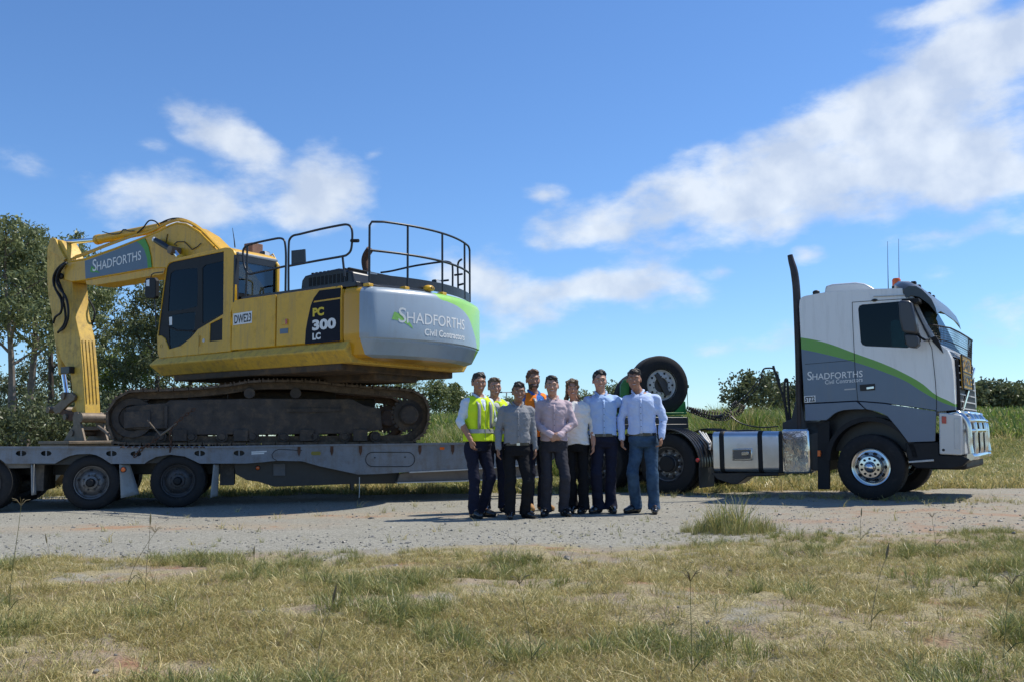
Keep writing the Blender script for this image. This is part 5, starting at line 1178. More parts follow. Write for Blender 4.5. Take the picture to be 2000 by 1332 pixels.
# steel pipes on the boom and black hoses over the hump
for k in range(4):
    w_ = BW-.04-k*.065; dy = k*1.2
    px = [(136,508-dy),(160,500.5-dy),(215,479-dy),(262,462-dy),(290,455-dy),(322,440-dy),(345,432-dy),(366,435-dy),(392,450-dy),(421,480-dy),(440,498-dy)]
    MB().tube(catmull(EX.p3(w_, px), 3), .017, 8).build('hydraulic_pipe', YEL, boom, EX)
for k, px in enumerate(([(268,456),(280,445),(291,432),(303,433),(312,442)], [(313,437),(325,431),(338,428),(352,433),(372,437),(384,449)], [(316,440),(328,430),(345,427),(362,430),(378,441),(400,455),(412,470)], [(200,453),(210,456),(222,458),(235,456),(241,449),(252,452),(262,452)], [(236,464),(238,452),(246,449),(256,455),(268,455),(278,447)])):
    MB().tube(catmull(EX.p3(.12-.06*(k % 3), px), 4), .014 if k < 3 else .009, 8).build('hydraulic_hose', BLKM, boom, EX)
for k, px in enumerate(([(128,513),(117,521),(109,533),(106,548),(108,565),(117,577),(124,592),(127,608),(128,622),(124,636),(113,650)], [(124,516),(113,525),(105,540),(105,556),(112,572),(119,585),(121,600),(118,612),(108,620),(104,632)], [(130,514),(119,524),(112,538),(111,552),(118,566),(128,580),(133,600),(133,620),(126,640),(116,647)], [(164,558),(166,574),(176,590),(184,606),(184,622),(178,636),(173,642)], [(126,518),(118,530),(114,545),(119,560),(124,575),(123,600)])):
    MB().tube(catmull(EX.p3(AW+.06+.05*(k % 3) if k != 3 else -AW-.03, px), 4), .024 if k < 3 else .02, 8).build('hydraulic_hose', BLKM, arm, EX)
mb = MB(); mb.ball(EX.hit(119, 540, 'y', AW+.05), (.06, .05, .07)); mb.build('hose_coupling', BLK, arm, EX)
mb = MB(); mb.box(*sorted((E(AW, (129,720))[0][0], E(AW, (146,720))[0][0])), AW, AW+.12, E(AW, (130,730))[0][1], E(AW, (130,717))[0][1]); mb.build('rod_guard', BLK, arm, EX, bevel=.01)
# linkage, quick hitch, bucket
for w_ in (AW+.005, -AW-.065):
    MB().prism(E(AW, (108,800),(112,793),(138,768),(146,767),(152,773),(150,781),(140,788),(122,806),(114,808)), w_, w_+.06).build('tipping_link', STL if w_ > 0 else YEL2, ex, EX, bevel=.01)
    MB().prism(E(AW, (113,800),(122,797),(150,806),(157,812),(150,820),(140,822)), w_-.01, w_+.05).build('bucket_link', RUST, ex, EX, bevel=.01)
for px, py, r_, nm in ((146,773,.075,'pin'), (150,814,.065,'pin'), (117,800,.07,'pin')):
    c = EX.hit(px, py, 'y', 0); MB().lathe([(.001,-AW-.1),(r_,-AW-.1),(r_,AW+.1),(.001,AW+.1)], (c.x, 0, c.z), 'y', 16).build('pivot_pin', STL, ex, EX)
c = EX.hit(166, 815, 'y', AW); bz = c.z
MB().lathe([(.001,-AW-.12),(.10,-AW-.12),(.10,AW+.12),(.001,AW+.12)], (c.x-.02, 0, bz), 'y', 20).build('hitch_boss', STL, ex, EX)
bc0 = E(0, (166, 866))[0]
bzt = bc0[1]; bu = bc0[0]
mb = MB()   # bucket: curved shell below the top plate, side plates
shell = [(bu-.62, bzt), (bu-.60, bzt-.25), (bu-.45, bzt-.55), (bu-.15, bzt-.78), (bu+.2, bzt-.86), (bu+.62, bzt-.80), (bu+.62, bzt-.76), (bu+.2, bzt-.81), (bu-.12, bzt-.73), (bu-.40, bzt-.52), (bu-.55, bzt-.25), (bu-.57, bzt-.03), (bu+.35, bzt-.03), (bu+.40, bzt)]
mb.prism(shell, -.70, .70); bk = mb.build('bucket', STL, ex, EX, bevel=.01)
for w_ in (-.72, .68): MB().prism([(bu-.62, bzt-.01), (bu-.60, bzt-.25), (bu-.45, bzt-.55), (bu-.15, bzt-.78), (bu+.2, bzt-.86), (bu+.60, bzt-.80), (bu+.38, bzt-.01)], w_, w_+.04).build('bucket_side', STL, bk, EX)
for k in range(5): w_ = -.6+k*.3; MB().prism([(bu+.60, bzt-.84), (bu+.85, bzt-.80), (bu+.60, bzt-.74)], w_-.05, w_+.05).build('bucket_tooth', STL, bk, EX)
MB().box(bu-.66, bu+.44, -.74, .74, bzt, bzt+.06).build('bucket_top_plate', STL, bk, EX, bevel=.01)
hz0 = bzt+.06
for w_ in (-.27, .22):
    MB().prism([(bu-.42, hz0), (bu-.20, bz-.02), (bu-.14, bz+.12), (bu-.02, bz+.12), (bu+.04, bz), (bu+.0, bz-.16), (bu+.14, bz-.26), (bu+.34, hz0)], w_, w_+.05).build('hitch_plate', STL, bk, EX, bevel=.008)
MB().box(bu-.2, bu+.0, -.22, .22, (bz+hz0)/2-.02, (bz+hz0)/2+.06).build('hitch_bar', STL, bk, EX, bevel=.01)
MB().lathe([(.001,-.3),(.065,-.3),(.065,.3),(.001,.3)], (bu+.02, 0, hz0+.16), 'y', 16).build('hitch_pin', STL, bk, EX)
MB().tube(EX.p3(.3, [(192,832),(207,843),(222,858),(236,866)]), .03, 8).build('hitch_stay', STL, bk, EX)
# chains over the near track frame, and the loose end
pc = lambda *p: [TR.M @ q for q in TR.p3(-.03, p)]
chain('tie_down_chain', pc((262,892),(270,882),(284,871),(297,863),(311,853)), .020, .007, 'rusty tie-down chain running from the beam up to the ratchet binder')
chain('tie_down_chain', pc((330,840),(342,828),(356,815),(368,806),(380,798)), .020, .007, 'tie-down chain slanting over the track frame above the binder')
chain('tie_down_chain', pc((332,836),(333,850),(334,862),(333,874),(332,882)), .020, .007, 'short chain end hanging straight down over the beam')
o = MB().tube([*pc((288,820),(300,834),(315,850))], .011, 8); o.tube([*pc((313,850),(330,838),(345,826))], .016, 10); tag(o.build('chain_binder', STL, None, None), 'pale lever chain binder on the tie-down chain beside the track', 'binder')
# ------------------------------------------------------------------ tractor unit
tk = empty('tractor_unit', (*TK.M.to_translation().xy, 0), 'white and grey sleeper cab tractor unit with green stripe and bull bar', 'truck')
K = lambda y, *p: TK.xz(y, p)
def kp(name, y0, y1, pts, M_, bev=.008, par=None, seg=2): return MB().prism(K(y0, *pts), y0, y1).build(name, M_, par or tk, TK, bevel=bev, seg=seg)
s1 = K(0, (1561,659),(1608,668),(1670,690),(1730,712),(1764.5,728),(1799,747.5),(1829,771),(1850,781),(1872,791))
s2 = K(0, (1561,681),(1615,692.5),(1670,707),(1730,727.5),(1769,744),(1799,763),(1829,780),(1850,789),(1872,795))
xr = (s1[0][0]-.05, s1[-1][0]+.35)
LIV = curve_mat('cab livery', (.10,.145,.215), None, [(s2+[(s2[-1][0]+.3, s2[-1][1]-.05)], (.13,.34,.035)), (s1+[(s1[-1][0]+.3, s1[-1][1]-.04)], (.78,.79,.78))], xr, 0, (.8, 2.6), rough=.28)
CW_ = 2.48
side = [(1571.3,786),(1566,700),(1563,640),(1561,600),(1562,587),(1566,581),(1573,578.5),(1610,571.8),(1660,567.5),(1707,564.8),(1766,563.5),(1774,568),(1783,582),(1800,612),(1819,652),(1835,672),(1850,683),(1858,700),(1862,730),(1864,760),(1866,800),(1830,803),(1829,801),(1775,793),(1726,786),(1684,782.5),(1671,782)]
sidew = [(1676,604),(1678,598),(1684,595.5),(1765,588.5),(1772,592),(1786,625),(1798,656),(1799,666),(1794,673),(1771,679.6),(1691,676),(1684,673),(1681,667)]
ss = K(0, *side); sw_ = K(0, *sidew)
near = MB().add(*plate(ss, [sw_], 0, .05)).build('cab_side', LIV, tk, TK, 0)
farp = MB().add(*plate(ss, [sw_], CW_-.05, CW_)).build('cab_side', LIV, tk, TK, 0)
# shell that wraps roof, back, nose; front bulges towards the centre line
def shell(name, px, M_, bul=(0, 0), n=14, thick=.0, y0=0.0, y1=CW_):
    pts = K(0, *px); vs = []; m = len(pts)
    ys = [y0+(y1-y0)*(.5-.5*math.cos(math.pi*i/n)) for i in range(n+1)]
    for y in ys:
        t = min(y-y0, y1-y)
        k = 1-max(0, 1-t/.42)**2 if t < .42 else 1
        t2 = min(y-y0, y1-y)/((y1-y0)/2)
        for j, (x, z) in enumerate(pts):
            b = bul[0]+(bul[1]-bul[0])*j/(m-1) if not callable(bul) else bul(j, x, z); vs.append((x+b*k+.02*t2*(1 if b else 0), y, z))
    fs = [(i*m+j, (i+1)*m+j, (i+1)*m+j+1, i*m+j+1) for i in range(n) for j in range(m-1)]
    return MB().add(vs, fs).build(name, M_, tk, TK, 50)
NX = TK.hit(1869.5, 725, 'y', .42).x; nbul = NX-K(0, (1861.5, 725))[0][0]; print('nose bulge', nbul)
shell('cab_back', side[0:6], LIV); 
o = shell('cab_roof', [(1566,581),(1573,578.5),(1610,571.8),(1660,567.5),(1707,564.8),(1766,563.5),(1774,568)], LIV, lambda j, x, z: nbul*.6 if j == 6 else 0)
o = shell('windscreen', [(1774,568),(1783,582),(1800,612),(1819,652),(1835,672)], GLD, (nbul*.6, nbul))
shell('nose_panel', [(1835,672),(1850,683),(1858,700),(1862,730),(1864,760),(1866,800)], LIV, (nbul, nbul-.03))
shell('cab_floor', [(1866,800),(1830,803),(1571.3,786)], BLKM)
# a-pillar trim and windscreen frame
MB().tube(TK.p3(.03, [(1776,575),(1787,597),(1803,630),(1821,661)]), .045, 8).build('front_pillar', mat('grey pillar', (.33,.34,.34), .4), tk, TK)
MB().tube(TK.p3(-.012, [(1781,590),(1793,615),(1806,643),(1815,660)]), .014, 6).build('pillar_seal', BPR, tk, TK)
kp('side_window', .018, .024, sidew, GLS, 0); MB().prism(sw_, CW_-.03, CW_-.024).build('side_window', GLS, tk, TK, 0)
kp('dim_interior_sheet', .03, .036, [(1676,604),(1678,598),(1684,595.5),(1765,588.5),(1772,592),(1783,617),(1760,620),(1740,628),(1737,640),(1737,677),(1691,676),(1684,673),(1681,667)], mat('dim cab interior', (.02,.028,.045), .15, var=.1), 0)  # dark sheet painted for the dim cab interior, open where the far window shows
MB().box(K(1.2, (1600,600))[0][0], K(1.2, (1715,600))[0][0], .3, 2.3, 1.5, 2.3).build('sleeper_curtain', mat('dark cab lining', (.03,.03,.035), .9), tk, TK)
ds = K(.7, (1760, 680))[0]; MB().tube([Vector((ds[0]+.25, .65+.2*math.cos(a), ds[1]+.03+.2*math.sin(a))) for a in [k*math.pi/8 for k in range(16)]], .016, 6, closed=True).build('steering_wheel', BLKM, tk, TK)
mb = MB(); mb.box(ds[0]+.25, ds[0]+.6, .08, 2.4, ds[1]-.35, ds[1]-.02); mb.build('dashboard', BLKM, tk, TK)
# seams and trims
def seam(px, y=-.002, r=.0045): return MB().tube(TK.p3(y, px), r, 5).build('panel_seam', BPR, tk, TK)
seam([(1664.5,591),(1666,640),(1668,680),(1670,720),(1673,755),(1675.5,782),(1690,798)]); seam([(1664.5,591),(1708,588),(1764,584.5),(1775,584)])
seam([(1812,662),(1820,680),(1824,716),(1827,745),(1829,775),(1829.5,801)]); seam([(1572,711),(1668,703)], r=.003); seam([(1571,787),(1673,782),(1726,786),(1775,793),(1828,801)])
MB().tube(TK.p3(-.012, [(1706,580),(1735,578.8),(1768,577)]), .008, 5).build('drip_rail', LGT, tk, TK); MB().ball(TK.hit(1708,587,'y',-.01), (.045,.02,.022)).build('door_hinge_cap', BPR, tk, TK)
kp('door_handle', -.012, .01, [(1679,751),(1708.5,748.5),(1709,761),(1680,763)], BPR, .004); kp('handle_grip', -.03, -.012, [(1692,755.5),(1706.5,753.5),(1707,758),(1692.5,760)], ALU, .003)
text_on(TK, 0, SHAD, (1577,742), (1685,735.5), (1577,725.5), WPR, 'lettering', near, -.004)
text_on(TK, 0, [('Civil Contractors', 1, 0, 0)], (1611.5,750), (1685,744.5), (1611.5,742), WPR, 'lettering', near, -.004)
kp('id_plate', -.006, -.001, [(1570.5,773),(1592.5,771.5),(1593,784),(1571.5,786)], WPR, 0); text_on(TK, -.006, [('ST22', 1, 0, 0, .03)], (1572.5,784), (1591.5,782.5), (1572,774.5), BPR, 'lettering', near, -.003)
MB().add([*TK.p3(-.003, [(1649,759),(1671,757.5),(1671,760),(1649,761.5),])], [(0,1,2,3)]).build('fuel_label', LGT, tk, TK, 0)
# lower panels around the wheel arch
LOWP = mat('lower panel grey', (.115,.16,.23), .35, var=.05, coat=.2)
low = [(1571.8,788.5),(1673,783.5),(1690,799),(1726,787.5),(1775,794.5),(1828.5,802.5),(1828,815),(1826,861),(1774,863),(1755,838),(1746,827),(1733,812),(1718,805),(1705,801),(1691,799),(1647,800.2),(1636,803.5),(1628,808),(1620,815),(1614,819.8),(1573,821)]
low1 = [(1571.8,788.5),(1673,783.5),(1690,798.5),(1668,798.6),(1647,800.2),(1636,803.5),(1628,808),(1620,815),(1614,819.8),(1573,821)]
low2 = [(1675,783.5),(1726,787.5),(1775,794.5),(1828.5,802.5),(1828,815),(1826,861),(1774,863),(1755,838),(1746,827),(1733,812),(1718,805),(1705,801),(1692,798.6)]
kp('lower_panel', .0, .05, low1, LOWP, .006); kp('lower_panel', .0, .05, low2, LOWP, .006)
kp('lower_panel', CW_-.05, CW_, low2, LOWP, .006)
# wheel arch liner
fc_ = TK.hit(1700, 902, 'y', .0)
def arch(name, cx, cz, r0, r1, y0, y1, a0, a1, M_, n=18):
    mb = MB(); o_ = [(cx+r1*math.cos(R(a0+(a1-a0)*i/n)), cz+r1*math.sin(R(a0+(a1-a0)*i/n))) for i in range(n+1)]; i_ = [(cx+r0*math.cos(R(a0+(a1-a0)*i/n)), cz+r0*math.sin(R(a0+(a1-a0)*i/n))) for i in range(n+1)]
    mb.prism(o_+i_[::-1], y0, y1); return mb.build(name, M_, tk, TK)
arch('wheel_arch', fc_.x, fc_.z+.02, .60, .67, .02, .55, 5, 180, BLKM); arch('wheel_arch', fc_.x, fc_.z+.02, .60, .67, 1.95, CW_-.02, 5, 180, BLKM)
kp('arch_lining', .30, .36, [(1573,822),(1600,822),(1640,800),(1690,796),(1740,815),(1772,865),(1772,880),(1600,880),(1573,860)], BLK, 0)
kp('step_box', .02, .6, [(1768,864),(1826,862),(1833,862),(1834,888),(1877,889),(1893,897),(1880,910),(1855,915.5),(1790,914),(1776,905),(1770,885)], BLKM, .015)
kp('step_trim', -.01, .02, [(1774.5,900),(1823,896),(1824,900),(1775,903.5)], LGT, .004)
# white bumper corner, grille, under-bumper
kp('bumper', -.012, .10, [(1833.5,805),(1850,806),(1878,810),(1880,850),(1879,888.5),(1834.6,886.3)], WHT, .02, seg=3)
bx = K(0, (1878, 850))[0][0]; bz0, bz1 = K(0, (1878,888))[0][1], K(0, (1878,810))[0][1]
MB().box(bx-.06, bx+.02, .08, CW_-.08, bz0, bz1).build('bumper_front', WHT, tk, TK, bevel=.03, seg=3)
MB().box(bx-.5, bx+.02, .2, CW_-.2, bz0-.22, bz0-.0).build('underrun_bar', BLKM, tk, TK, bevel=.04)
kp('bumper_recess', -.02, -.013, [(1863,816),(1873,816),(1874,877),(1865,876)], mat('fog lamp glass', (.5,.52,.53), .15, coat=.6), .004)
kp('side_marker', -.03, -.012, [(1839,812),(1848,812.5),(1848,826.5),(1839.5,826)], RED, .004); MB().lathe([(.001,-.014),(.02,-.014)], TK.hit(1843,878,'y',-.0), 'y', 14).build('tow_plug', BPR, tk, TK)
gf = NX-.0; gz0, gz1 = K(0, (1867,797))[0][1], K(0, (1867,745))[0][1]
mb = MB(); mb.box(gf-.02, gf+.03, .35, CW_-.35, gz0-.02, gz1+.35); gr = mb.build('grille', BLKM, tk, TK, bevel=.01)
for k in range(7): z_ = gz0+(gz1+.3-gz0)*k/6.5; MB().box(gf+.03, gf+.045, .36, CW_-.36, z_, z_+.018).build('grille_bar', LGT, gr, TK)
MB().bar((gf+.055, .40, gz0), (gf+.055, CW_-.4, gz1+.3), .02, .05).build('grille_sash', ALU, gr, TK)
mb = MB(); mb.box(gf-.3, gf+.02, .12, CW_-.12, gz0-.10, gz0-.02); mb.build('lower_front_panel', WHT, tk, TK, bevel=.02)
# bull bar
bt = lambda pts, r: MB().tube(catmull(pts, 5), r, 14)
fx = TK.hit(1893, 850, 'y', .12).x-.16; fm = TK.hit(1924, 850, 'y', 1.9).x; print('bull', bx, fx, fm)
for y_ in (.12, CW_-.12):
    bt([Vector((fx-.12, y_, bz1+.02)), Vector((fx+.03, y_, bz1+.03)), Vector((fx+.14, y_, bz1-.10)), Vector((fx+.16, y_, (bz0+bz1)/2)), Vector((fx+.16, y_, bz0+.14)), Vector((fx+.17, y_, bz0+.02))], .042).build('bull_bar_hoop', ALU, tk, TK)
for y_ in (.62, 1.24, CW_-.62):
    bt([Vector((fm-.32, y_, bz1+.02)), Vector((fm-.10, y_, bz1+.03)), Vector((fm-.01, y_, bz1-.10)), Vector((fm, y_, bz0+.2)), Vector((fm-.02, y_, bz0-.0)), Vector((fm-.2, y_, bz0-.05))], .040).build('bull_bar_hoop', ALU, tk, TK)
for z_, r_ in ((bz0-.03, .050), (bz0+.35, .032), (bz0+.50, .032), (bz1+.03, .040)):
    x_ = fm if z_ != bz1+.03 else fm-.10
    bt([Vector((min(fx+.16, x_), .12, z_)), Vector((x_-.06, .35, z_)), Vector((x_, .62, z_)), Vector((x_+.01, 1.24, z_)), Vector((x_, CW_-.62, z_)), Vector((x_-.06, CW_-.35, z_)), Vector((min(fx+.16, x_), CW_-.12, z_))], r_).build('bull_bar_rail', ALU, tk, TK)
MB().box(fm-.25, fm-.04, .52, .60, bz0+.02, bz1-.02).build('bull_bar_plate', LGT, tk, TK, bevel=.02)
MB().box(bx+.01, fm-.08, .70, CW_-.70, bz0+.05, bz1-.05).build('bar_centre', BLKM, tk, TK, bevel=.02)
# oversize sign on the nose
sx = NX+.05; syf = min(CW_-.3, TK.hit(1894.5, 730, 'x', sx).y); print('sign', sx, syf, gf); q1 = TK.hit(1876, 693, 'x', sx); q2 = TK.hit(1893, 755, 'x', sx); 
sz1, sz0 = q1.z+.0, TK.hit(1878, 757, 'x', sx).z
SGY = mat('sign yellow', (.68,.36,.01), .5, var=.06)
sg = MB(); sg.box(sx, sx+.02, .42, syf, sz0, sz1); sg = sg.build('oversize_sign', SGY, tk, TK)
mb = MB(); zm = (sz0+sz1)/2
for a_, b_ in (((sx+.024,.42,sz0),(sx+.024,.42,sz1)), ((sx+.024,syf,sz0),(sx+.024,syf,sz1)), ((sx+.024,.42,sz0),(sx+.024,syf,sz0)), ((sx+.024,.42,sz1),(sx+.024,syf,sz1)), ((sx+.024,.42,zm),(sx+.024,syf,zm))): mb.bar(a_, b_, .02, .02)
mb.build('sign_frame', BPR, sg, TK)
for w_, z_ in (('OVER', zm+.04), ('SIZE', sz0+.05)):
    vs_, fs_ = text_geo([(w_, 1, 0, 0, .03)]); MB().add([(sx+.028, .5+(syf-.58)*a, z_+(sz1-zm-.09)*b) for a, b in vs_], fs_).build('lettering', BPR, sg, TK, 0)
# stone guard cage below the windscreen
GM = BPR; cg = MB(); 
def gp3(x, y, z): return Vector((x, y, z))
gx_a = K(0, (1812,655))[0][0]; zg0 = K(0, (1850,690))[0][1]; zg1 = K(0, (1850,633))[0][1]
nb = TK.hit(1893, 670, 'y', 1.3).x-.30
topl = [gp3(nb-.42, -.02, zg1), gp3(nb-.05, .04, zg1+.01), gp3(nb+.18, .22, zg1-.04), gp3(nb+.27, .50, zg1-.09), gp3(nb+.30, 1.24, zg1-.11), gp3(nb+.27, CW_-.5, zg1-.09), gp3(nb+.18, CW_-.22, zg1-.04)]
botl = [gp3(nb-.42, -.01, zg0+.18), gp3(nb-.05, .06, zg0+.06), gp3(nb+.14, .24, zg0-.02), gp3(nb+.24, .50, zg0-.06), gp3(nb+.27, 1.24, zg0-.08), gp3(nb+.24, CW_-.5, zg0-.06), gp3(nb+.14, CW_-.24, zg0-.02)]
cg.tube(topl, .013, 6); cg.tube(botl, .013, 6); cg.tube([a.lerp(b, .5) for a, b in zip(topl, botl)], .008, 5)
sg2 = cg.build('stone_guard', BPR, tk, TK)
ms = MB(); TL = catmull(topl, 12); BL_ = catmull(botl, 12)
for a_, b_ in zip(TL[::1], BL_[::1]): ms.bar(a_, b_, .004, .004)
for k in range(1, 12): ms.tube([a_.lerp(b_, k/12) for a_, b_ in zip(TL[::3], BL_[::3])], .0025, 4)
tag(ms.build('guard_mesh', BPR, sg2, TK, 0), kind='stuff')
kp('guard_bracket', -.03, .02, [(1817,660),(1828,656),(1835,668),(1842,690),(1822,668)], BLKM, .006)
# sun visor
vz1 = [K(1.0, p)[0] for p in ((1766,566),(1767,575),(1772,583),(1780,578),(1800,580),(1830,594),(1845,606),(1857,616),(1850,602),(1836,584),(1812,566),(1795,559),(1775,559))]
vz0 = [K(0, p)[0] for p in ((1766,566),(1767,575),(1772,583),(1780,578),(1796,581),(1815,595),(1824,606),(1831,615),(1828,602),(1820,585),(1802,567),(1790,560),(1775,560))]
vz = [(a[0]-.05, a[1]) for a in vz1]
vs = []; n = 12; m = len(vz)
for i in range(n+1):
    y = -.03+(CW_+.06)*(.5-.5*math.cos(math.pi*i/n)); t = min(y+.03, CW_+.03-y); k = 1-max(0, 1-t/.5)**2
    for j, (x, z) in enumerate(vz): vs.append((vz0[j][0]*(1-k)+x*k, y, vz0[j][1]*(1-k)+z*k))
MB().add(vs, [(i*m+j, (i+1)*m+j, (i+1)*m+(j+1)%m, i*m+(j+1)%m) for i in range(n) for j in range(m)]+[tuple(range(m)), tuple(n*m+j for j in range(m))][:2]).build('sun_visor', mat('smoked visor', (.03,.034,.04), .28, var=.1, coat=.15), tk, TK, 40)
for y_ in (.35, .75, 1.7, 2.1): MB().box(vz[10][0]-.08, vz[10][0]-.01, y_-.05, y_+.05, vz[10][1]-.01, vz[10][1]+.05).build('roof_marker', BLKM, tk, TK, bevel=.01)
# mirrors
mb = MB(); mb.prism(K(-.30, (1757,592),(1762,589),(1778,589.5),(1784,594),(1790,620),(1795,650),(1793,654),(1770,651),(1764,648),(1759,625)), -.42, -.24); mi_ = mb.build('mirror', mat('dark grey housing', (.05,.055,.065), .35, var=.1), tk, TK, bevel=.035, seg=3)
mb = MB(); mb.prism(K(-.28, (1769,657),(1773,654),(1790,655),(1796,661),(1797,675),(1790,680.5),(1777,679),(1772,673)), -.38, -.22); mb.build('wide_mirror', mi_.data.materials[0], mi_, TK, bevel=.03, seg=3)
mb = MB(); mb.prism(K(-.25, (1762,585),(1795,583.5),(1796,590),(1790,592),(1762,590)), -.3, .0); mb.tube([*TK.p3(-.28, [(1780,592),(1786,588),(1793,587)])]+[TK.hit(1795,588,'y',.02)], .018, 6); mb.tube([*TK.p3(-.28, [(1790,650),(1798,659),(1806,664)])]+[TK.hit(1815,664,'y',.0)], .018, 6); mb.build('mirror_arm', BLKM, mi_, TK, bevel=.004)
# roof: cooler, beacon, aerials, horn
rz = lambda px: np.interp(px, [1573,1610,1660,1707,1766], [q[1] for q in K(0, (1573,578.5),(1610,571.8),(1660,567.5),(1707,564.8),(1766,563.5))])
a = K(.7, (1610,571),(1612,559),(1625,555),(1670,551.5),(1688,554),(1700,560),(1710,566))
ac_ = MB().prism(a[:1]+a[1:]+[(a[-1][0], a[-1][1]-.06), (a[0][0], a[0][1]-.06)], .7, 1.8).build('roof_cooler', WHT, tk, TK, bevel=.05, seg=3)
c = TK.hit(1751.5, 562, 'y', .75); bk_ = MB().lathe([(.001,-.05),(.075,-.05),(.075,.02),(.001,.02)], c, 'z', 18).build('beacon', BLKM, tk, TK); MB().lathe([(.068,.02),(.066,.12),(.05,.145),(.001,.15)], c, 'z', 18).build('lens', ORG, bk_, TK)
for px, p1, yy in ((1734.5,472,.7),(1756,467,1.2)): a_ = TK.hit(px, 563, 'y', yy); b_ = TK.hit(px-1, p1, 'y', yy); MB().tube([a_-Vector((0,0,.08)), a_.lerp(b_, .5), b_], [.008,.005,.003], 5).build('whip_aerial', BLK, tk, TK)
MB().ball(TK.hit(1594,571.5,'y',.5), (.06,.04,.035)).build('roof_horn', BPR, tk, TK); MB().box(*sorted((K(.3,(1588,574))[0][0], K(.3,(1600,574))[0][0])), .28, .36, K(.3,(1590,578))[0][1]-.02, K(.3,(1590,573))[0][1]).build('horn_bracket', BPR, tk, TK)
# exhaust stack
ep = catmull(TK.p3(.35, [(1563,880),(1562,790),(1560.5,700),(1557,600),(1555,560),(1551,530),(1546,512),(1543,499)]), 4)
st = MB().tube(ep, [.062]*(len(ep)-9)+[.060-.002*i for i in range(9)], 16).build('exhaust_stack', RUST if False else mat('sooty exhaust', (.05,.04,.04), .45, metal=.5, var=.3, vs=3), tk, TK)
# frame, tanks, battery box, air gear behind the cab
rf = K(.6, (1300,870),(1570,862)); mb = MB()
xa, xb = K(.6, (1215,880))[0][0]-1.2, K(0, (1860,890))[0][0]
for y_ in (.80, 1.60): mb.box(xa, xb-.2, y_, y_+.08, .74, 1.0)
for x_ in np.linspace(xa+.1, xb-.5, 7): mb.box(x_, x_+.1, .8, 1.68, .78, .92)
mb.build('chassis_frame', BLK, tk, TK)
kp('bulkhead', .30, 1.9, [(1553,785),(1566,783),(1572,822),(1600,824),(1600,848),(1540,850),(1528,848),(1528,825),(1545,818)], BLK, .01)
def tank(name, x0, x1, z0, z1, y0, y1, M_, r=.16):
    mb = MB(); w_ = y1-y0; p = []
    for cx, cz, a0 in ((y0+r, z0+r, 180), (y1-r, z0+r, 270), (y1-r, z1-r, 0), (y0+r, z1-r, 90)): p += [(cx+r*math.cos(R(a0+15*i)), cz+r*math.sin(R(a0+15*i))) for i in range(7)]
    mb.prism(p, x0, x1, axis='x'); return mb.build(name, M_, tk, TK, 50, bevel=.02)
tx0, tx1 = K(.0, (1390,880))[0][0], K(0, (1522,880))[0][0]; tz1, tz0 = K(0, (1450,842))[0][1], K(0, (1450,922))[0][1]
tkk = tank('fuel_tank', tx0, tx1, tz0, tz1, .02, .66, ALUB, .09)
for px in (1408.5, 1483.5): a_ = K(-.01, (px-5,880),(px+5,880)); tank('tank_strap', a_[0][0], a_[1][0], tz0-.012, tz1+.012, .006, .67, BLKM, .10)
kp('tank_recess', -.012, .03, [(1430,876),(1469,875),(1469,898.5),(1430,899)], ALU, .012, tkk); kp('recess_panel', -.014, -.008, [(1432,878.5),(1466,877.5),(1466,895),(1432,896)], mat('recess', (.12,.12,.12), .4, metal=.6), 0, tkk); kp('filler_cap', -.04, -.012, [(1448,882),(1462,881),(1462,888),(1448,889)], ALU, .004, tkk)
kp('tank_brace', .0, .5, [(1521,845),(1529,844),(1530,923),(1521,923)], BLKM, .01)
dfl = kp('polished_box', -.02, .55, [(1526,840),(1529,838),(1577,837),(1580,841),(1583.5,918),(1580,924),(1531,924.5),(1528,920)], DENT, .03, seg=3)
kp('tank_bracket', .1, .5, [(1390,923),(1520,922),(1520,929),(1460,930),(1440,945),(1430,945),(1400,935)], BLK, .01)
MB().tube(TK.p3(-.01, [(1456,926),(1520,927),(1519,931),(1505,931)]), .008, 5).build('drain_pipe', BLK, tk, TK)
kp('cab_step', .1, .7, [(1582,846),(1618,838),(1618,918),(1586,918)], BLK, .01); kp('rear_guard', .05, .12, [(1597,828),(1620,820),(1620,955),(1597,955)], BLKM, .006); kp('side_lamp', -.01, .05, [(1596.5,879),(1602,879),(1602,890.5),(1596.5,890.5)], ORG, .004)
hoop = lambda px, y, r, nm='air_line_stand', M_=BLK: MB().tube(catmull(TK.p3(y, px), 4), r, 8).build(nm, M_, tk, TK)
hoop([(1544,860),(1541,840),(1536,810),(1532,770),(1533,745),(1535.5,740),(1538,745),(1540,780),(1543,815),(1546,860)], 1.0, .022); hoop([(1544,858),(1538,810),(1528,770),(1518,740),(1510,714)], 1.0, .022); hoop([(1490,736),(1488,728),(1492,720),(1500,718.5),(1508,719),(1514,724),(1520,735),(1526,765)], 1.0, .014, 'air_line')
# coiled air lines
def coil(px0, y, r, turns, wire, M_):
    pts = [TK.hit(a, b, 'y', y) for a, b in px0]; pts = catmull(pts, 10); L_ = len(pts); o_ = []
    n_ = turns*12
    for i in range(n_):
        f_ = i/(n_-1)*(L_-1); j = min(L_-2, int(f_)); c_ = pts[j].lerp(pts[j+1], f_-j); d_ = (pts[j+1]-pts[j]).normalized(); u_ = Vector((0,1,0)); w_ = d_.cross(u_).normalized(); a_ = i*2*math.pi/12; o_.append(c_+(u_*math.cos(a_)+w_*math.sin(a_))*r)
    return MB().tube(o_, wire, 5).build('coiled_air_line', M_, tk, TK, 60)
coil([(1341,797),(1365,806),(1395,815),(1412,812),(1428,795),(1442,785)], .9, .045, 26, .009, BPR)
coil([(1341,798),(1368,803),(1400,808),(1440,806),(1452,790)], 1.15, .045, 26, .009, mat('brown air line', (.09,.05,.035), .6))
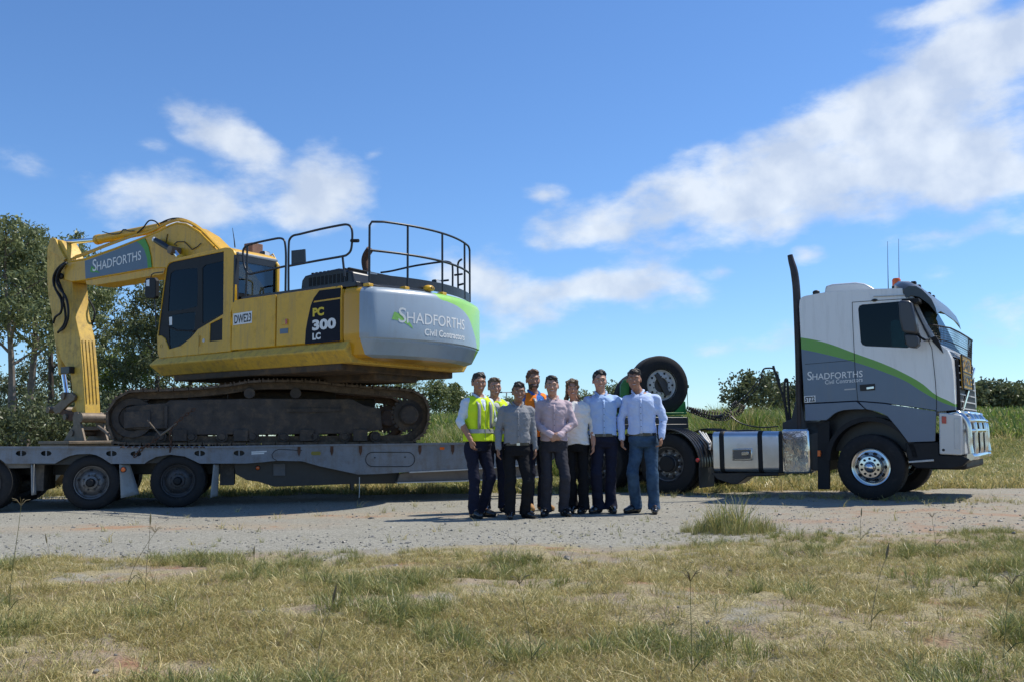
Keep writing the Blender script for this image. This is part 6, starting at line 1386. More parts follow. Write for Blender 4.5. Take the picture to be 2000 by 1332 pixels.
coil([(1350,801),(1380,812),(1410,817),(1430,812)], 1.3, .04, 16, .009, BPR)
hoop([(1428,812),(1440,822),(1460,830),(1490,834),(1520,832)], .9, .011, 'air_line'); hoop([(1442,785),(1460,768),(1475,750),(1490,734)], 1.0, .011, 'air_line'); hoop([(1452,790),(1465,772),(1480,755),(1488,730)], 1.05, .009, 'air_line')
hoop([(1541,838),(1520,846),(1470,840),(1420,841),(1380,838)], .75, .014, 'air_line')
# fifth wheel
fw_ = K(1.24, (1240, 840))[0]; mb = MB(); mb.lathe([(.001,0),(.48,0),(.48,.05),(.001,.05)], (K(0,(1302,900))[0][0]-.6, 1.24, 1.07), 'z', 30); mb.box(K(0,(1302,900))[0][0]-.8, K(0,(1302,900))[0][0]-.4, .9, 1.6, .98, 1.08); mb.build('turntable_plate', BLK, tk, TK)
# wheels
c1 = TK.hit(1700, 902.5, 'y', .0); c2 = TK.hit(1303, 907.5, 'y', .0); c3x = c2.x-1.37
print('wheels', c1, c2)
wheel('wheel', tk, TK, c1.x, .0, .497, .497, .30, .285, 'steer', rimmat=ALU); wheel('wheel', tk, TK, c1.x, CW_, .515, .515, .30, .298, 'steer', out=1, rimmat=ALU)
for x_ in (c2.x, c3x):
    wheel('wheel', tk, TK, x_, .0, .515, .515, .27, .298, 'drive', rimmat=RIM); wheel('wheel', tk, TK, x_, .33, .515, .515, .27, .298, 'drive', rimmat=RIM)
    wheel('wheel', tk, TK, x_, CW_, .515, .515, .27, .298, 'drive', out=1, rimmat=RIM); wheel('wheel', tk, TK, x_, CW_-.33, .515, .515, .27, .298, 'drive', out=1, rimmat=RIM)
    MB().tube([(x_, .3, .515), (x_, 2.2, .515)], .09, 12).build('axle', BLK, tk, TK); MB().ball((x_, 1.24, .515), .24).build('differential', BLK, tk, TK)
MB().tube([(c1.x, .3, .50), (c1.x, 2.2, .50)], .06, 10).build('axle', BLK, tk, TK)
MGD = mat('ribbed mudguard', (.02,.021,.024), .3, var=.1)
for y0, y1 in ((-.02, .62), (CW_-.62, CW_+.02)):
    g_ = arch('mudguard', c2.x, .515, .585, .60, y0, y1, -8, 118, MGD, 22)
    for k in range(5): yy = y0+.08+k*.12; MB().tube([Vector((c2.x+.603*math.cos(R(a)), yy, .515+.603*math.sin(R(a)))) for a in range(-6, 118, 6)], .010, 5).build('guard_rib', MGD, g_, TK)
    arch('mudguard', c3x, .515, .585, .60, y0, y1, 70, 190, MGD, 22)
    MB().box(c2.x+.575, c2.x+.60, y0, y1, .12, .46).build('mud_flap', mat('black flap', (.02,.02,.02), .7), tk, TK)
lamp(1363, 898, .035, RED, -.03, tk, TK)
a_ = K(.3, (1372,846))[0]; mb = MB()
for k in range(3): mb.tube([TK.hit(1366+k*6, 842+k*2, 'y', .5), TK.hit(1378+k*5, 858+k*3, 'y', .35), TK.hit(1386, 866+k*6, 'y', .3)], .02, 6)
mb.build('air_fittings', LGT, tk, TK)
# weathered poles far behind
for px, bot, tp, ds, arm, lb, nm in [(990,775,766,150,14,'distant twin-arm light pole between the yellow vests and the grey shirt','light_pole'),(895,780,758,95,0,'distant timber pole left of the man in the yellow vest','power_pole')]:
    d = ray(px, 850); x = d.x/d.y*ds; zt_ = EYE+(850-.009*(px-1000)-tp)/F_PX*ds; z0 = float(gz(x, ds)); e = empty(nm, (x, ds, z0), lb, 'pole')
    MB().tube([(x, ds, z0), (x, ds, zt_)], [.22, .15] if nm == 'power_pole' else .10, 8).build('post', WOODP if nm == 'power_pole' else LGT, e)
    if nm == 'light_pole':
        MB().tube([(x-1.0, ds, zt_), (x+1.0, ds, zt_)], .08, 6).build('cross_arm', LGT, e)
        for s_ in (-1, 1): MB().box(x+s_*1.0-.3, x+s_*1.0+.3, ds-.2, ds+.2, zt_-.08, zt_+.12).build('lamp_head', BLKM, e)
    else: MB().tube([(x-1.2, ds, zt_-.4), (x+.6, ds, zt_-.4)], .08, 6).build('cross_arm', WOODP, e)
# ------------------------------------------------------------------ people: continuous surfaces from blended volumes
class Vol:
    def __init__(s, lo, hi, h):
        s.lo = np.array(lo, float); s.h = h; s.n = np.ceil((np.array(hi)-s.lo)/h).astype(int)+1
        s.f = np.full(s.n, 1.0, np.float32)
    def sub(s, lo, hi):
        a = np.clip(np.floor((np.array(lo)-s.lo)/s.h).astype(int), 0, s.n-1); b = np.clip(np.ceil((np.array(hi)-s.lo)/s.h).astype(int)+1, 1, s.n)
        sl = tuple(slice(i, j) for i, j in zip(a, b))
        X, Y, Z = np.meshgrid(*[(s.lo[k]+s.h*np.arange(a[k], b[k])).astype(np.float32) for k in range(3)], indexing='ij', sparse=True)
        return sl, X, Y, Z
    def put(s, sl, d, k, op='add'):
        f = s.f[sl]
        if op == 'cut': d = -d; g = np.clip(.5-.5*(f-d)/max(k, 1e-6), 0, 1); s.f[sl] = np.maximum(f, d) if k <= 0 else f*(1-g)+d*g+k*g*(1-g); return
        if k <= 0: s.f[sl] = np.minimum(f, d); return
        g = np.clip(.5+.5*(f-d)/k, 0, 1); s.f[sl] = f*(1-g)+d*g-k*g*(1-g)
    def cap(s, a, b, ra, rb, k=.02, sq=None, op='add'):
        """tapered capsule; sq=(axis vector, factor) flattens it"""
        a = np.array(a, float); b = np.array(b, float); m = max(ra, rb)+.05+k
        if sq is not None: m = m*max(1, sq[1])+.02
        sl, X, Y, Z = s.sub(np.minimum(a, b)-m, np.maximum(a, b)+m)
        d = b-a; L2 = float(d@d)+1e-9
        px, py, pz = X-a[0], Y-a[1], Z-a[2]
        t = np.clip((px*d[0]+py*d[1]+pz*d[2])/L2, 0, 1)
        qx, qy, qz = px-d[0]*t, py-d[1]*t, pz-d[2]*t
        if sq is not None:
            v = np.array(sq[0], float); v /= np.linalg.norm(v); c = qx*v[0]+qy*v[1]+qz*v[2]; e = (1/sq[1]-1)*c
            qx, qy, qz = qx+e*v[0], qy+e*v[1], qz+e*v[2]
        s.put(sl, np.sqrt(qx*qx+qy*qy+qz*qz)-(ra+(rb-ra)*t), k, op)
    def ell(s, c, r, k=.02, op='add', M=None):
        r = (r[0]*1.10, r[1]*1.05, r[2]*1.06)
        m = max(r)+.04+k; sl, X, Y, Z = s.sub(np.array(c)-m, np.array(c)+m); x, y, z = X-c[0], Y-c[1], Z-c[2]
        if M is not None: x, y, z = M[0][0]*x+M[1][0]*y+M[2][0]*z, M[0][1]*x+M[1][1]*y+M[2][1]*z, M[0][2]*x+M[1][2]*y+M[2][2]*z
        q = np.sqrt((x/r[0])**2+(y/r[1])**2+(z/r[2])**2); s.put(sl, (q-1)*min(r), k, op)
    def loft(s, zs, cx, cy, rx, ry, k=.02, p=2.3, op='add'):
        m = .07; lo = (min(np.array(cx)-rx)-m, min(np.array(cy)-ry)-m, zs[0]-m); hi = (max(np.array(cx)+rx)+m, max(np.array(cy)+ry)+m, zs[-1]+m)
        sl, X, Y, Z = s.sub(lo, hi); I = lambda v: np.interp(Z, zs, v).astype(np.float32)
        a, b = I(rx), I(ry); q = ((np.abs(X-I(cx))/a)**p+(np.abs(Y-I(cy))/b)**p)**(1/p); d = (q-1)*np.minimum(a, b)
        d = np.maximum(d, np.maximum(zs[0]-Z, Z-zs[-1])); s.put(sl, d, k, op)
    def warp(s, amp, sc, seed, zf=1.0):
        r = np.random.default_rng(seed); sl, X, Y, Z = s.sub(s.lo, s.lo+s.h*s.n); w = 0
        for i in range(7):
            v = r.normal(0, 1, 3); v /= np.linalg.norm(v); f_ = sc*r.uniform(.5, 1.8); w = w+np.sin((X*v[0]+Y*v[1]+Z*v[2]*zf)*f_+r.uniform(0, 6)+1.4*np.sin((X*v[1]+Z*v[0]-Y*v[2])*f_*.55+i))
        s.f[sl] += (amp/3*w).astype(np.float32)
    def mesh(s, name, mats, loc=None, rotz=0, scale=1.0):
        f = s.f; f[0] = f[-1] = 1; f[:, 0] = f[:, -1] = 1; f[:, :, 0] = f[:, :, -1] = 1
        ins = f < 0; nx, ny, nz = f.shape
        c = np.zeros((nx-1, ny-1, nz-1), np.int8)
        for i in (0, 1):
            for j in (0, 1):
                for k in (0, 1): c += ins[i:nx-1+i, j:ny-1+j, k:nz-1+k]
        act = np.argwhere((c > 0) & (c < 8)); n = len(act)
        vid = np.full(c.shape, -1, np.int32); vid[tuple(act.T)] = np.arange(n)
        acc = np.zeros((n, 3)); cnt = np.zeros(n)
        cor = [(i, j, k) for i in (0, 1) for j in (0, 1) for k in (0, 1)]
        V = {q: f[act[:, 0]+q[0], act[:, 1]+q[1], act[:, 2]+q[2]] for q in cor}
        for a in cor:
            for ax in range(3):
                if a[ax]: continue
                b = list(a); b[ax] = 1; b = tuple(b); m = (V[a] < 0) != (V[b] < 0); t = V[a][m]/(V[a][m]-V[b][m])
                p = np.tile(np.array(a, float), (m.sum(), 1)); p[:, ax] += t; acc[m] += p; cnt[m] += 1
        P = s.lo+s.h*(act+acc/cnt[:, None]); Q = []
        for ax in range(3):
            o = [1, 2] if ax == 0 else ([2, 0] if ax == 1 else [0, 1])
            A = [slice(0, None)]*3; B = [slice(0, None)]*3; A[ax] = slice(0, -1); B[ax] = slice(1, None)
            ia, ib = ins[tuple(A)], ins[tuple(B)]; e = np.argwhere(ia != ib); sg = ia[tuple(e.T)]
            ok = (e[:, o[0]] > 0) & (e[:, o[1]] > 0) & (e[:, o[0]] < f.shape[o[0]]-1) & (e[:, o[1]] < f.shape[o[1]]-1); e, sg = e[ok], sg[ok]
            def cell(d0, d1): q = e.copy(); q[:, o[0]] -= d0; q[:, o[1]] -= d1; return vid[tuple(q.T)]
            q = np.stack([cell(1, 1), cell(0, 1), cell(0, 0), cell(1, 0)], -1); q[~sg] = q[~sg][:, ::-1]; Q.append(q)
        Q = np.concatenate(Q); Q = Q[(Q >= 0).all(1)]
        me = bpy.data.meshes.new(name); me.vertices.add(n); me.vertices.foreach_set('co', P.astype(np.float32).ravel())
        me.loops.add(Q.size); me.loops.foreach_set('vertex_index', Q.ravel().astype(np.int32)); me.polygons.add(len(Q)); me.polygons.foreach_set('loop_start', np.arange(0, Q.size, 4, dtype=np.int32))
        me.polygons.foreach_set('use_smooth', np.ones(len(Q), bool)); me.materials.append(mats); me.update(); return me
def cloth(name, col, rough=.85, var=.08, vs=7, stripe=None, sheen=.1):
    m = mat(name, col, rough, var=var, vs=vs, bump=.25, bs=70, spec=.2); return m
SKIN = {}
def skin(c, nm):
    m = mat('skin '+nm, c, .5, var=.07, vs=22, spec=.35); b = m.node_tree.nodes['Principled BSDF']; b.inputs['Subsurface Weight'].default_value = .12; b.inputs['Subsurface Radius'].default_value = (.012, .005, .003); return m
HAIR = {k: mat('hair '+k, c, .55, var=.4, vs=60, bump=.6, bs=120) for k, c in {'dark': (.022,.016,.012), 'brown': (.05,.032,.02), 'fair': (.13,.085,.045), 'black': (.012,.011,.011), 'auburn': (.11,.05,.025)}.items()}
EYEW = mat('eye white', (.6,.58,.56), .2); IRIS = mat('iris', (.03,.025,.02), .15); LIP = mat('lip', (.34,.13,.11), .45); TEETH = mat('teeth', (.72,.70,.64), .3); BROW = HAIR['dark']
LEATH = mat('black shoe leather', (.012,.011,.011), .22, var=.2, coat=.4); TAN = mat('tan boot leather', (.33,.17,.055), .7, var=.2); STEELD = mat('dull buckle', (.12,.12,.12), .4, metal=.7); STEELB = mat('buckle', (.6,.6,.58), .25, metal=1)
def person(label, px, py, ptop, yaw, P):
    """built at 1.80 m, facing -y, x to the right of the photograph; scaled to the measured height"""
    g0 = WORLD.hit(px, py, 'z', 0); gz_ = float(gz(g0.x, g0.y)); dist = g0.y
    hd = WORLD.hit(px, ptop, 'y', g0.y); Hh = hd.z-gz_; sc = Hh/P.get('h0', 1.80)
    e = empty('person', (g0.x, g0.y, gz_+.004), label, 'person', None)
    M0 = Matrix.Translation((g0.x, g0.y, gz_+.004)) @ Matrix.Rotation(yaw, 4, 'Z') @ Matrix.Scale(sc, 4)
    def out(vol, name, m, par): o = bpy.data.objects.new(name, vol.mesh(name, m)); link(o, par, M0); return o
    bw = P.get('build', 1.0); fem = P.get('fem', False)
    shw = (.172 if not fem else .145)*bw; shz = 1.425; ty = P.get('lean', 0)
    LO, HI = (-.62, -.42, -.02), (.62, .42, 1.86)
    sk = P['skin']
    # joints
    hips = [(-.088*bw, .0, .90), (.088*bw, .0, .90)]
    feet = P.get('feet', [(-.12, .0), (.12, .0)]); fdir = P.get('fdir', [-.25, .25])
    knees = [((hips[i][0]*.45+feet[i][0]*.55), min(hips[i][1], feet[i][1])*.5-.02, .49) for i in (0, 1)]
    rl = P.get('relax')
    if rl is not None: knees[rl] = (knees[rl][0]+(.03 if rl else -.03), knees[rl][1]-.07, .49); hips = [(h_[0]+(-.02 if rl else .02), h_[1], h_[2]) for h_ in hips]
    ank = [(feet[i][0], feet[i][1]+.03, .09) for i in (0, 1)]
    arms = P['arms']                                       # per side: elbow, wrist, hand dir, palm normal, curl
    hy = P.get('head_yaw', 0); hx, hyy = P.get('head', (0, 0)); hz = 1.668
    hc = np.array([hx, -.02+hyy, hz])
    ch, shh = math.cos(hy), math.sin(hy)
    def HP(x, y, z): x, y, z = x*1.10, y*1.05, z*1.06; return (hc[0]+x*ch-y*shh, hc[1]+x*shh+y*ch, hc[2]+z)
    HM = [[ch, -shh, 0], [shh, ch, 0], [0, 0, 1]]
    b = Vol(LO, HI, .0085)
    zs = [.84, .92, 1.0, 1.08, 1.18, 1.30, 1.40, 1.46, 1.50]
    wa = .86 if fem else .97; bl = P.get('belly', 0)
    trx = np.array([.14, .162, .152*1.0, .142*wa, .150*wa, .166, .160, .108, .066])*bw*(1.0 if not fem else .92); tryy = np.array([.10, .12, .115, .108+bl, .112+bl, .122, .115, .09, .06])*bw
    b.loft(zs, [0]*9, [ty*.3]*9, trx, tryy, .03)
    b.cap((0, .012, 1.44), (hc[0]*.75, .0+hyy*.6, 1.575), .062*bw, .056*(1 if not fem else .85), .035)
    for i, sg in enumerate((-1, 1)):
        S_ = (sg*shw, .01, shz-.01); el_, wr = arms[i][0], arms[i][1]
        b.cap((sg*.05, .01, 1.452), S_, .050, .058, .04); b.cap(S_, el_, .049*bw, .040*bw, .03); b.cap(el_, wr, .043*bw, .028, .012)
        b.cap(tuple(np.array(el_)*.72+np.array(wr)*.28), wr, .044*bw, .027, .01)
        # hand
        wv = np.array(wr, float); dr = np.array(arms[i][2], float); dr /= np.linalg.norm(dr); nm_ = np.array(arms[i][3], float); nm_ -= dr*(nm_@dr); nm_ /= np.linalg.norm(nm_); sd = np.cross(nm_, dr)*arms[i][5]
        curl = arms[i][4]
        b.cap(wv+dr*.01, wv+dr*.075, .034, .040, .012, sq=(nm_, .5))
        for q, (off, ln) in enumerate(((-.030, .074), (-.010, .082), (.011, .076), (.030, .060))):
            p0 = wv+dr*.082+sd*off; p1 = p0+(dr*math.cos(curl)+nm_*math.sin(curl))*ln*.5; p2 = p1+(dr*math.cos(curl*2.1)+nm_*math.sin(curl*2.1))*ln*.45
            b.cap(p0-dr*.02, p1, .0098, .0092, .004); b.cap(p1, p2, .0092, .0080, .003)
        t0 = wv+dr*.028-sd*.028; t1 = t0+(dr*.6-sd*.55+nm_*.35)*.042; t2 = t1+(dr*.9-sd*.1+nm_*.3)*.034
        b.cap(t0, t1, .014, .0115, .008); b.cap(t1, t2, .0115, .0092, .004)
        b.cap(hips[i], knees[i], .072*bw, .050, .02); b.cap(knees[i], ank[i], .052, .036, .02); fd = fdir[i]
        b.cap(ank[i], (ank[i][0]+math.sin(fd)*.15, ank[i][1]-math.cos(fd)*.15, .045), .038, .03, .02)
    # head
    fw = 1.0 if not fem else .93
    b.ell(HP(0, .018, .038), (.076*fw, .094, .088), .02, M=HM); b.ell(HP(0, -.022, -.018), (.064*fw, .068, .092), .03, M=HM)
    b.ell(HP(0, -.060, -.086), (.032*fw, .026, .024), .028, M=HM)
    b.cap(HP(0, -.088, .010), HP(0, -.110, -.028), .009, .014, .012); b.ell(HP(0, -.098, -.034), (.019, .013, .010), .008, M=HM)
    b.cap(HP(-.045, -.078, .028), HP(.045, -.078, .028), .013, .013, .02)
    for sg in (-1, 1):
        b.ell(HP(sg*.031, -.098, .010), (.019, .014, .010), .012, 'cut', M=HM)
        b.ell(HP(sg*.045, -.062, -.022), (.022, .022, .022), .02, M=HM); b.ell(HP(sg*.078*fw, .010, -.002), (.009, .019, .031), .006, M=HM)
    b.ell(HP(0, -.090, -.062), (.026, .010, .010), .012, M=HM)
    body = out(b, 'body', sk, e)
    for sg in (-1, 1):
        mb = MB(); mb.ball(HP(sg*.031, -.079, .010), (.0125, .0115, .0085), 10, 6); ey = mb.build('eye', EYEW, body, None, 60, M=M0)
        mb = MB(); c = HP(sg*.031+.002, -.0885, .010); mb.ball(c, (.0058, .004, .0058), 8, 5); mb.build('iris', IRIS, body, None, 60, M=M0)
        MB().tube([HP(sg*.014, -.096, .030), HP(sg*.032, -.094, .036), HP(sg*.050, -.078, .030)], [.004, .0052, .003], 6).build('eyebrow', HAIR[P['hair']] if P['hair'] != 'fair' else HAIR['brown'], body, None, 60, M=M0)
    mo = MB().tube([HP(-.027, -.088, -.054), HP(-.013, -.099, -.061), HP(0, -.101, -.063), HP(.013, -.099, -.061), HP(.027, -.088, -.054)], [.003, .0062, .0068, .0062, .003], 6).build('mouth', LIP, body, None, 60, M=M0)
    MB().tube([HP(-.019, -.0975, -.055), HP(0, -.1055, -.0605), HP(.019, -.0975, -.055)], [.0018, .0044, .0018], 6).build('teeth', TEETH, body, None, 60, M=M0)
    # hair
    h = Vol(np.array(HP(0, 0, 0))-.23, np.array(HP(0, 0, 0))+.22, .006)
    h.ell(HP(0, .024, .044), (.0805*fw, .097, .091), .01, M=HM); h.ell(HP(.01, -.020, .100), (.058*fw, .055, .030+.010*P.get('quiff', 0)), .025, M=HM)
    if fem:
        h.ell(HP(0, .085, -.01), (.05, .05, .055), .03, M=HM); h.cap(HP(-.06, -.055, .09), HP(-.083, -.03, -.05), .018, .012, .02); h.cap(HP(.05, -.07, .095), HP(.085, -.045, -.03), .020, .012, .02); h.cap(HP(.083, -.04, -.03), HP(.088, -.01, -.13), .016, .022, .02); h.cap(HP(-.083, -.03, -.03), HP(-.085, .0, -.13), .016, .022, .02); h.cap(HP(-.04, .07, -.03), HP(-.04, .07, -.13), .04, .04, .02); h.cap(HP(.04, .07, -.03), HP(.04, .07, -.13), .04, .04, .02)
    h.ell(HP(-.008, -.105, -.030), (.068, .062, .118), .014, 'cut', M=HM)
    for sg in (-1, 1): h.ell(HP(sg*.095, -.05, -.05), (.04, .05, .055), .01, 'cut', M=HM)
    h.ell(HP(0, -.02, -.12), (.2, .125, .085) if not fem else (.065, .12, .085), .02, 'cut', M=HM)
    h.warp(.006, 70, 5+P.get('seed', 1)); h.warp(.003, 160, 9); out(h, 'hair', HAIR[P['hair']], e)
    if P.get('beard'):
        h = Vol(np.array(HP(0, 0, 0))-.16, np.array(HP(0, 0, 0))+.1, .006); h.ell(HP(0, -.030, -.058), (.062, .066, .058), .01, M=HM); h.ell(HP(0, -.07, .03), (.08, .07, .073), .008, 'cut', M=HM); h.ell(HP(0, -.108, -.058), (.028, .02, .013), .004, 'cut', M=HM); h.ell(HP(0, .06, -.03), (.12, .07, .1), .01, 'cut', M=HM)
        out(h, 'beard', HAIR['brown'], e)
    # shirt
    o = .016+P.get('loose', .004)
    s_ = Vol(LO, HI, .0085); hem = P.get('hem', .985)
    zs2 = [hem-.03, hem, 1.04, 1.12, 1.22, 1.32, 1.40, 1.455, 1.492]; nb_ = P.get('neck', .062)
    I = lambda a: np.interp(zs2, zs, a); bl_ = np.array([0, .004, .010, .005, .003, .004, .004, .004, .0])
    rx_ = I(trx)+o+bl_; ry_ = I(tryy)+o+bl_; rx_[-1] = max(rx_[-1], .085); ry_[-1] = .076
    s_.loft(zs2, [0]*9, [ty*.3]*9, rx_, ry_, .0)
    sl_end = P.get('sleeve', 1.0)
    for i, sg in enumerate((-1, 1)):
        S_ = (sg*shw, .01, shz-.008); el_, wr = np.array(arms[i][0], float), np.array(arms[i][1], float)
        s_.cap((sg*.045, .012, 1.455), S_, .054, .063, .035); s_.cap(S_, el_, .063*bw, .050*bw, .025)
        se = sl_end[i] if isinstance(sl_end, (tuple, list)) else sl_end
        if se > 0:
            end = el_+(wr-el_)*min(se, .97); s_.cap(el_, end, .050*bw, .040+.010*(1-se), .018)
            d_ = (wr-el_)/np.linalg.norm(wr-el_); s_.cap(end-d_*.035, end, .043+.008*(1-se), .042+.008*(1-se), .006)
    s_.warp(P.get('wr', .0055), 30, P.get('seed', 1), 1.3); s_.warp(.0026, 75, 3+P.get('seed', 1), 1.3)
    if P.get('vneck'): s_.cap((0, -.16, 1.54), (0, -.16, 1.54-P['vneck']), .085, .012, .006, op='cut')
    s_.cap((hc[0]*.5, -.005, 1.47), (hc[0]*.8, -.015+hyy*.5, 1.58), nb_, nb_, .004, op='cut')
    # clip everything below the hem
    sl, X, Y, Z = s_.sub(LO, HI); cy_ = np.maximum(np.abs(X)-.175*bw-.02, hem+.012*np.sin(X*30+1)*P.get('hemwave', .3)-Z)
    zz = np.broadcast_to(np.where((np.abs(X) < .20*bw), hem+.010*np.sin(X*25+1)-Z, -1.0), s_.f.shape)
    s_.f[:] = np.maximum(s_.f, zz) if not P.get('untuck') else s_.f
    shirt = out(s_, 'shirt' if not fem else 'blouse', P['shirt'], e)
    # collar, placket, buttons
    if P.get('collar', True):
        cm_ = P['shirt']; mb = MB(); cz = 1.492
        for sg in (-1, 1):
            cx0 = hc[0]*.5
            mb.tube([(cx0+sg*.010, -.088, cz-.052), (cx0+sg*.036, -.084, cz-.012), (cx0+sg*.066, -.045, cz+.022), (cx0+sg*.072, .010, cz+.045), (cx0+sg*.04, .062, cz+.055), (cx0, .072, cz+.057)], [.007, .015, .016, .015, .014, .014], 8)
            mb.add([(cx0+sg*.008, -.097, cz-.058), (cx0+sg*.060, -.088, cz+.012), (cx0+sg*.090, -.070, cz-.010), (cx0+sg*.052, -.118, cz-.066)], [(0, 1, 2, 3)])
        mb.build('collar', cm_, shirt, None, 60, M=M0).modifiers.new('t', 'SOLIDIFY').thickness = .004
        yf = lambda z: -np.interp(z, zs2, ry_)+ty*.3-.004
        mb = MB(); zl_ = [1.43, 1.36, 1.28, 1.2, 1.12, 1.05, hem+.01]
        mb.add([(dx_, yf(z)-.003, z) for z in zl_ for dx_ in (-.014, .014)], [(2*i, 2*i+1, 2*i+3, 2*i+2) for i in range(len(zl_)-1)])
        pk = mb.build('placket', cm_, shirt, None, 60, M=M0); pk.modifiers.new('t', 'SOLIDIFY').thickness = .004
        if not P.get('vest'):
            mb = MB()
            for z in (1.40, 1.32, 1.24, 1.16, 1.08): mb.ball((0, yf(z)-.007, z), (.0055, .003, .0055), 8, 5)
            tag(mb.build('buttons', P.get('btn', BPR), shirt, None, 60, M=M0), kind='stuff')
    # trousers
    t = Vol(LO, (.62, .42, 1.12), .0085); wst = P.get('waist', 1.0); rxw, ryw = np.interp(wst, zs, trx)+.013, np.interp(wst, zs, tryy)+.013
    t.loft([.82, .90, .96, wst], [0]*4, [0]*4, [.15*bw, .178*bw, .172*bw, rxw], [.115*bw, .132*bw, .128*bw, ryw], .0)
    for i in (0, 1):
        hp = (hips[i][0], hips[i][1]+.005, .86); t.cap(hp, knees[i], .094*bw, P.get('kr', .070), .018, sq=((1, 0, 0), .92)); lo_ = (ank[i][0], ank[i][1]+.0, .075); t.cap(knees[i], lo_, P.get('kr', .070), P.get('ar', .062), .02)
        t.cap((ank[i][0], ank[i][1], .12), (ank[i][0], ank[i][1]-.01, .06), P.get('ar', .062)+.004, P.get('ar', .062)+.006, .01)
    t.warp(.0055, 24, 11+P.get('seed', 1), 1.2); t.warp(.003, 60, 13, 1.5)
    sl, X, Y, Z = t.sub(LO, (.62, .42, 1.12)); t.f[:] = np.maximum(t.f, np.broadcast_to(np.maximum(.045-Z, Z-wst), t.f.shape))
    tr_ = out(t, 'trousers', P['trousers'], e)
    if P.get('belt', True):
        mb = MB(); n = 40; vs = []
        for zz_ in (wst-.038, wst-.002):
            for r_ in (0, .006): vs += [(math.copysign(abs(math.cos(a))**(2/2.3), math.cos(a))*(rxw+.006+r_), math.copysign(abs(math.sin(a))**(2/2.3), math.sin(a))*(ryw+.006+r_), zz_) for a in [2*math.pi*k/n for k in range(n)]]
        fs = [(a*n+k, a*n+(k+1)%n, b_*n+(k+1)%n, b_*n+k) for a, b_ in ((0,1),(1,3),(3,2),(2,0)) for k in range(n)]
        bt_ = mb.add(vs, fs).build('belt', LEATH, e, None, 60, M=M0); MB().box(-.022, .022, -ryw-.017, -ryw-.011, wst-.038, wst-.004).build('buckle', STEELB if P.get('belly') else STEELD, bt_, None, M=M0)
    # shoes
    for i in (0, 1):
        fd = fdir[i]; c, s2 = math.sin(fd), -math.cos(fd); A = ank[i]; v = Vol((A[0]-.25, A[1]-.34, -.01), (A[0]+.25, A[1]+.2, .2), .006)
        heel = (A[0]-c*.035, A[1]-s2*.035, .045); toe = (A[0]+c*.175, A[1]+s2*.175, .034); mid = (A[0]+c*.09, A[1]+s2*.09, .05)
        v.cap(heel, mid, .040, .046, .02); v.cap(mid, toe, .046, .034, .02); v.cap((A[0], A[1], .05), (A[0], A[1], .12 if not P.get('boots') else .17), .042, .045, .02)
        sl, X, Y, Z = v.sub((A[0]-.25, A[1]-.34, -.01), (A[0]+.25, A[1]+.2, .2)); v.f[:] = np.maximum(v.f, np.broadcast_to(.012-Z, v.f.shape)); sh_ = out(v, 'shoe', P.get('shoes', LEATH), e)
        v2 = Vol((A[0]-.25, A[1]-.34, -.03), (A[0]+.25, A[1]+.2, .06), .006); v2.cap(heel, toe, .046, .040, .01); v2.f[:] = np.maximum(v2.f, np.broadcast_to(np.maximum(-Z.min()*0-.001-(v2.lo[2]+v2.h*np.arange(v2.n[2]))[None, None, :], (v2.lo[2]+v2.h*np.arange(v2.n[2]))[None, None, :]-.016), v2.f.shape)); out(v2, 'sole', BPR, sh_)
    # hi-vis vest
    if P.get('vest'):
        w = Vol(LO, HI, .0085); w.loft([hem-.05]+zs2[1:], [0]*9, [ty*.3]*9, rx_+.016, ry_+.014, .0)
        for i, sg in enumerate((-1, 1)): w.cap((sg*.045, .012, 1.458), (sg*shw*.85, .01, shz+.005), .070, .074, .03)
        for i, sg in enumerate((-1, 1)): w.cap((sg*(shw+.035), .0, 1.50), (sg*(shw+.055), .0, 1.27), .075, .062, .008, op='cut')
        w.warp(.0035, 30, 40+P.get('seed', 1)); w.cap((0, -.16, 1.56), (0, -.16, 1.56-P.get('vopen', .22)), .09, .02, .006, op='cut'); w.cap((0, .0, 1.48), (0, -.01, 1.62), .082, .09, .004, op='cut')
        if P.get('open_front'): w.cap((0, -.2, 1.6), (.0, -.2, .9), P['open_front'], P['open_front'], .004, op='cut')
        sl, X, Y, Z = w.sub(LO, HI); w.f[:] = np.maximum(w.f, np.broadcast_to(hem-.04-Z, w.f.shape)); ve = out(w, 'vest', P['vest'], e)
        def band(z0_, z1_):
            vs = []; n = 48
            for zq in (z0_, z1_): a_, b2 = np.interp(zq, zs2, rx_)+.0235, np.interp(zq, zs2, ry_)+.0215; vs += [(math.copysign(abs(math.cos(a))**(2/2.3), math.cos(a))*a_, math.copysign(abs(math.sin(a))**(2/2.3), math.sin(a))*b2+ty*.3, zq) for a in [2*math.pi*k/n for k in range(n)]]
            return MB().add(vs, [(k, (k+1) % n, n+(k+1) % n, n+k) for k in range(n)]).build('reflective_band', REFL, ve, None, 60, M=M0)
        band(1.045, 1.095)
        for sg in (-1, 1):
            zl_ = [1.10, 1.18, 1.26, 1.34, 1.40, 1.44]; yv = [-np.interp(z, zs2, ry_)-.022+.035*max(0, (z-1.36)/.1)**2 for z in zl_]; xs_ = [sg*(.088+.0*z) for z in zl_]
            mb = MB(); mb.add([(x_+dx_, y_, z) for x_, y_, z in zip(xs_, yv, zl_) for dx_ in (-.022, .022)], [(2*i, 2*i+1, 2*i+3, 2*i+2) for i in range(5)]); mb.build('reflective_band', REFL, ve, None, 60, M=M0).modifiers.new('t', 'SOLIDIFY').thickness = .004
        MB().tube([(0, -np.interp(z, zs2, ry_)-.022, z) for z in (hem-.03, 1.05, 1.15, 1.25, 1.33)], .004, 5).build('zip', mat('zip', (.25,.3,.1), .5), ve, None, M=M0)
    return e, M0
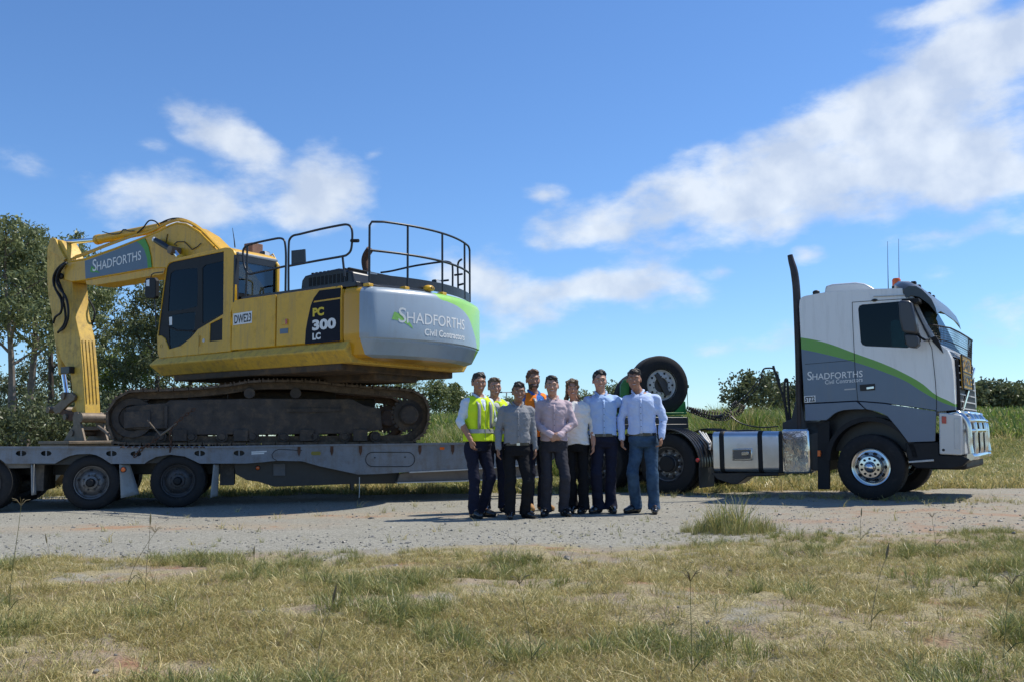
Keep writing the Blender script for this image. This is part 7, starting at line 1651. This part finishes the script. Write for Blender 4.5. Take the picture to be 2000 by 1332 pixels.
REFL = mat('reflective tape', (.30,.31,.31), .35, var=.06)
HV = cloth('hi-vis yellow', (.62,.82,.03)); HVO = cloth('hi-vis orange', (.90,.22,.02))
b_ = HV.node_tree.nodes['Principled BSDF']
D = (0, 0, -1)
def hang(sg, out_=.0, fwd=0, bend=.05):                     # arm hanging at the side
    return [(sg*(.222+out_), .02, 1.175), (sg*(.245+out_*.8), -.01-bend-fwd, .925), (sg*.02, -.12, -1), (-sg, -.15, 0), .35, -sg]
def behind(sg, dx=.30, z=1.15):                             # arm reaching behind a neighbour
    return [(sg*(.30), .12, 1.22), (sg*(.30+dx*.6), .20, z), (sg, .0, -.1), (0, -1, 0), .3, sg]
SK1 = skin((.44,.235,.155), 'fair'); SK2 = skin((.36,.185,.115), 'tanned'); SK3 = skin((.47,.265,.185), 'pale'); SK4 = skin((.29,.15,.095), 'olive')
DKN = cloth('navy work trousers', (.012,.014,.03)); DKG = cloth('dark grey trousers', (.022,.022,.028)); BLKT = cloth('black trousers', (.010,.010,.012)); CHA = cloth('charcoal trousers', (.035,.035,.045)); JEAN = cloth('blue jeans', (.038,.075,.13), var=.6, vs=5)
WS = cloth('pale blue shirt', (.60,.68,.78)); GS = cloth('grey checked shirt', (.24,.245,.26)); MS = cloth('mauve shirt', (.52,.41,.44)); BS = cloth('sky blue shirt', (.38,.53,.80)); BS2 = cloth('light blue shirt', (.52,.63,.88)); OFFW = cloth('off-white blouse', (.75,.74,.71)); WB = cloth('bright blue work shirt', (.05,.16,.46)); LS = cloth('cream shirt', (.55,.56,.52))
# the eight people, left to right
p1, M1 = person('man in yellow hi-vis vest and rolled white sleeves at the left end of the group', 935, 1010, 729, .62, dict(skin=SK2, hair='dark', quiff=1, shirt=WS, trousers=DKN, vest=HV, arms=[[(-.25, .03, 1.20), (-.20, -.13, .965), (.12, -.22, -1), (1, -.2, 0), .5, 1], behind(1, .2)], sleeve=[.25, .6], feet=[(-.08, -.03), (.10, .06)], fdir=[-.05, .5], seed=1, relax=1, boots=True, head_yaw=-.35))
p2, _ = person('second man in a yellow hi-vis vest, half hidden behind the first', 967, 1000, 739, .30, dict(skin=SK1, hair='fair', shirt=LS, trousers=DKN, vest=HV, arms=[hang(-1), hang(1)], seed=2, vopen=.2, head=(.0, 0)))
p3, _ = person('shorter man in grey long-sleeved shirt and black trousers with a silver buckle', 1011, 1011, 748, .12, dict(h0=1.80, skin=SK4, hair='dark', quiff=1, build=1.04, belly=.015, shirt=GS, trousers=BLKT, arms=[hang(-1, .02, .0), hang(1, .0, -.05)], feet=[(-.10, -.02), (.11, .03)], fdir=[-.1, .6], seed=3, relax=1, ar=.068, kr=.078, wr=.005, head=(.03, 0), vneck=.09))
p4, _ = person('bearded man in orange vest and blue work shirt standing at the back', 1047, 997, 724, .55, dict(skin=SK2, hair='auburn', quiff=1, beard=True, build=1.06, shirt=WB, trousers=DKN, vest=HVO, vopen=.34, open_front=.06, arms=[behind(-1, .2), hang(1, .03)], shoes=TAN, boots=True, seed=4, head=(-.05, -.02), head_yaw=-.35, feet=[(-.10, 0), (.10, -.02)]))
p5, M5 = person('man in mauve shirt with his hands clasped in front of him', 1084, 1007, 735, .0, dict(skin=SK3, hair='dark', shirt=MS, trousers=CHA, arms=[[(-.255, -.03, 1.185), (-.035, -.225, 1.03), (1, -.15, -.35), (0, .9, .1), .75, 1], [(.255, -.03, 1.185), (.055, -.215, 1.025), (-1, -.2, -.45), (0, .9, .1), .75, -1]], feet=[(-.115, .02), (.115, -.0)], fdir=[-.25, .35], seed=5, relax=1, kr=.074, ar=.066, belt=False, waist=1.0, hem=.965, untuck=False, head=(-.02, 0), vneck=.06))
p6, _ = person('woman in loose off-white blouse and black trousers', 1127, 1002, 741, -.10, dict(h0=1.80, fem=True, skin=SK1, hair='fair', shirt=OFFW, trousers=BLKT, arms=[behind(-1, .0), [(.235, .03, 1.17), (.235, -.07, .92), (-.03, -.18, -1), (-1, -.15, 0), .35, -1]], sleeve=[.7, .55], feet=[(-.06, .06), (.09, -.02)], fdir=[-.05, -.3], seed=6, vneck=.17, hem=.92, loose=.02, wr=.007, belt=False, collar=False, ar=.075, head=(-.04, 0), head_yaw=.15))
p7, _ = person('tall man in sky blue shirt with one arm round his neighbour on the right', 1180, 1001, 725, .05, dict(skin=SK3, hair='black', quiff=1, build=1.02, shirt=BS, trousers=DKN, arms=[behind(-1, .2, 1.2), [(.40, .13, 1.36), (.61, .08, 1.50), (.9, -.5, .05), (-.2, -.5, -.9), .35, 1]], feet=[(-.07, -.02), (.09, .0)], fdir=[-.7, .1], seed=7, relax=0, ar=.074, head=(-.03, 0), vneck=.08))
p8, _ = person('man in light blue shirt and faded blue jeans at the right end of the group', 1258, 1001, 722, -.22, dict(skin=SK2, hair='dark', quiff=.6, build=1.03, shirt=BS2, trousers=JEAN, arms=[[(-.27, .0, 1.18), (-.25, -.07, .93), (.03, -.12, -1), (1, -.15, 0), .45, 1], [(.265, .0, 1.18), (.245, -.10, .945), (-.1, -.16, -1), (-1, -.15, 0), .6, -1]], feet=[(-.10, .03), (.13, -.02)], fdir=[-.75, .1], seed=8, relax=0, boots=True, ar=.072, kr=.074, head=(-.085, -.02), head_yaw=.1, vneck=.11, wr=.005))
# glasses held by two of the men (things in the hand)
def held_glasses(M0, c, label, rz=0):
    c = Vector(c); mb = MB(); M_ = M0
    for s_ in (-1, 1): mb.tube([M_ @ (c+Vector((s_*.033+.028*math.cos(a), 0, .018*math.sin(a)))) for a in [k*math.pi/6 for k in range(12)]], .0022, 5, closed=True)
    mb.tube([M_ @ (c+Vector((-.008, 0, .004))), M_ @ (c+Vector((.008, 0, .004)))], .002, 5); mb.tube([M_ @ (c+Vector((.062, 0, 0))), M_ @ (c+Vector((.055, .05, .01))), M_ @ (c+Vector((.04, .10, .0)))], .002, 5)
    return tag(mb.build('sunglasses', BPR, None, None, 60), label, 'glasses', 'glasses held in hands')
held_glasses(M1, (-.15, -.20, .845), 'folded glasses hanging from the hand of the man in the yellow vest')
held_glasses(M5, (.09, -.26, .94), 'dark glasses dangling below the clasped hands of the mauve-shirted man')
